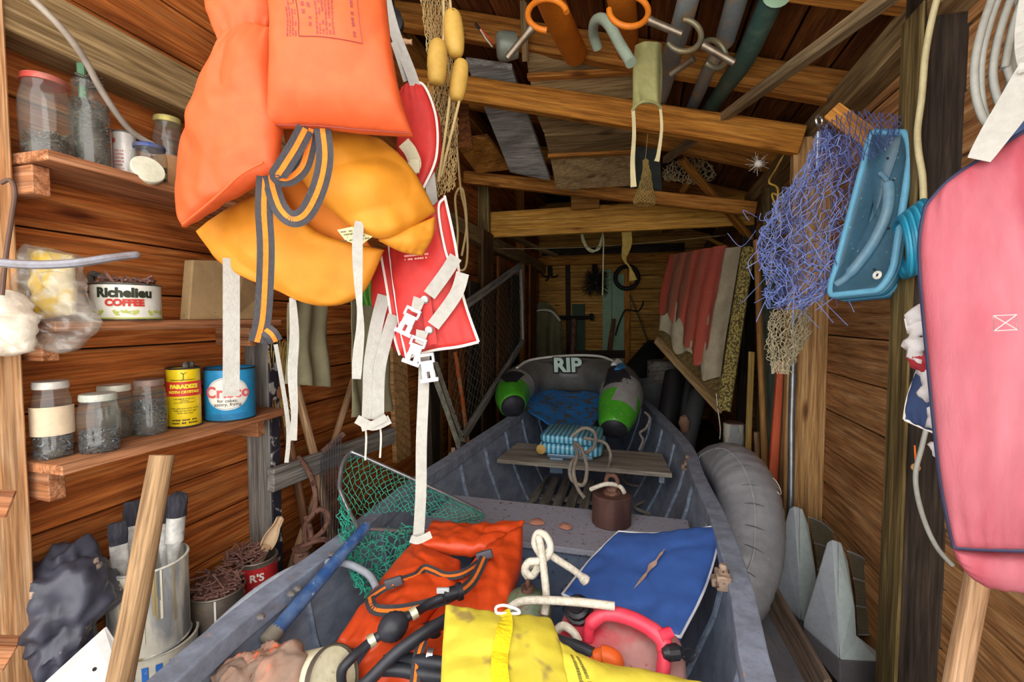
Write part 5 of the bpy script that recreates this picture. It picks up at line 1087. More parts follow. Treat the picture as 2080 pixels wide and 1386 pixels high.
wstrap(vc, [(880,420,1.0),(850,200,1.0),(800,60,.98),(770,-60,.96)], .022)
# red round cushion above
vd = thing('life_vest', 'upper red padded vest panel with white piping and a cream belt', 'life vest', P(850, 385, 1.0))
tp = pp([(815,190,1.04),(835,168,1.02),(862,175,1.0)]); rt = pp([(862,175,1.0),(886,240,.99),(886,320,.99),(860,382,1.0)]); bt = pp([(815,330,1.04),(840,370,1.02),(860,382,1.0)]); lf = pp([(815,190,1.04),(812,260,1.05),(815,330,1.04)])
pillow(coons(tp, rt, bt, lf), .026, 20, 24, .4, .003, 12).build('panel', RDV, vd, angle=80)
MB().tube([p+(CAM-p).normalized()*.008 for p in cr(tp[1:]+rt[1:], 8)], .0028, 6).build('piping', PIP, vd)
CRS = M('belt_cream', '#cfc8a8', .85, bs=.5, bsc=200)
ribbon(pp([(770,330,.95),(795,352,.93),(825,350,.93),(842,335,.945),(835,310,.96),(820,290,.97)]), .026, None, .002).build('belt', CRS, vd, smooth=False)
MB().box(P(842,338,.94), RC @ V(.010,0,0), RC @ V(0,.014,0), RC @ V(0,0,.003)).build('belt_loop', CRS, vd, smooth=False, bevel=.002)
ribbon(pp([(800,85,.98),(812,120,.99),(826,165,1.01)]), .014, None, .002).build('upper_strap', WEBW, vd, smooth=False)
# brown net with cork floats
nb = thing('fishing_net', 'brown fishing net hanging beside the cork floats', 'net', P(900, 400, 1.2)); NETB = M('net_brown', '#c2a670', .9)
S = coons(pp([(848,-30,1.15),(880,-30,1.2),(905,-30,1.22)]), pp([(905,-30,1.22),(930,150,1.25),(925,380,1.3)]), pp([(850,370,1.15),(890,400,1.2),(925,380,1.3)]), pp([(848,-30,1.15),(870,150,1.15),(850,370,1.15)]))
net(S, 18, 60, .0009, .0025).build('mesh', NETB, nb, kind='stuff', smooth=False)
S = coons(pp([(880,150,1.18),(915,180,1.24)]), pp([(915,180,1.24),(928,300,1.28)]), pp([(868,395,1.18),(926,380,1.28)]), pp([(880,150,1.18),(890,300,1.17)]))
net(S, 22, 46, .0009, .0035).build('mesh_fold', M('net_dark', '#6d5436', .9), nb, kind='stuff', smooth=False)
for l in ([(900,-20,1.13),(902,60,1.13),(896,150,1.14)], [(925,130,1.13),(915,190,1.13),(905,270,1.15),(890,370,1.15)], [(933,205,1.13),(915,280,1.15),(895,360,1.16)], [(912,-20,1.13),(918,40,1.13)]): rope('cord', pp(l), .0035, M('cord_tan', '#c9b07c', .9), None, parent=nb)
FLT = M('float_cork', '#d3ab52', .6, c2='#c0923e', amt=.5, sc=7, c3='#5a3c20', sc3=14, lo3=.70, bs=.2, bsc=30)
for i, (a, b, r_, lb) in enumerate((((918,22,1.12),(926,116,1.12),.024,'highest oval cork float on the brown net'),((890,82,1.09),(886,172,1.09),.023,'lower left oval cork float with a dark spot'),((938,122,1.13),(926,205,1.13),.021,'lowest oval cork float beside the tie beam'))):
    p0, p1 = P(*a), P(*b); L = (p1-p0).length; prof = [(.004,0)]+[(r_*(math.sin(math.pi*k/12)**.42), L*(1-math.cos(math.pi*k/12))/2) for k in range(1,12)]+[(.004,L)]
    MB().lathe(prof, 24, p0, p1-p0).build('cork_float', FLT, None, angle=80, label=lb, cat='float', group='cork floats on the brown net')
S = coons(pp([(728,570,1.12),(764,560,1.12)]), pp([(764,560,1.12),(766,622,1.12)]), pp([(735,620,1.12),(766,622,1.12)]), pp([(728,570,1.12),(735,620,1.12)]))
sheet(S, .003, 12, 12, fold=.004).build('green_tab', M('cloth_leaf_green', '#4f8a2e', .8), vc, label='small green fabric tab')
# ================================================================== right wall
SIL = M('vinyl_silver', '#9c9ea4', .36, .1, c2='#86888e', amt=.6, sc=5, c3='#a5a6aa', sc3=40, lo3=.66, bs=.15, bsc=14)
tb = thing('inflatable_tube', 'silver grey inflatable swim tube wedged upright between the boat and the wall', 'tube', P(1510, 1240, 1.7))
tp_ = [(1490,1200,1.60),(1518,1125,1.66),(1524,1050,1.74),(1512,990,1.85),(1486,955,2.02),(1452,960,2.26),(1436,1010,2.46),(1440,1090,2.40),(1460,1170,2.0)]
loop = cr(pp(tp_+[tp_[0]]), 10)[:-1]; n_ = len(loop); cen = sum(loop, V(0,0,0))/n_
m = MB(); k_ = 22; vs = []
for i, p in enumerate(loop):
    t = (loop[(i+1) % n_]-loop[i-1]).normalized(); rad = (p-cen); rad = (rad-t*rad.dot(t)).normalized(); sd = t.cross(rad); q = .112*(1+.015*math.sin(i*2.1))
    for j in range(k_):
        a = 2*math.pi*j/k_; pin = 1-.05*math.exp(-((a-math.pi)**2)/.03)*(1+math.sin(i*1.9)); vs.append(p+(rad*math.cos(a)+sd*math.sin(a))*q*(1+.012*math.sin(i*1.9)*math.cos(a*.5)**8))
m.add(vs, [(i*k_+j, i*k_+(j+1) % k_, ((i+1) % n_)*k_+(j+1) % k_, ((i+1) % n_)*k_+j) for i in range(n_) for j in range(k_)]); m.build('ring', SIL, tb, angle=80)
sm = []
for i in range(0, 62):
    p = loop[i]; t = (loop[(i+1) % n_]-loop[i-1]).normalized(); rad = (p-cen); rad = (rad-t*rad.dot(t)).normalized(); vw = (CAM-p); vw = (vw-t*vw.dot(t)).normalized(); d_ = (vw*.9+rad*.45).normalized(); sm.append((p+d_*.114, d_, t))
MB().tube([a for a, _, _ in sm], [.0016+.0018*abs(math.sin(i*1.1)) for i in range(len(sm))], 6).build('seam', M('vinyl_highlight', '#b9bbc0', .3, .2), tb)
for i in range(4, 58, 5):
    p, d_, t = sm[i]; s_ = t.cross(d_)
    for sg in (-1, 1): MB().tube([p+d_*.001, p+s_*sg*.016-d_*.0008, p+s_*sg*.032-d_*.006], [.0026,.002,.0006], 6).build('pucker', M('vinyl_pucker', '#74767c', .35, .25), tb)
p, d_, t = sm[26]; s_ = t.cross(d_); s_ = s_ if s_.x > 0 else -s_
dl = (d_*.55+s_*.83).normalized(); c_ = loop[26]+dl*.116; Sx = plane_map(c_, dl.cross(t), t)
MB().tube([Sx(.024*math.cos(q), .034*math.sin(q))[0]+dl*.0 for q in [k*.3 for k in range(4, 18)]], .0016, 5).build('logo_arc', WHT, tb); print_flat('ro\nOU', .015, Sx, WHT, tb, off=.002)
# pair of grey wedge cowlings with mesh backs
def hull(name, pts, mat, parent, bevel=.004):
    bm = bmesh.new(); pts = [Vector(p) for p in pts]; c = sum(pts, V(0,0,0))/len(pts)
    for p in pts: bm.verts.new(p-c)
    bmesh.ops.convex_hull(bm, input=bm.verts[:]); 
    lo = [v for v in bm.verts if not v.link_faces]; bmesh.ops.delete(bm, geom=lo, context='VERTS'); bmesh.ops.recalc_face_normals(bm, faces=bm.faces[:])
    bmesh.ops.dissolve_limit(bm, angle_limit=.05, verts=bm.verts[:], edges=bm.edges[:])
    me = bpy.data.meshes.new(name); bm.to_mesh(me); bm.free(); me.materials.append(mat); o = bpy.data.objects.new(name, me); link(o, Matrix.Translation(c), parent)
    if bevel: b = o.modifiers.new('bevel', 'BEVEL'); b.width = bevel; b.segments = 2; b.limit_method = 'ANGLE'
    return o
CW = M('cowl_grey_plastic', '#a2a7ae', .6, c2='#92989f', amt=.5, sc=5, c3='#5d5f62', sc3=60, lo3=.68); CWL = M('cowl_ridge_pale', '#b9c6c4', .6, c2='#a6b2b0', amt=.4, sc=6); CWD = M('cowl_base_dark', '#5c585c', .6, c2='#6d686a', amt=.4, sc=5)
MESHD = M('grille_olive', '#6b6552', .7, c2='#4a4638', amt=.6, sc=20)
for (ox, oy, dz, sc_, lb) in ((0, 0, 0, 1.0, 'near grey wedge shaped cowling with a mesh back, in front of its twin'), (-78, -79, .25, .955, 'far grey wedge shaped cowling with a mesh back, next to the silver tube')):
    def q(x, y, z_): return P(1700+(x-1700)*sc_+ox, 1340+(y-1340)*sc_+oy, z_+dz)
    cw = thing('motor_cowling', lb, 'cowling', q(1705,1386,1.52), 'grey cowlings leaning at the right wall')
    hull('shell', [q(1680,1102,1.60), q(1690,1096,1.59), q(1702,1100,1.58), q(1664,1160,1.60), q(1632,1262,1.62), q(1632,1275,1.62), q(1705,1340,1.49), q(1700,1110,1.66), q(1650,1270,1.72), q(1720,1330,1.66)], CW, cw)
    hull('ridge', [q(1690,1096,1.588), q(1708,1102,1.59), q(1722,1140,1.58), q(1736,1230,1.53), q(1738,1300,1.51), q(1706,1341,1.487), q(1742,1335,1.50), q(1712,1120,1.66), q(1735,1330,1.66)], CWL, cw)
    hull('foot', [q(1706,1341,1.487), q(1786,1345,1.50), q(1786,1328,1.52), q(1738,1290,1.515), q(1740,1330,1.64), q(1786,1335,1.62)], CWL, cw)
    hull('base', [q(1632,1276,1.618), q(1706,1342,1.486), q(1786,1346,1.50), q(1632,1302,1.615), q(1706,1392,1.49), q(1786,1390,1.505), q(1650,1290,1.72), q(1780,1340,1.66), q(1780,1380,1.66)], CWD, cw)
    S = coons([q(1722,1120,1.62), q(1755,1135,1.64), q(1786,1165,1.66)], [q(1786,1165,1.66), q(1790,1230,1.66), q(1788,1290,1.62)], [q(1742,1290,1.58), q(1788,1290,1.62)], [q(1722,1120,1.62), q(1738,1200,1.60), q(1742,1290,1.58)])
    sheet(S, .004, 10, 12).build('grille_backing', MESHD, cw); net(lambda u, v: S(u, v)+(CAM-S(u, v)).normalized()*.006, 22, 26, .0008, 0, diamond=False).build('grille_mesh', M('grille_wire', '#9c947c', .6, .3), cw, kind='stuff', smooth=False)
    for v_ in (0, .33, .66, 1): MB().tube([S(u/8, v_)+(CAM-S(u/8, v_)).normalized()*.008 for u in range(9)], .003, 6).build('grille_bar', CW, cw)
beam('dusty_plank', P(1552,1195,1.80), P(1668,1412,1.36), .02, .11, wood('plank_dusty', '#7c6a5c', '#9c8776', '#b09c8a', stain=.3), None, up=(.3,0,1), label='dusty plank on edge beside the grey cowlings', category='plank')
m = MB(); m.poly([P(1500,1200,1.75), P(1550,1210,1.82), P(1650,1420,1.36), P(1540,1440,1.25)], (0,0,-1), .008); m.build('grey_sheet', M('sheet_grey', '#7a7c84', .7, c2='#66666e', amt=.5, sc=6), None, smooth=False, label='dull grey sheet lying between the boat and the dusty plank', cat='sheet')
# poles standing at the right wall
def stand(px0, py0, px1, py1, X, w_, name, mat, label, rnd=True, h=None, X2=None):
    a, b = PX(px0,py0,X), PX(px1,py1,X2 or X-.02); d = (b-a).normalized(); e = a+d*((a.z-.02)/-d.z)
    if rnd: return pole(name, a, e, w_, w_, mat, label, 'pole')
    return beam(name, a, e, w_, h or w_, mat, None, up=(0,1,0), label=label, category='board')
stand(1536,490,1552,900,.60,.016,'wooden_pole',wood('pole_honey', '#8a6032', '#ab7d48', '#bd9058', stain=.25, rv=.05, knots=False),'long honey brown wooden pole standing beside the mossy panel')
stand(1526,715,1520,900,.585,.030,'yellow_batten',wood('batten_yellow', '#a8843f', '#cba75a', '#dcbc78', stain=.15, rv=.05),'thin yellow batten standing left of the honey pole',False,.02)
q_ = PX(1537,878,.605); pole('short_stake', q_, V(q_.x+.02, q_.y, .02), .014, .014, TP, 'short round stake just above the silver tube', 'stake')
stand(1590,735,1573,940,.61,.045,'orange_batten',M('batten_orange', '#d0603a', .6, c2='#b54f2e', amt=.5, sc=8, stretch=(.4,4,4), c3='#c9a08a', sc3=30, lo3=.68),'orange painted batten under the white fishing net',False,.03)
stand(1602,740,1590,960,.625,.03,'brown_batten',TB,'dark brown batten beside the orange one',False,.03)
stand(1612,640,1606,1000,.615,.013,'steel_pipe',M('pipe_galv', '#8d959c', .35, .7, c2='#6b645c', amt=.5, sc=9),'galvanised steel pipe standing against the honey stud')
stand(1556,560,1562,900,.68,.08,'green_board',wood('board_green_grey', '#3e4a3e', '#5a685a', '#718070', stain=.3),'grey green board standing behind the poles',False,.02)
# leaning panel with mossy edge and red cloth
pn = thing('mossy_door', 'leaning wooden panel with a mossy yellow edge draped in cloth', 'panel', P(1470, 850, 2.55))
A_, B_, C_, D_ = P(1366,528,3.35), P(1528,505,2.62), P(1478,836,2.45), P(1338,692,3.25)
MOSS = M('moss_edge', '#b3a35c', .9, c2='#4a4028', amt=.95, sc=48, lo=.47, hi=.53)
m = MB(); nr = (B_-A_).cross(D_-A_).normalized(); nr = nr if nr.dot(CAM-A_) > 0 else -nr
m.poly([A_,B_,C_,D_], -nr, .02); m.build('board', OLIVEW, pn, smooth=False)
e0, e1 = B_, C_; ed = (B_-A_).normalized()*.035; m = MB(); m.poly([B_-ed, B_+ed*.5, C_+ed*.5, C_-ed], nr, .04); m.build('mossy_edge', MOSS, pn, smooth=False, bevel=.003)
beam('lower_rail', D_+nr*.012, C_-ed+nr*.012, .05, .03, TANW, pn, up=nr)
def bil(u, v): return (A_.lerp(B_, u)).lerp(D_.lerp(C_, u), v)
BEI = M('cloth_beige', '#b3a88e', .95, c2='#8f846a', amt=.5, sc=5, bs=.5, bsc=60)
S = lambda u, v: bil(.01+.90*u, -.02+v*(.98-.12*abs(math.sin(7*u+.6))))+nr*.018
sheet(S, .003, 34, 30, fold=.010, fn=4).build('under_cloth', BEI, None, label='ragged beige cloth hanging under the red blanket', cat='cloth', angle=80)
REDC = bpy.data.materials.new('cloth_red_stripes'); REDC.use_nodes = True; nt = REDC.node_tree; bb = nt.nodes['Principled BSDF']
uv = nt.nodes.new('ShaderNodeAttribute'); uv.attribute_name = 'weave'; sp = nt.nodes.new('ShaderNodeSeparateXYZ'); nt.links.new(uv.outputs['Vector'], sp.inputs[0])
r_ = ramp(nt, [(0, lin('#a0442f')), (.10, lin('#943a28')), (.12, lin('#7c4a34')), (.28, lin('#7f4e38')), (.30, lin('#a84c38')), (.34, lin('#804c36')), (.46, lin('#7c4632')), (.50, lin('#aa4e3a')), (.60, lin('#9c4432')), (.64, lin('#8a4c38')), (.72, lin('#ac4e3c')), (1, lin('#ac5040'))]); nt.links.new(sp.outputs[0], r_.inputs[0])
nzv = nt.nodes.new('ShaderNodeTexNoise'); nzv.inputs['Scale'].default_value = 60; mx = mixc(nt, .5, r_.outputs[0], nzv.outputs['Color'], 'SOFT_LIGHT'); nt.links.new(mx, bb.inputs['Base Color']); bb.inputs['Roughness'].default_value = .95
bump(nt, bb, nzv.outputs['Fac'], .6, .004)
def redS(u, v): 
    low = .66+.20*u+.12*math.sin(9*u+1.0)*u+.05*math.sin(23*u); return bil(.0+.76*u-.02*v, -.04+v*low)+nr*.032
mb = sheet(redS, .004, 44, 34, fold=.009, fn=5, wr=.006, ws=12); o = mb.build('red_blanket', REDC, None, label='faded red striped woven blanket draped over the leaning panel', cat='blanket', angle=80)
at = o.data.attributes.new('weave', 'FLOAT_VECTOR', 'POINT'); nn_ = 45*35
for i in range(len(o.data.vertices)): k = i % nn_; at.data[i].vector = ((k % 45)/44, (k//45)/34, 0)
rope('loose_thread', pp([(1455,800,2.5),(1458,830,2.48),(1463,870,2.48),(1462,892,2.5)]), .003, ROPEW, 'loose white thread hanging from the panel corner', 'thread')
# blue shells, blue net, hardware
BSH = M('shell_teal_dark', '#3f6478', .35, c2='#34525f', amt=.5, sc=5, c3='#8fb0bd', sc3=50, lo3=.68); BSL = M('shell_sky', '#6fb2d2', .35, c2='#5a9aba', amt=.5, sc=5)
bs_ = thing('boat_seat_shell', 'teal moulded boat seat shell with a pale blue rim hanging on the right wall', 'seat', P(1770, 600, 1.3))
def rr_outline(S, r=.16, n=8):
    out = []
    for (cx, cy, a0) in ((1-r, r, -90),(1-r, 1-r, 0),(r, 1-r, 90),(r, r, 180)):
        for i in range(n+1): a = math.radians(a0+90*i/n); out.append(S(cx+r*math.cos(a), cy+r*math.sin(a)))
    return out
Sq = coons(pp([(1764,268,1.33),(1850,270,1.22)]), pp([(1850,270,1.22),(1842,440,1.21),(1800,588,1.22)]), pp([(1676,602,1.36),(1800,588,1.22)]), pp([(1764,268,1.33),(1735,440,1.35),(1676,602,1.36)]))
ol = rr_outline(Sq); nq = (Sq(1,.5)-Sq(0,.5)).cross(Sq(.5,1)-Sq(.5,0)).normalized(); nq = nq if nq.dot(CAM-Sq(.5,.5)) > 0 else -nq
m = MB(); cm = sum(ol, V(0,0,0))/len(ol); m.grid(lambda u, v: cm.lerp(ol[int(round(u*len(ol))) % len(ol)], max(.001, v))-nq*.016*(1-v**6), len(ol), 10); o = m.build('shell', BSH, bs_, angle=80); sd_ = o.modifiers.new('solid', 'SOLIDIFY'); sd_.thickness = .006
MB().tube(ol+[ol[0], ol[1]], .009, 10).build('rim', BSL, bs_)
MB().tube(cr([Sq(.42,.25)+nq*.004, Sq(.62,.32)+nq*.006, Sq(.68,.5)+nq*.008, Sq(.56,.70)+nq*.008, Sq(.32,.88)+nq*.006, Sq(.15,.93)+nq*.004], 8), [.006]*8+[.014]*24+[.010]*9, 10).build('moulded_rib', M('shell_steel_blue', '#5f8ca6', .35, c2='#8aa2a8', amt=.4, sc=8), bs_)
for u, v in ((.55,.16),(.75,.6),(.72,.86),(.7,.3),(.3,.55)): MB().lathe([(.003,0),(.003,.002)], 8, Sq(u,v)+nq*.003, nq).build('screw_hole', M('hole_dark', '#2a2622', .9), bs_)
MB().torus(Sq(.80,.90)+nq*.003, nq, .008, .004, 16, 6).build('washer', WHT, bs_)
# striped cushion layers behind it
bp = thing('striped_cushion', 'light blue striped seat cushion stacked behind the teal shell', 'seat', P(1835, 590, 1.25))
STR2 = stripes('seat_blue_ribs', '#1f7ba6', '#7cc6e2', 9)
for k in range(4):
    dx = RC @ V(.010*(k+1), 0, -.012*(k+1)); MB().tube([p+dx-nq*.010*(k+1) for p in ol+ol[:2]], .0085, 8).build('piping_layer', [BSL, M('seat_deep_blue', '#1f7ba6', .4), BSL, M('seat_deep_blue', '#1f7ba6', .4)][k], bp)
m = MB(); m.add([p-nq*.03+RC @ V(.03,0,-.03) for p in ol]+[p-nq*.05+RC @ V(.045,0,-.05) for p in ol], [tuple(range(len(ol)))]+[(i, (i+1) % len(ol), len(ol)+(i+1) % len(ol), len(ol)+i) for i in range(len(ol))]); m.build('cushion', BSL, bp)
hs = thing('ribbed_hose', 'coil of ribbed turquoise hose behind the pink cushion', 'hose', P(1850, 560, 1.2)); 
TQ = M('hose_turquoise', '#3aa9cc', .4, c2='#2a86a8', amt=.4, sc=10)
for k in range(9):
    c_ = P(1880-k*6.0, 478+k*3.2, 1.14+k*.006); MB().torus(c_, RC @ V(.85,.1,.5), .082-.001*k, .0065, 30, 8).build('coil', TQ if k % 2 else M('hose_deep_turquoise', '#1f7fa2', .4), hs)
# blue net
bn_ = thing('blue_net', 'tangled blue nylon fishing net bulging from the right wall', 'net', P(1620, 620, 1.45)); NB = M('net_blue', '#6f86cc', .7, c2='#98a6d6', amt=.6, sc=20); NBD = M('net_navy', '#4a5488', .8)
def blob(seed, k):
    def S(u, v):
        a = u*2*math.pi*.8-.2; lst = [(1712,268,48,14),(1690,340,62,22),(1655,420,86,30),(1630,500,104,36),(1640,560,80,30),(1600,618,38,16)]
        f = v*(len(lst)-1); i = min(len(lst)-2, int(f)); t = f-i; c = [lst[i][q]*(1-t)+lst[i+1][q]*t for q in range(4)]
        p = P(c[0]+math.cos(a)*c[2]*k, c[1]+math.sin(a)*c[3]*.6, 1.42-.075*k*math.sin(a)); return p+.014*noise.noise_vector(p*9+Vector((seed,0,0)))
    return S
net(blob(1, 1.0), 15, 22, .0010, .010, wob=.010).build('mesh', NB, bn_, kind='stuff', smooth=False); net(blob(5, .8), 14, 20, .0010, .014, wob=.014).build('mesh_inner', NB, bn_, kind='stuff', smooth=False); net(blob(9, .55), 12, 18, .0010, .014, wob=.014).build('mesh_core', NBD, bn_, kind='stuff', smooth=False)
S = coons(pp([(1664,262,1.4),(1720,225,1.38),(1832,235,1.25)]), pp([(1832,235,1.25),(1825,270,1.22)]), pp([(1690,340,1.36),(1780,320,1.27),(1825,270,1.22)]), pp([(1664,262,1.4),(1690,340,1.36)])); net(S, 16, 7, .0012, .004).build('mesh_top', NBD, bn_, kind='stuff', smooth=False)
m = MB()
for k in range(70):
    a = P(R(1535,1720), R(420,600), R(1.34,1.46)); m.tube(cr([a, a+V(R(-.05,.05),R(-.03,.03),R(-.06,.02)), a+V(R(-.08,.08),R(-.04,.04),R(-.12,.0))], 4), .0011, 3, False)
m.build('loose_strands', NB, bn_, kind='stuff', smooth=False)
beam('orange_block', P(1690,228,1.42), P(1778,295,1.36), .05, .05, wood('block_orange', '#b9742c', '#d8933f', '#e2a656', stain=.15), None, label='orange pine block end poking through the blue net', category='wood block')
eb = thing('eye_bolt', 'long steel eye bolt hanging at the top of the blue net', 'bolt', P(1660, 330, 1.42)); MB().torus(P(1664,246,1.42), RC @ V(.5,0,1), .015, .004, 20, 8).build('eye', STEEL, eb); MB().tube(pp([(1662,268,1.42),(1659,340,1.42)]), .0045, 8).build('shank', STEEL, eb)
sn = thing('snap_shackle', 'shiny oval steel snap link below the blue net', 'shackle', P(1632, 625, 1.42)); MB().torus(P(1632,614,1.42), RC @ V(0,.1,1), .012, .005, 20, 8).build('link', STEEL, sn)
WN = thing('white_net', 'bundle of old white fishing net hanging below the blue net', 'net', P(1600, 740, 1.75)); 
S = coons(pp([(1568,632,1.72),(1600,625,1.66),(1640,628,1.72)]), pp([(1640,628,1.72),(1642,680,1.72),(1608,738,1.74)]), pp([(1566,742,1.74),(1590,750,1.70),(1608,738,1.74)]), pp([(1568,632,1.72),(1555,690,1.72),(1566,742,1.74)]))
rope('hanging_cord', pp([(1600,630,1.69),(1612,600,1.66),(1632,616,1.5)]), .003, M('net_white', '#c9bd9c', .9), None, parent=WN); NW = M('net_white', '#c9bd9c', .9); net(S, 16, 18, .0014, .008, wob=.005).build('mesh', NW, WN, kind='stuff', smooth=False); net(lambda u, v: S(u,v)+V(.02,.05,0), 14, 16, .0013, .010, wob=.006).build('mesh_fold', NW, WN, kind='stuff', smooth=False)
m = MB()
for k in range(24):
    a = P(R(1570,1605), 735, 1.73); m.tube([a, a+V(R(-.01,.01),0,-.02), a+V(R(-.02,.02),0,-.045)], .0018, 4)
m.build('fringe', NW, WN, kind='stuff', smooth=False)
rope('yellow_twine', pp([(1600,300,2.05),(1575,345,2.0),(1562,370,1.9),(1580,385,1.9),(1575,440,1.9),(1590,410,1.9),(1568,395,1.9),(1585,450,1.9),(1570,500,1.9),(1565,560,1.9),(1556,578,1.9)]), .004, M('twine_yellow', '#b99440', .9), 'bundle of yellow twine hanging behind the blue net', 'twine')
# near right: pink vest and others
PNK = M('vest_pink', '#a04450', .75, c2='#b06e78', amt=.7, sc=2.2, stretch=(2.5,2.5,.5), lo=.42, hi=.68, bs=.25, bsc=160); NAVY = M('piping_navy', '#2c2c48', .6); WSTF = M('stuffing_white', '#c9c5c5', .95, bs=.8, bsc=60)
pv = thing('life_vest', 'large faded pink red vest with navy piping hanging at the right edge', 'life vest', P(2000, 1200, .66))
tp = pp([(1880,420,.66),(1925,370,.65),(1990,325,.64),(2110,250,.62)]); rt = pp([(2110,250,.62),(2140,700,.58),(2130,1120,.60)]); bt = pp([(1938,1112,.66),(2000,1116,.64),(2130,1120,.60)]); lf = pp([(1880,420,.66),(1868,520,.66),(1888,760,.66),(1912,980,.66),(1938,1112,.66)])
pillow(coons(tp, rt, bt, lf), .022, 26, 40, .3, .003, 8, seed=3).build('front_panel', PNK, pv, angle=80)
for e in (lf, bt, tp): MB().tube([p+(CAM-p).normalized()*.006 for p in cr(e, 10)], .0032, 8).build('piping', NAVY, pv)
S = coons(pp([(1936,1116,.665),(2000,1120,.65),(2130,1122,.62)]), pp([(2130,1122,.62),(2130,1160,.62),(2130,1200,.62)]), pp([(1965,1165,.665),(2010,1188,.655),(2130,1200,.62)]), pp([(1936,1116,.665),(1945,1140,.665),(1965,1165,.665)])); pillow(S, .020, 20, 12, .4, .002, 8).build('lower_roll', PNK, pv, angle=80)
m = MB(); c_ = P(2042,656,.565); Sx = plane_map(c_, RC @ V(1,.05,0), RC @ V(-.05,1,0)); m.tube([Sx(*k)[0] for k in ((-.014,-.009),(.014,-.009),(.014,.009),(-.014,.009),(-.014,-.009),(.014,.009),(.014,-.009),(-.014,.009))], .0007, 4); m.build('stitched_square', M('thread_pale', '#e8c0c0', .8), pv)
wstrap(pv, [(1988,325,.62),(2020,275,.61),(2060,215,.60),(2110,130,.58)], .024, wp=lambda t: 1+.5*math.sin(2*t)); ribbon([P(2100,140,.58), P(2110,-60,.60), V(.46,.60,2.05)], .026, None, .002).build('hanger_strap', WEBW, pv, smooth=False)
stt = thing('torn_lining', 'torn white stuffing and red lining spilling behind the pink vest', 'lining', P(1880, 770, .72))
for k, (x, y, s_) in enumerate(((1868,640,.012),(1878,665,.016),(1862,705,.014),(1876,725,.016),(1888,760,.015),(1884,800,.010),(1902,850,.014),(1905,905,.010))):
    m = MB(); c_ = P(x, y, .715); m.lathe([(s_*math.sin(math.pi*i/8)+.0003, -s_*1.3*math.cos(math.pi*i/8)) for i in range(9)], 12, c_)
    for v in m.v: v += (v-c_)*(.8*noise.noise(v*90)); 
    m.build('tuft', WSTF if k != 3 else M('lining_red', '#9c2a34', .9), stt, angle=80)
nv = thing('boat_cushion', 'navy cushion with white piping half hidden behind the pink vest', 'cushion', P(1880, 885, .82)); NVY = M('cushion_navy', '#34466e', .65, c2='#2a3a5c', amt=.4, sc=5)
tp = pp([(1868,745,.84),(1905,700,.80),(1950,700,.78)]); rt = pp([(1950,700,.78),(1960,900,.78)]); ribbon([P(1950,705,.80), P(2010,560,.80), P(2070,350,.80), P(2110,0,.82)], .02, None, .002).build('hanger_strap', WEBW, nv, smooth=False); bt = pp([(1838,852,.86),(1890,875,.83),(1960,900,.78)]); lf = pp([(1868,745,.84),(1845,810,.85),(1838,852,.86)])
pillow(coons(tp, rt, bt, lf), .014, 16, 16, .35, .002, 8).build('cover', NVY, nv, angle=80)
for e in (lf, bt): MB().tube([p+(CAM-p).normalized()*.006 for p in cr(e, 8)], .0034, 6).build('piping', PIP, nv)
nv2 = thing('boat_cushion', 'small navy cushion corner above the pink vest at the right edge', 'cushion', P(2060, 290, .72)); S = coons(pp([(2040,245,.72),(2120,225,.72)]), pp([(2120,225,.72),(2120,300,.72)]), pp([(2050,290,.72),(2120,300,.72)]), pp([(2040,245,.72),(2050,290,.72)])); pillow(S, .012, 12, 12, .35).build('cover', NVY, nv2, angle=80); MB().tube([p+(CAM-p).normalized()*.006 for p in pp([(2046,268,.71),(2060,243,.71),(2120,232,.71)])], .003, 6).build('piping', PIP, nv2)
CABG = M('cable_grey', '#a9aaa2', .5, c2='#8f9088', amt=.4, sc=8)
cb = thing('cable_coil', 'coil of grey electrical cable hanging at the top right', 'cable', P(2020, 265, .95))
for k, (x0, x1, yb) in enumerate(((1978,2062,252),(1990,2075,268),(2016,2095,235),(2040,2110,190))):
    MB().tube(cr(pp([(x0+60,-60,.9),(x0+22,40,.9),(x0+2,130,.9),(x0+6,yb-50,.9),(x0+30,yb,.9),(x0+60,yb-40,.93),(x1+8,60,.96),(x1,-60,.96)]), 10), .0068, 10).build('loop', CABG, cb)
BAM = M('bamboo', '#a8794c', .5, c2='#8a5f3a', amt=.6, sc=6, c3='#c9a070', sc3=14, lo3=.66)
for k, (a, b, lb) in enumerate((((1822,240,1.40),(2010,108,1.15),'upper bamboo rod slanting across the dark post'),((1832,256,1.40),(2010,142,1.15),'lower bamboo rod slanting across the dark post'))):
    t = thing('bamboo_rod', lb, 'rod', P(*a), 'bamboo rods at the right wall'); a, b = P(*a), P(*b); b = b+(b-a)*.6; MB().tube([a, b], [.011,.012], 14).build('cane', BAM, t)
    for q in (.14+.05*k, .46, .8): MB().lathe([(.0118,-.006),(.0135,-.002),(.0135,.002),(.0118,.006)], 14, a.lerp(b, q), b-a).build('node', BAM, t)
rope('cream_cable', pp([(1915,-40,1.1),(1895,30,1.12),(1880,110,1.14),(1872,200,1.15),(1864,265,1.16),(1866,310,1.16),(1874,360,1.16),(1876,420,1.16)]), .0075, M('cable_cream', '#d3c79a', .5, c2='#b3a678', amt=.5, sc=10), 'flat cream cable running down the dark post', 'cable', k=10)
rope('wall_cable', pp([(1884,860,1.12),(1872,910,1.12),(1860,960,1.12),(1864,1010,1.12),(1882,1070,1.12),(1905,1115,1.12),(1934,1148,1.12)]), .0055, CABG, 'grey cable hanging beside the dark post below the navy cushion', 'cable', k=10)
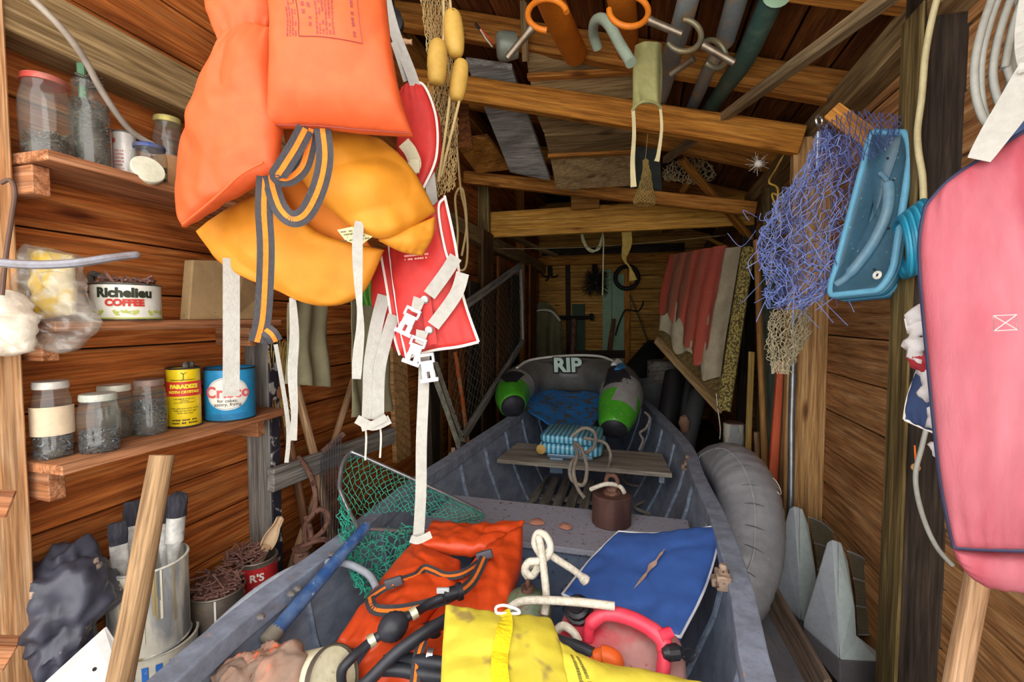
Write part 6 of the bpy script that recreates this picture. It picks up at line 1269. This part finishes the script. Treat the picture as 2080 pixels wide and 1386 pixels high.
a, b = P(1985,1150,.78), P(1945,1386,.74); d = (b-a).normalized(); pole('paddle_handle', a-d*.1, a+d*((a.z-.03)/-d.z), .0165, .018, TP, 'pale wooden handle standing under the pink vest', 'handle', n=18)
ft = thing('float_tag', 'tiny orange cord with a cork tag on the dark post', 'tag', P(1860,960,1.2)); MB().tube(pp([(1858,905,1.18),(1860,940,1.18)]), .002, 6).build('cord', WEBO, ft); MB().lathe([(.008,0),(.010,.003),(.008,.006)], 14, P(1860,950,1.18), CAM-P(1860,950,1.18)).build('disc', M('tag_tan', '#b98a50', .8), ft)
# ================================================================== stored overhead
def board4(name, pts, th, mat, label, group=None, n=(0,0,1)):
    return slab(name, pp(pts), th, mat, label, 'board', group, ext=n)
# old plank door lying across the tie beams (seen from below)
cr_ = thing('plank_door', 'old tan plank door stored flat across the tie beams', 'door', P(1180, 240, 2.5))
for k, (q) in enumerate(([(1068,112,2.12),(1290,102,2.02),(1290,142,2.08),(1074,152,2.18)], [(1076,160,2.19),(1290,148,2.09),(1288,215,2.25),(1088,228,2.36)], [(1090,236,2.40),(1287,225,2.29),(1286,262,2.42),(1104,270,2.52)], [(1106,276,2.54),(1286,268,2.44),(1284,308,2.75),(1116,316,2.75)], [(1118,322,2.78),(1284,314,2.78),(1282,378,2.95),(1130,386,2.95)])):
    slab('plank', pp(q), .03, TANW, parent=cr_)
beam('batten', P(1072,157,2.16), P(1290,145,2.06), .04, .02, ORW, cr_); beam('batten', P(1112,318,2.74), P(1284,310,2.74), .04, .02, ORW, cr_)
board4('grey_board', [(946,128,2.30),(1040,142,2.30),(1118,368,2.9),(1036,350,2.9)], .03, GREYW, 'wide weathered grey board stored left of the plank door')
board4('brown_board', [(922,290,2.9),(990,280,2.9),(1040,345,3.2),(968,352,3.2)], .025, ORW, 'short orange brown board stored under the grey board')
board4('narrow_board', [(925,170,2.6),(948,190,2.6),(960,300,2.8),(930,300,2.8)], .025, ROOFW, 'dark narrow board at the left end of the long tie beam')
pw = board4('plywood_sheet', [(1128,358,3.05),(1214,344,3.05),(1246,384,3.2),(1168,392,3.2)], .02, M('plywood_grey', '#8d8468', .85, c2='#736a50', amt=.5, sc=5), 'small plywood sheet with a pale edge stored above the yellow beam'); beam('pale_edge', P(1128,357,3.03), P(1214,343,3.03), .02, .022, M('edge_mint', '#c9cfae', .7), pw)
board4('slate_board', [(1275,305,2.9),(1340,300,2.85),(1345,400,3.2),(1262,400,3.2)], .02, M('board_slate', '#4a5250', .7, c2='#5f6662', amt=.5, sc=6), 'dark slate coloured board hanging behind the green apron')
for k, (a, b) in enumerate((((960,500,4.2),(1110,430,4.6)),((1010,470,4.4),(1130,520,4.9)),((1350,470,4.3),(1480,430,4.6)),((1430,480,4.2),(1510,520,4.0)))):
    beam('roof_lath', P(*a), P(*b), .06, .03, (ORW, TANW, ROOFW, YELW)[k], None, label=['thin lath slanting up behind the left of the yellow beam','tan lath crossing below the left of the yellow beam','dark lath slanting behind the right of the yellow beam','yellow lath end below the right of the yellow beam'][k], category='lath')
# oars and oarlocks
ORP = M('oar_orange_paint', '#dd7d1c', .5, c2='#c0651a', amt=.5, sc=6, c3='#8a6a48', sc3=16, lo3=.68); GRP = M('oar_grey_paint', '#7b8486', .55, c2='#a8875c', amt=.7, sc=7, lo=.5, hi=.6); GNP = M('oar_green_paint', '#3f5e54', .5, c2='#6d7f6c', amt=.6, sc=6, lo=.5); OLM = M('oarlock_iron', '#7c7a68', .5, .6, c2='#a08a60', amt=.6, sc=12)
def oar(l, mat, label, blade=None):
    t = thing('oar', label, 'oar', P(*l[-1][:3]), 'oars stored under the roof'); ps = [P(a,b,c) for a,b,c,_ in l]; MB().tube(cr(ps, 5), [q for i in range(len(l)-1) for q in [l[i][3]*(1-k/5)+l[i+1][3]*k/5 for k in range(5)]]+[l[-1][3]], 16).build('shaft', mat, t); return t, ps
oar([(1098,-60,1.35,.045),(1118,0,1.5,.043),(1142,55,1.7,.046),(1168,108,2.0,.050)], ORP, 'left orange painted oar ending above the plank door')
oar([(1255,-60,1.35,.045),(1262,0,1.5,.044),(1270,60,1.75,.046),(1276,105,2.0,.046)], ORP, 'right orange painted oar beside the bent grey pipe')
t, ps = oar([(1412,-60,1.30,.032),(1390,30,1.45,.032),(1360,130,1.8,.036),(1334,215,2.2,.036),(1322,238,2.35,.034)], GRP, 'grey flaking oar passing behind the green apron')
t, ps = oar([(1512,-60,1.30,.030),(1490,20,1.45,.032),(1472,82,1.6,.032)], GRP, 'upper grey oar between the flaking oar and the green one')
t, ps = oar([(1466,95,1.62,.022),(1440,140,1.75,.024),(1414,200,2.1,.027),(1392,245,2.5,.026)], GRP, 'lower grey shaft running down to the tie beam')
t, ps = oar([(1592,-60,1.30,.034),(1562,10,1.42,.036),(1512,120,1.68,.036),(1470,180,1.95,.034),(1424,250,2.45,.036)], GNP, 'dark green oar nearest the diagonal pole')
MB().lathe([(.037,-.002),(.039,.0),(.030,.004)], 18, P(1578,-10,1.36), P(1592,-60,1.30)-P(1562,10,1.42)).build('collar', M('collar_mint', '#8fae90', .5), t)
def oarlock(ring, R_, ax, pin, mat, label, a0=.4, a1=5.6, r=.0085, ref=(0,0,1)):
    t = thing('oarlock', label, 'oarlock', P(*ring), 'oarlocks hanging from the oars'); c = P(*ring); MB().torus(c, RC @ Vector(ax), R_, r, 30, 10, a0, a1, RC @ Vector(ref)).build('horns', mat, t)
    a, b = P(*pin[0]), P(*pin[1]); MB().tube([a, a.lerp(b,.15), b, b+(b-a)*.02], [.013,.0105,.0095,.006], 12).build('pin', M('pin_steel', '#8d8272', .4, .7, c2='#6b5238', amt=.6, sc=12), t)
oarlock((1112,30,1.33), .055, (0,.25,1), ((1080,58,1.33),(1030,118,1.36)), ORP, 'orange ringed oarlock with its pin pointing down left', -.3, 4.2, ref=(1,.5,0))
oarlock((1277,22,1.33), .055, (0,.25,1), ((1315,40,1.33),(1386,70,1.30)), ORP, 'orange ringed oarlock with its pin pointing right', 2.6, 6.9, ref=(1,.5,0))
oarlock((1388,72,1.38), .052, (0,.15,1), ((1428,92,1.38),(1492,128,1.36)), OLM, 'bare iron oarlock above the green apron', 3.2, 7.4, ref=(1,.5,0))
oarlock((1450,110,1.45), .045, (.3,.1,1), ((1410,118,1.46),(1362,152,1.52)), OLM, 'bare iron oarlock gripping the grey shaft', -2.6, 2.2, ref=(1,.3,0))
rope('bent_pipe', pp([(1214,98,1.62),(1205,70,1.58),(1208,45,1.52),(1222,38,1.48),(1238,52,1.45),(1258,88,1.42),(1282,128,1.38)]), .0165, M('pipe_sage', '#9fb09c', .5, c2='#879684', amt=.4, sc=8), 'sage grey pipe with a bent hook end', 'pipe', k=14)
# green apron
AP = M('apron_sage', '#a3a06a', .9, c2='#84824e', amt=.5, sc=7, bs=.4, bsc=60); ap = thing('canvas_apron', 'sage green canvas apron with long ties hanging from the oars', 'apron', P(1310, 220, 1.6))
S = coons(pp([(1292,90,1.52),(1318,84,1.5),(1344,90,1.54)]), pp([(1344,90,1.54),(1346,150,1.55),(1343,218,1.57)]), pp([(1284,225,1.56),(1312,208,1.53),(1343,218,1.57)]), pp([(1292,90,1.52),(1284,150,1.54),(1284,225,1.56)])); sheet(S, .004, 22, 22, fold=.012, fn=1.6, wr=.012, ws=12).build('body', AP, ap, angle=80)
MB().tube(cr(pp([(1284,224,1.55),(1298,210,1.53),(1314,206,1.525),(1332,210,1.54),(1343,220,1.56)])), .005, 8).build('hem', AP, ap)
TIE = M('tie_cream', '#c9bd92', .9, bs=.4); 
ribbon(pp([(1286,222,1.55),(1288,270,1.55),(1285,330,1.56),(1287,380,1.57)]), .014, None, .003, wprof=lambda t: .8+.6*t*t).build('tie', TIE, ap, smooth=False); ribbon(pp([(1341,218,1.56),(1344,260,1.56),(1338,310,1.56),(1334,328,1.56)]), .012, None, .003, wprof=lambda t: .7+.7*t*t).build('tie', TIE, ap, smooth=False)
nt_ = thing('onion_net', 'small tan mesh bag hanging in front of the yellow beam', 'net bag', P(1312, 415, 2.2))
def nS(u, v): 
    a = u*2*math.pi; w_ = .01+.045*v**1.4 if v < .85 else .05; c = P(1311+2*math.sin(v*5), 325+90*v, 2.2); return c+(RC @ V(1,0,0))*math.cos(a)*w_+V(0,1,0)*math.sin(a)*w_
rope('hanging_cord', pp([(1311,326,2.2),(1313,300,2.17),(1316,272,2.135)]), .0015, M('net_tan', '#a88f52', .9), None, parent=nt_); net(nS, 18, 22, .0016, .003).build('mesh', M('net_tan', '#a88f52', .9), nt_, kind='stuff', smooth=False)
# diagonal pole
a, b = P(1850,-40,1.10), P(1352,325,2.75); beam('square_pole', a, b, .036, .036, wood('pole_grey_tan', '#6e5c42', '#8f7a5a', '#a5906e', stain=.3), None, label='long square grey brown pole slanting up to the right under the roof', category='pole')
beam('diagonal_brace', P(1385,325,3.0), P(1525,485,3.3), .05, .03, ORW, None, label='brown strut slanting down across the right end of the yellow beam', category='strut'); beam('cross_strut', P(1440,305,3.1), P(1385,390,3.3), .05, .03, ORW, None, label='short strut crossing above the yellow beam at right', category='strut')
nw = thing('dry_net', 'wad of dry tan netting stuffed above the yellow beam', 'net', P(1400, 365, 3.1)); S = coons(pp([(1345,345,3.1),(1400,315,3.1),(1445,335,3.1)]), pp([(1445,335,3.1),(1455,355,3.1),(1440,368,3.1)]), pp([(1348,365,3.1),(1400,372,3.1),(1440,368,3.1)]), pp([(1345,345,3.1),(1343,355,3.1),(1348,365,3.1)])); net(S, 18, 9, .0025, .012, wob=.01).build('mesh', M('net_straw', '#b3a47c', .9), nw, kind='stuff', smooth=False)
# grey lamp housing with wires
lh = thing('trailer_lamp', 'grey round trailer lamp housing with loose wires under the roof', 'lamp', P(1025, 110, 1.9)); HZ = M('housing_grey', '#8d9384', .45, .2, c2='#6b7064', amt=.5, sc=8)
c_ = P(1008,96,1.9); d_ = P(1050,92,1.9)-c_; MB().lathe([(.035,0),(.050,.008),(.056,.02),(.050,.07),(.046,.085),(.02,.09)], 24, c_, d_).build('housing', HZ, lh, angle=40)
for l, mt in (([(1000,95,1.9),(988,80,1.88),(982,70,1.88),(972,55,1.88)], M('wire_white', '#d8d4c4', .5)), ([(1002,90,1.9),(995,78,1.88),(985,68,1.88),(970,50,1.88)], M('wire_red', '#d8452a', .5))): MB().tube(cr(pp(l)), .003, 6).build('wire', mt, lh)
MB().tube(pp([(975,60,1.88),(966,48,1.88)]), .006, 8).build('connector', BLKP, lh)
beam('thin_upright', P(1062,-30,1.95), P(1068,125,2.1), .03, .025, TANW, None, label='thin upright lath beside the trailer lamp', category='lath')
fr_ = thing('fishing_reel', 'dark fishing reel with a wooden knob behind the orange vest', 'reel', P(800, 90, 1.3)); MB().lathe([(.02,0),(.045,.006),(.045,.03),(.02,.036)], 20, P(790,55,1.35), (.3,-1,0)).build('drum', BLKP, fr_, angle=40); MB().tube(pp([(800,25,1.28),(806,60,1.28),(815,82,1.28)]), .003, 6).build('crank', STEEL, fr_); MB().lathe([(.005,0),(.008,.006),(.006,.022),(.008,.03)], 12, P(815,84,1.28), P(842,86,1.28)-P(815,84,1.28)).build('knob', TP, fr_)
MB().tube(pp([(800,85,1.32),(790,-80,1.5),(785,-180,1.6)]), .008, 8).build('rod', DARKW, fr_)
# white cobweb nest
m = MB(); c_ = P(1540,333,1.9)
for k in range(60):
    d = V(R(-1,1),R(-1,1),R(-1,1)).normalized(); m.tube([c_+d*.002, c_+d*R(.015,.05)], .0005, 3, False)
m.lathe([(.014*math.sin(math.pi*i/8)+.0002, -.014*math.cos(math.pi*i/8)) for i in range(9)], 12, c_); m.build('spider_nest', M('web_white', '#e2ddd0', .9), None, label='small white cobweb ball hanging under the right rafter', cat='cobweb')
# ================================================================== back wall and far corners
YK = YB-.03
IRON = M('iron_black', '#1d1b1a', .6, .3, c2='#332c26', amt=.5, sc=14); MINT = M('board_mint', '#8fae90', .7, c2='#7d9a7c', amt=.5, sc=6, c3='#6b6a50', sc3=30, lo3=.68)
def pY(l, Y=YK): return [PY(a, b, Y) for a, b in l]
ch = thing('cast_hook', 'black cast iron three armed hook hanging on the back wall', 'hook', PY(1118,570,YK)); MB().tube(cr(pY([(1119,528),(1117,545),(1118,560)])), [.02]*4+[.03]*4+[.026]*8+[.018], 10).build('stem', IRON, ch) if False else MB().tube(cr(pY([(1119,526),(1117,540),(1118,562)]), 4), [.018,.03,.034,.032,.028,.03,.032,.03,.024], 10).build('stem', IRON, ch)
for l in ([(1118,560),(1108,562),(1100,558)], [(1118,560),(1126,563),(1134,559)], [(1116,560),(1112,568),(1108,570)]): MB().tube(cr(pY(l)), .012, 8).build('arm', IRON, ch)
def flat(name, q, mat, label, cat='board', th=.02, Y=YK): return slab(name, [PY(*k, Y) for k in q], th, mat, label, cat, ext=(0,1,0))
flat('dark_batten', [(1148,535),(1158,535),(1160,722),(1150,722)], DARKW, 'dark vertical batten left of centre on the back wall')
flat('green_plank', [(1162,618),(1188,618),(1188,714),(1164,714)], M('plank_dark_green', '#3d5140', .8, c2='#2f3d30', amt=.5, sc=6), 'dark green short plank on the back wall')
flat('mint_board', [(1224,548),(1242,548),(1242,712),(1224,712)], MINT, 'narrower mint green board on the back wall'); flat('mint_board', [(1243,556),(1269,558),(1269,752),(1243,752)], MINT, 'wider mint green board beside the brown stud on the back wall', Y=YK-.01)
flat('bottom_board', [(1168,712),(1270,712),(1270,728),(1168,728)], DARKW, 'dark horizontal board low on the back wall', Y=YK-.05)
trim(PY(1274,500,YB-.05), PY(1274,900,YB-.05), .05, .07, ORW, 'brown stud in the middle of the back wall', up=(1,0,0))
pk = thing('grub_hoe', 'long handled iron pick with a cross head against the back wall', 'pick', PY(1165,725,YK-.08)); MB().tube(pY([(1166,648),(1163,728),(1160,830)], YK-.08), .032, 10).build('shaft', RUST, pk); MB().tube(cr(pY([(1136,645),(1165,646),(1195,645),(1202,640),(1203,652)], YK-.08)), .022, 8).build('head', IRON, pk)
wb_ = thing('bristle_wreath', 'dark bushy brush of wiry bristles on the back wall', 'brush', PY(1210,605,YK-.06)); m = MB(); c_ = PY(1210,575,YK-.10)
for k in range(420):
    d = V(R(-1,1), R(-.5,.2), R(-1,1)).normalized(); m.tube([c_+d*.02, c_+d*R(.08,.19)+V(R(-.03,.03),0,R(-.03,.03))], .0022, 3, False)
m.build('bristles', M('bristle_dark', '#2a2a20', .9), wb_, kind='stuff', smooth=False); MB().tube(pY([(1208,538),(1209,560)], YK-.08), .03, 8).build('stem', IRON, wb_)
rg = MB().torus(PY(1273,564,YK-.12), (0,1,0), .128, .024, 40, 10).build('rubber_ring', M('rubber_ring', '#191919', .6), None, label='black rubber ring hanging on the back wall stud', cat='ring')
bz_ = thing('hand_brace', 'iron hand brace crank hanging on the back wall', 'tool', PY(1250,690,YK-.14)); MB().tube(cr(pY([(1250,682),(1258,655),(1268,633),(1276,630),(1296,632),(1304,622),(1307,612)], YK-.14), 6), .009, 8).build('crank', IRON, bz_)
pole('axe_handle', PY(1247,648,YK-.1), PY(1238,712,YK-.1), .024, .028, TB, 'dark brown axe handle leaning on the mint board', 'handle'); pole('thin_rod', PY(1280,600,YK-.1), PY(1318,700,YK-.1), .008, .008, M('rod_olive', '#5d5a40', .6), 'thin olive rod slanting across the right of the back wall', 'rod')
jk = thing('canvas_bundle', 'olive canvas cover hanging in the far left corner', 'canvas', PY(1105,725,5.3)); OLV = M('canvas_olive', '#6b674c', .95, c2='#524e38', amt=.6, sc=4, bs=.4)
S = coons(pY([(1066,640),(1095,615),(1118,620),(1140,650)], 5.3), pY([(1140,650),(1146,690),(1150,735)], 5.3), pY([(1052,735),(1100,738),(1150,735)], 5.3), pY([(1066,640),(1058,690),(1052,735)], 5.3)); sheet(S, .01, 30, 20, fold=.05, fn=3).build('canvas', OLV, jk, angle=80); MB().tube(cr(pY([(1064,650),(1090,632),(1118,632),(1138,652)], 5.22)), .012, 8).build('hem', M('hem_white', '#c9c6b4', .9), jk)
rope('cord_hank', [PY(a,b,3.9) for a,b in ((1180,470),(1184,492),(1200,508),(1218,505),(1224,470),(1222,490),(1205,512),(1188,500),(1182,472),(1192,500),(1212,508),(1225,478),(1225,540),(1224,600))], .006, M('cord_pale', '#c2bd94', .9), 'hank of pale cord hanging below the yellow beam', 'cord')
for k, (l) in enumerate(([(1268,440),(1274,490),(1268,525),(1280,545),(1286,570)],)): ribbon([PY(a,b,3.655) for a,b in l], .06, None, .006, wprof=lambda t: .7+.5*math.sin(7*t)).build('dried_rag', M('rag_yellow', '#b39a4c', .9, c2='#8a7436', amt=.6, sc=20), None, label='shrivelled yellow rag hanging in front of the rubber ring', cat='rag', smooth=False)
rope('tight_wire', [PY(930,506,3.75), PY(1200,502,3.85), PY(1475,478,3.75)], .003, M('wire_tan', '#8a7a58', .7), 'taut tan wire strung across below the yellow beam', 'wire')
rope('cable_loops', [V(-.80,2.11,2.50)]+pp([(905,60,1.9),(920,200,1.9),(935,375,1.9),(945,430,1.9),(950,500,1.9),(945,545,1.9),(928,540,1.9),(930,470,1.9),(925,400,1.9),(940,385,1.9),(948,455,1.9),(938,520,1.9)]), .005, M('cable_tan', '#a08a5c', .6), 'tan cable loops hanging beside the red vest', 'cable')
# far right clutter
bk = thing('metal_bucket', 'dull galvanised bucket of scrap beyond the raft', 'bucket', PY(1335,860,3.9)); b = P(1330,850,3.9); MB().lathe([(.11,0),(.15,.30),(.155,.31),(.145,.31),(.105,.01)], 28, b).build('body', M('bucket_galv', '#7f8286', .45, .5, c2='#5d5e60', amt=.5, sc=7), bk, angle=40); MB().torus(b+V(0,0,.31), (0,0,1), .152, .006, 28, 6).build('rim', M('bucket_galv', '#7f8286', .45, .5), bk)
lg = thing('log_stump', 'dark weathered wooden stump behind the raft', 'stump', P(1340,800,4.1)); MB().lathe([(.13,-.25),(.135,0),(.13,.28),(.12,.29)], 18, P(1345,800,4.1)).build('trunk', GREYW, lg, angle=40)
MB().lathe([(.10,0),(.11,.02),(.11,.5),(.10,.52)], 22, P(1275,775,4.2), P(1335,705,4.5)-P(1275,775,4.2)).build('black_cylinder', M('black_drum', '#181818', .6), None, angle=40, label='black cylinder lying at a slant behind the raft', cat='cylinder')
for k, (a, b, r_, lb) in enumerate((((1370,760,3.3),(1352,880,3.1),.06,'black rubber boot leg standing under the red blanket'),((1420,800,3.1),(1395,900,2.9),.05,'dark grey boot leg beside the mossy panel'),((1398,770,3.35),(1385,885,3.2),.045,'slim dark boot leg between two others'))):
    p0, p1 = P(*a), P(*b); t = thing('rubber_boot', lb, 'boot', V(p1.x,p1.y,max(.02,p1.z-.3)), 'rubber boots in the far right corner'); e = V(p1.x, p1.y-.02, p1.z-.28); MB().tube(cr([p0, p1, e], 6), [r_*1.1]*7+[r_]*6, 14).build('leg', M('boot_dark%d' % k, ('#202022','#46484a','#2c2e2e')[k], .5), t); MB().tube([e+V(0,.03,0), e+V(-.03,-.08,-.03), e+V(-.05,-.16,-.05)], [r_,r_*.9,r_*.5], 14).build('foot', M('boot_dark%d' % k, '#202022', .5), t)
fx = P(1390,860,2.9); m = MB(); m.lathe([(.03*math.sin(math.pi*i/10)+.0005, -.06*math.cos(math.pi*i/10)) for i in range(11)], 14, fx)
for v in m.v: v += (v-fx)*(.5*noise.noise(v*30))
m.build('dried_root', M('root_brown', '#8d6a58', .95, bs=.5), None, angle=80, label='shrivelled brown root hanging beside the boat bow', cat='root')
pc = thing('paint_pot', 'small crusty paint pot with a rusty top beside the silver tube', 'can', P(1490,895,2.7)); b = P(1490,905,2.7); MB().lathe([(.055,0),(.056,.004),(.056,.125),(.05,.13)], 24, b).build('body', PAINT, pc, angle=35); MB().lathe([(.052,.128),(.050,.134)], 24, b).build('lid', RUST, pc)
# boards and sacks added to darken the left wall behind the wire screen
LB = [(2.42,.16,1.55,DARKW,'added dark board leaning on the left wall just behind the long white strap'),(2.78,.22,1.75,ROOFW,'added wide brown board leaning behind the perforated angle bar'),(3.10,.20,1.45,DARKW,'added dark short board behind the middle of the wire screen'),(3.40,.24,1.85,wood('board_umber', '#3a2818', '#5a4028', '#72563a', stain=.4),'added umber board leaning under the far end of the wall rail'),(3.80,.26,1.70,ROOFW,'added brown board leaning at the far end of the wire screen'),(4.22,.26,1.60,DARKW,'added dark board leaning near the far left stud'),(4.95,.30,1.75,ROOFW,'added brown board leaning in the far left corner')]
for (y, w_, h_, mt, lb) in LB:
    beam('added_board', (XL+.112, y, .0), (XL+.104, y+.05, h_), w_, .022, mt, None, up=(1,0,0), label=lb, category='board')
SK = M('sack_brown', '#6d5a42', .95, c2='#4a3c2c', amt=.6, sc=5, bs=.6, bsc=40)
for k, (y, lb) in enumerate(((2.55,'added slumped brown sack on the floor below the perforated angle bar'),(3.25,'added brown sack on the floor behind the chicken wire'))):
    crumple((XL+.30, y, .23), .12, .24, .35, 7, k+20).build('added_sack', SK, None, angle=80, label=lb, cat='sack', group='added sacks behind the wire screen')
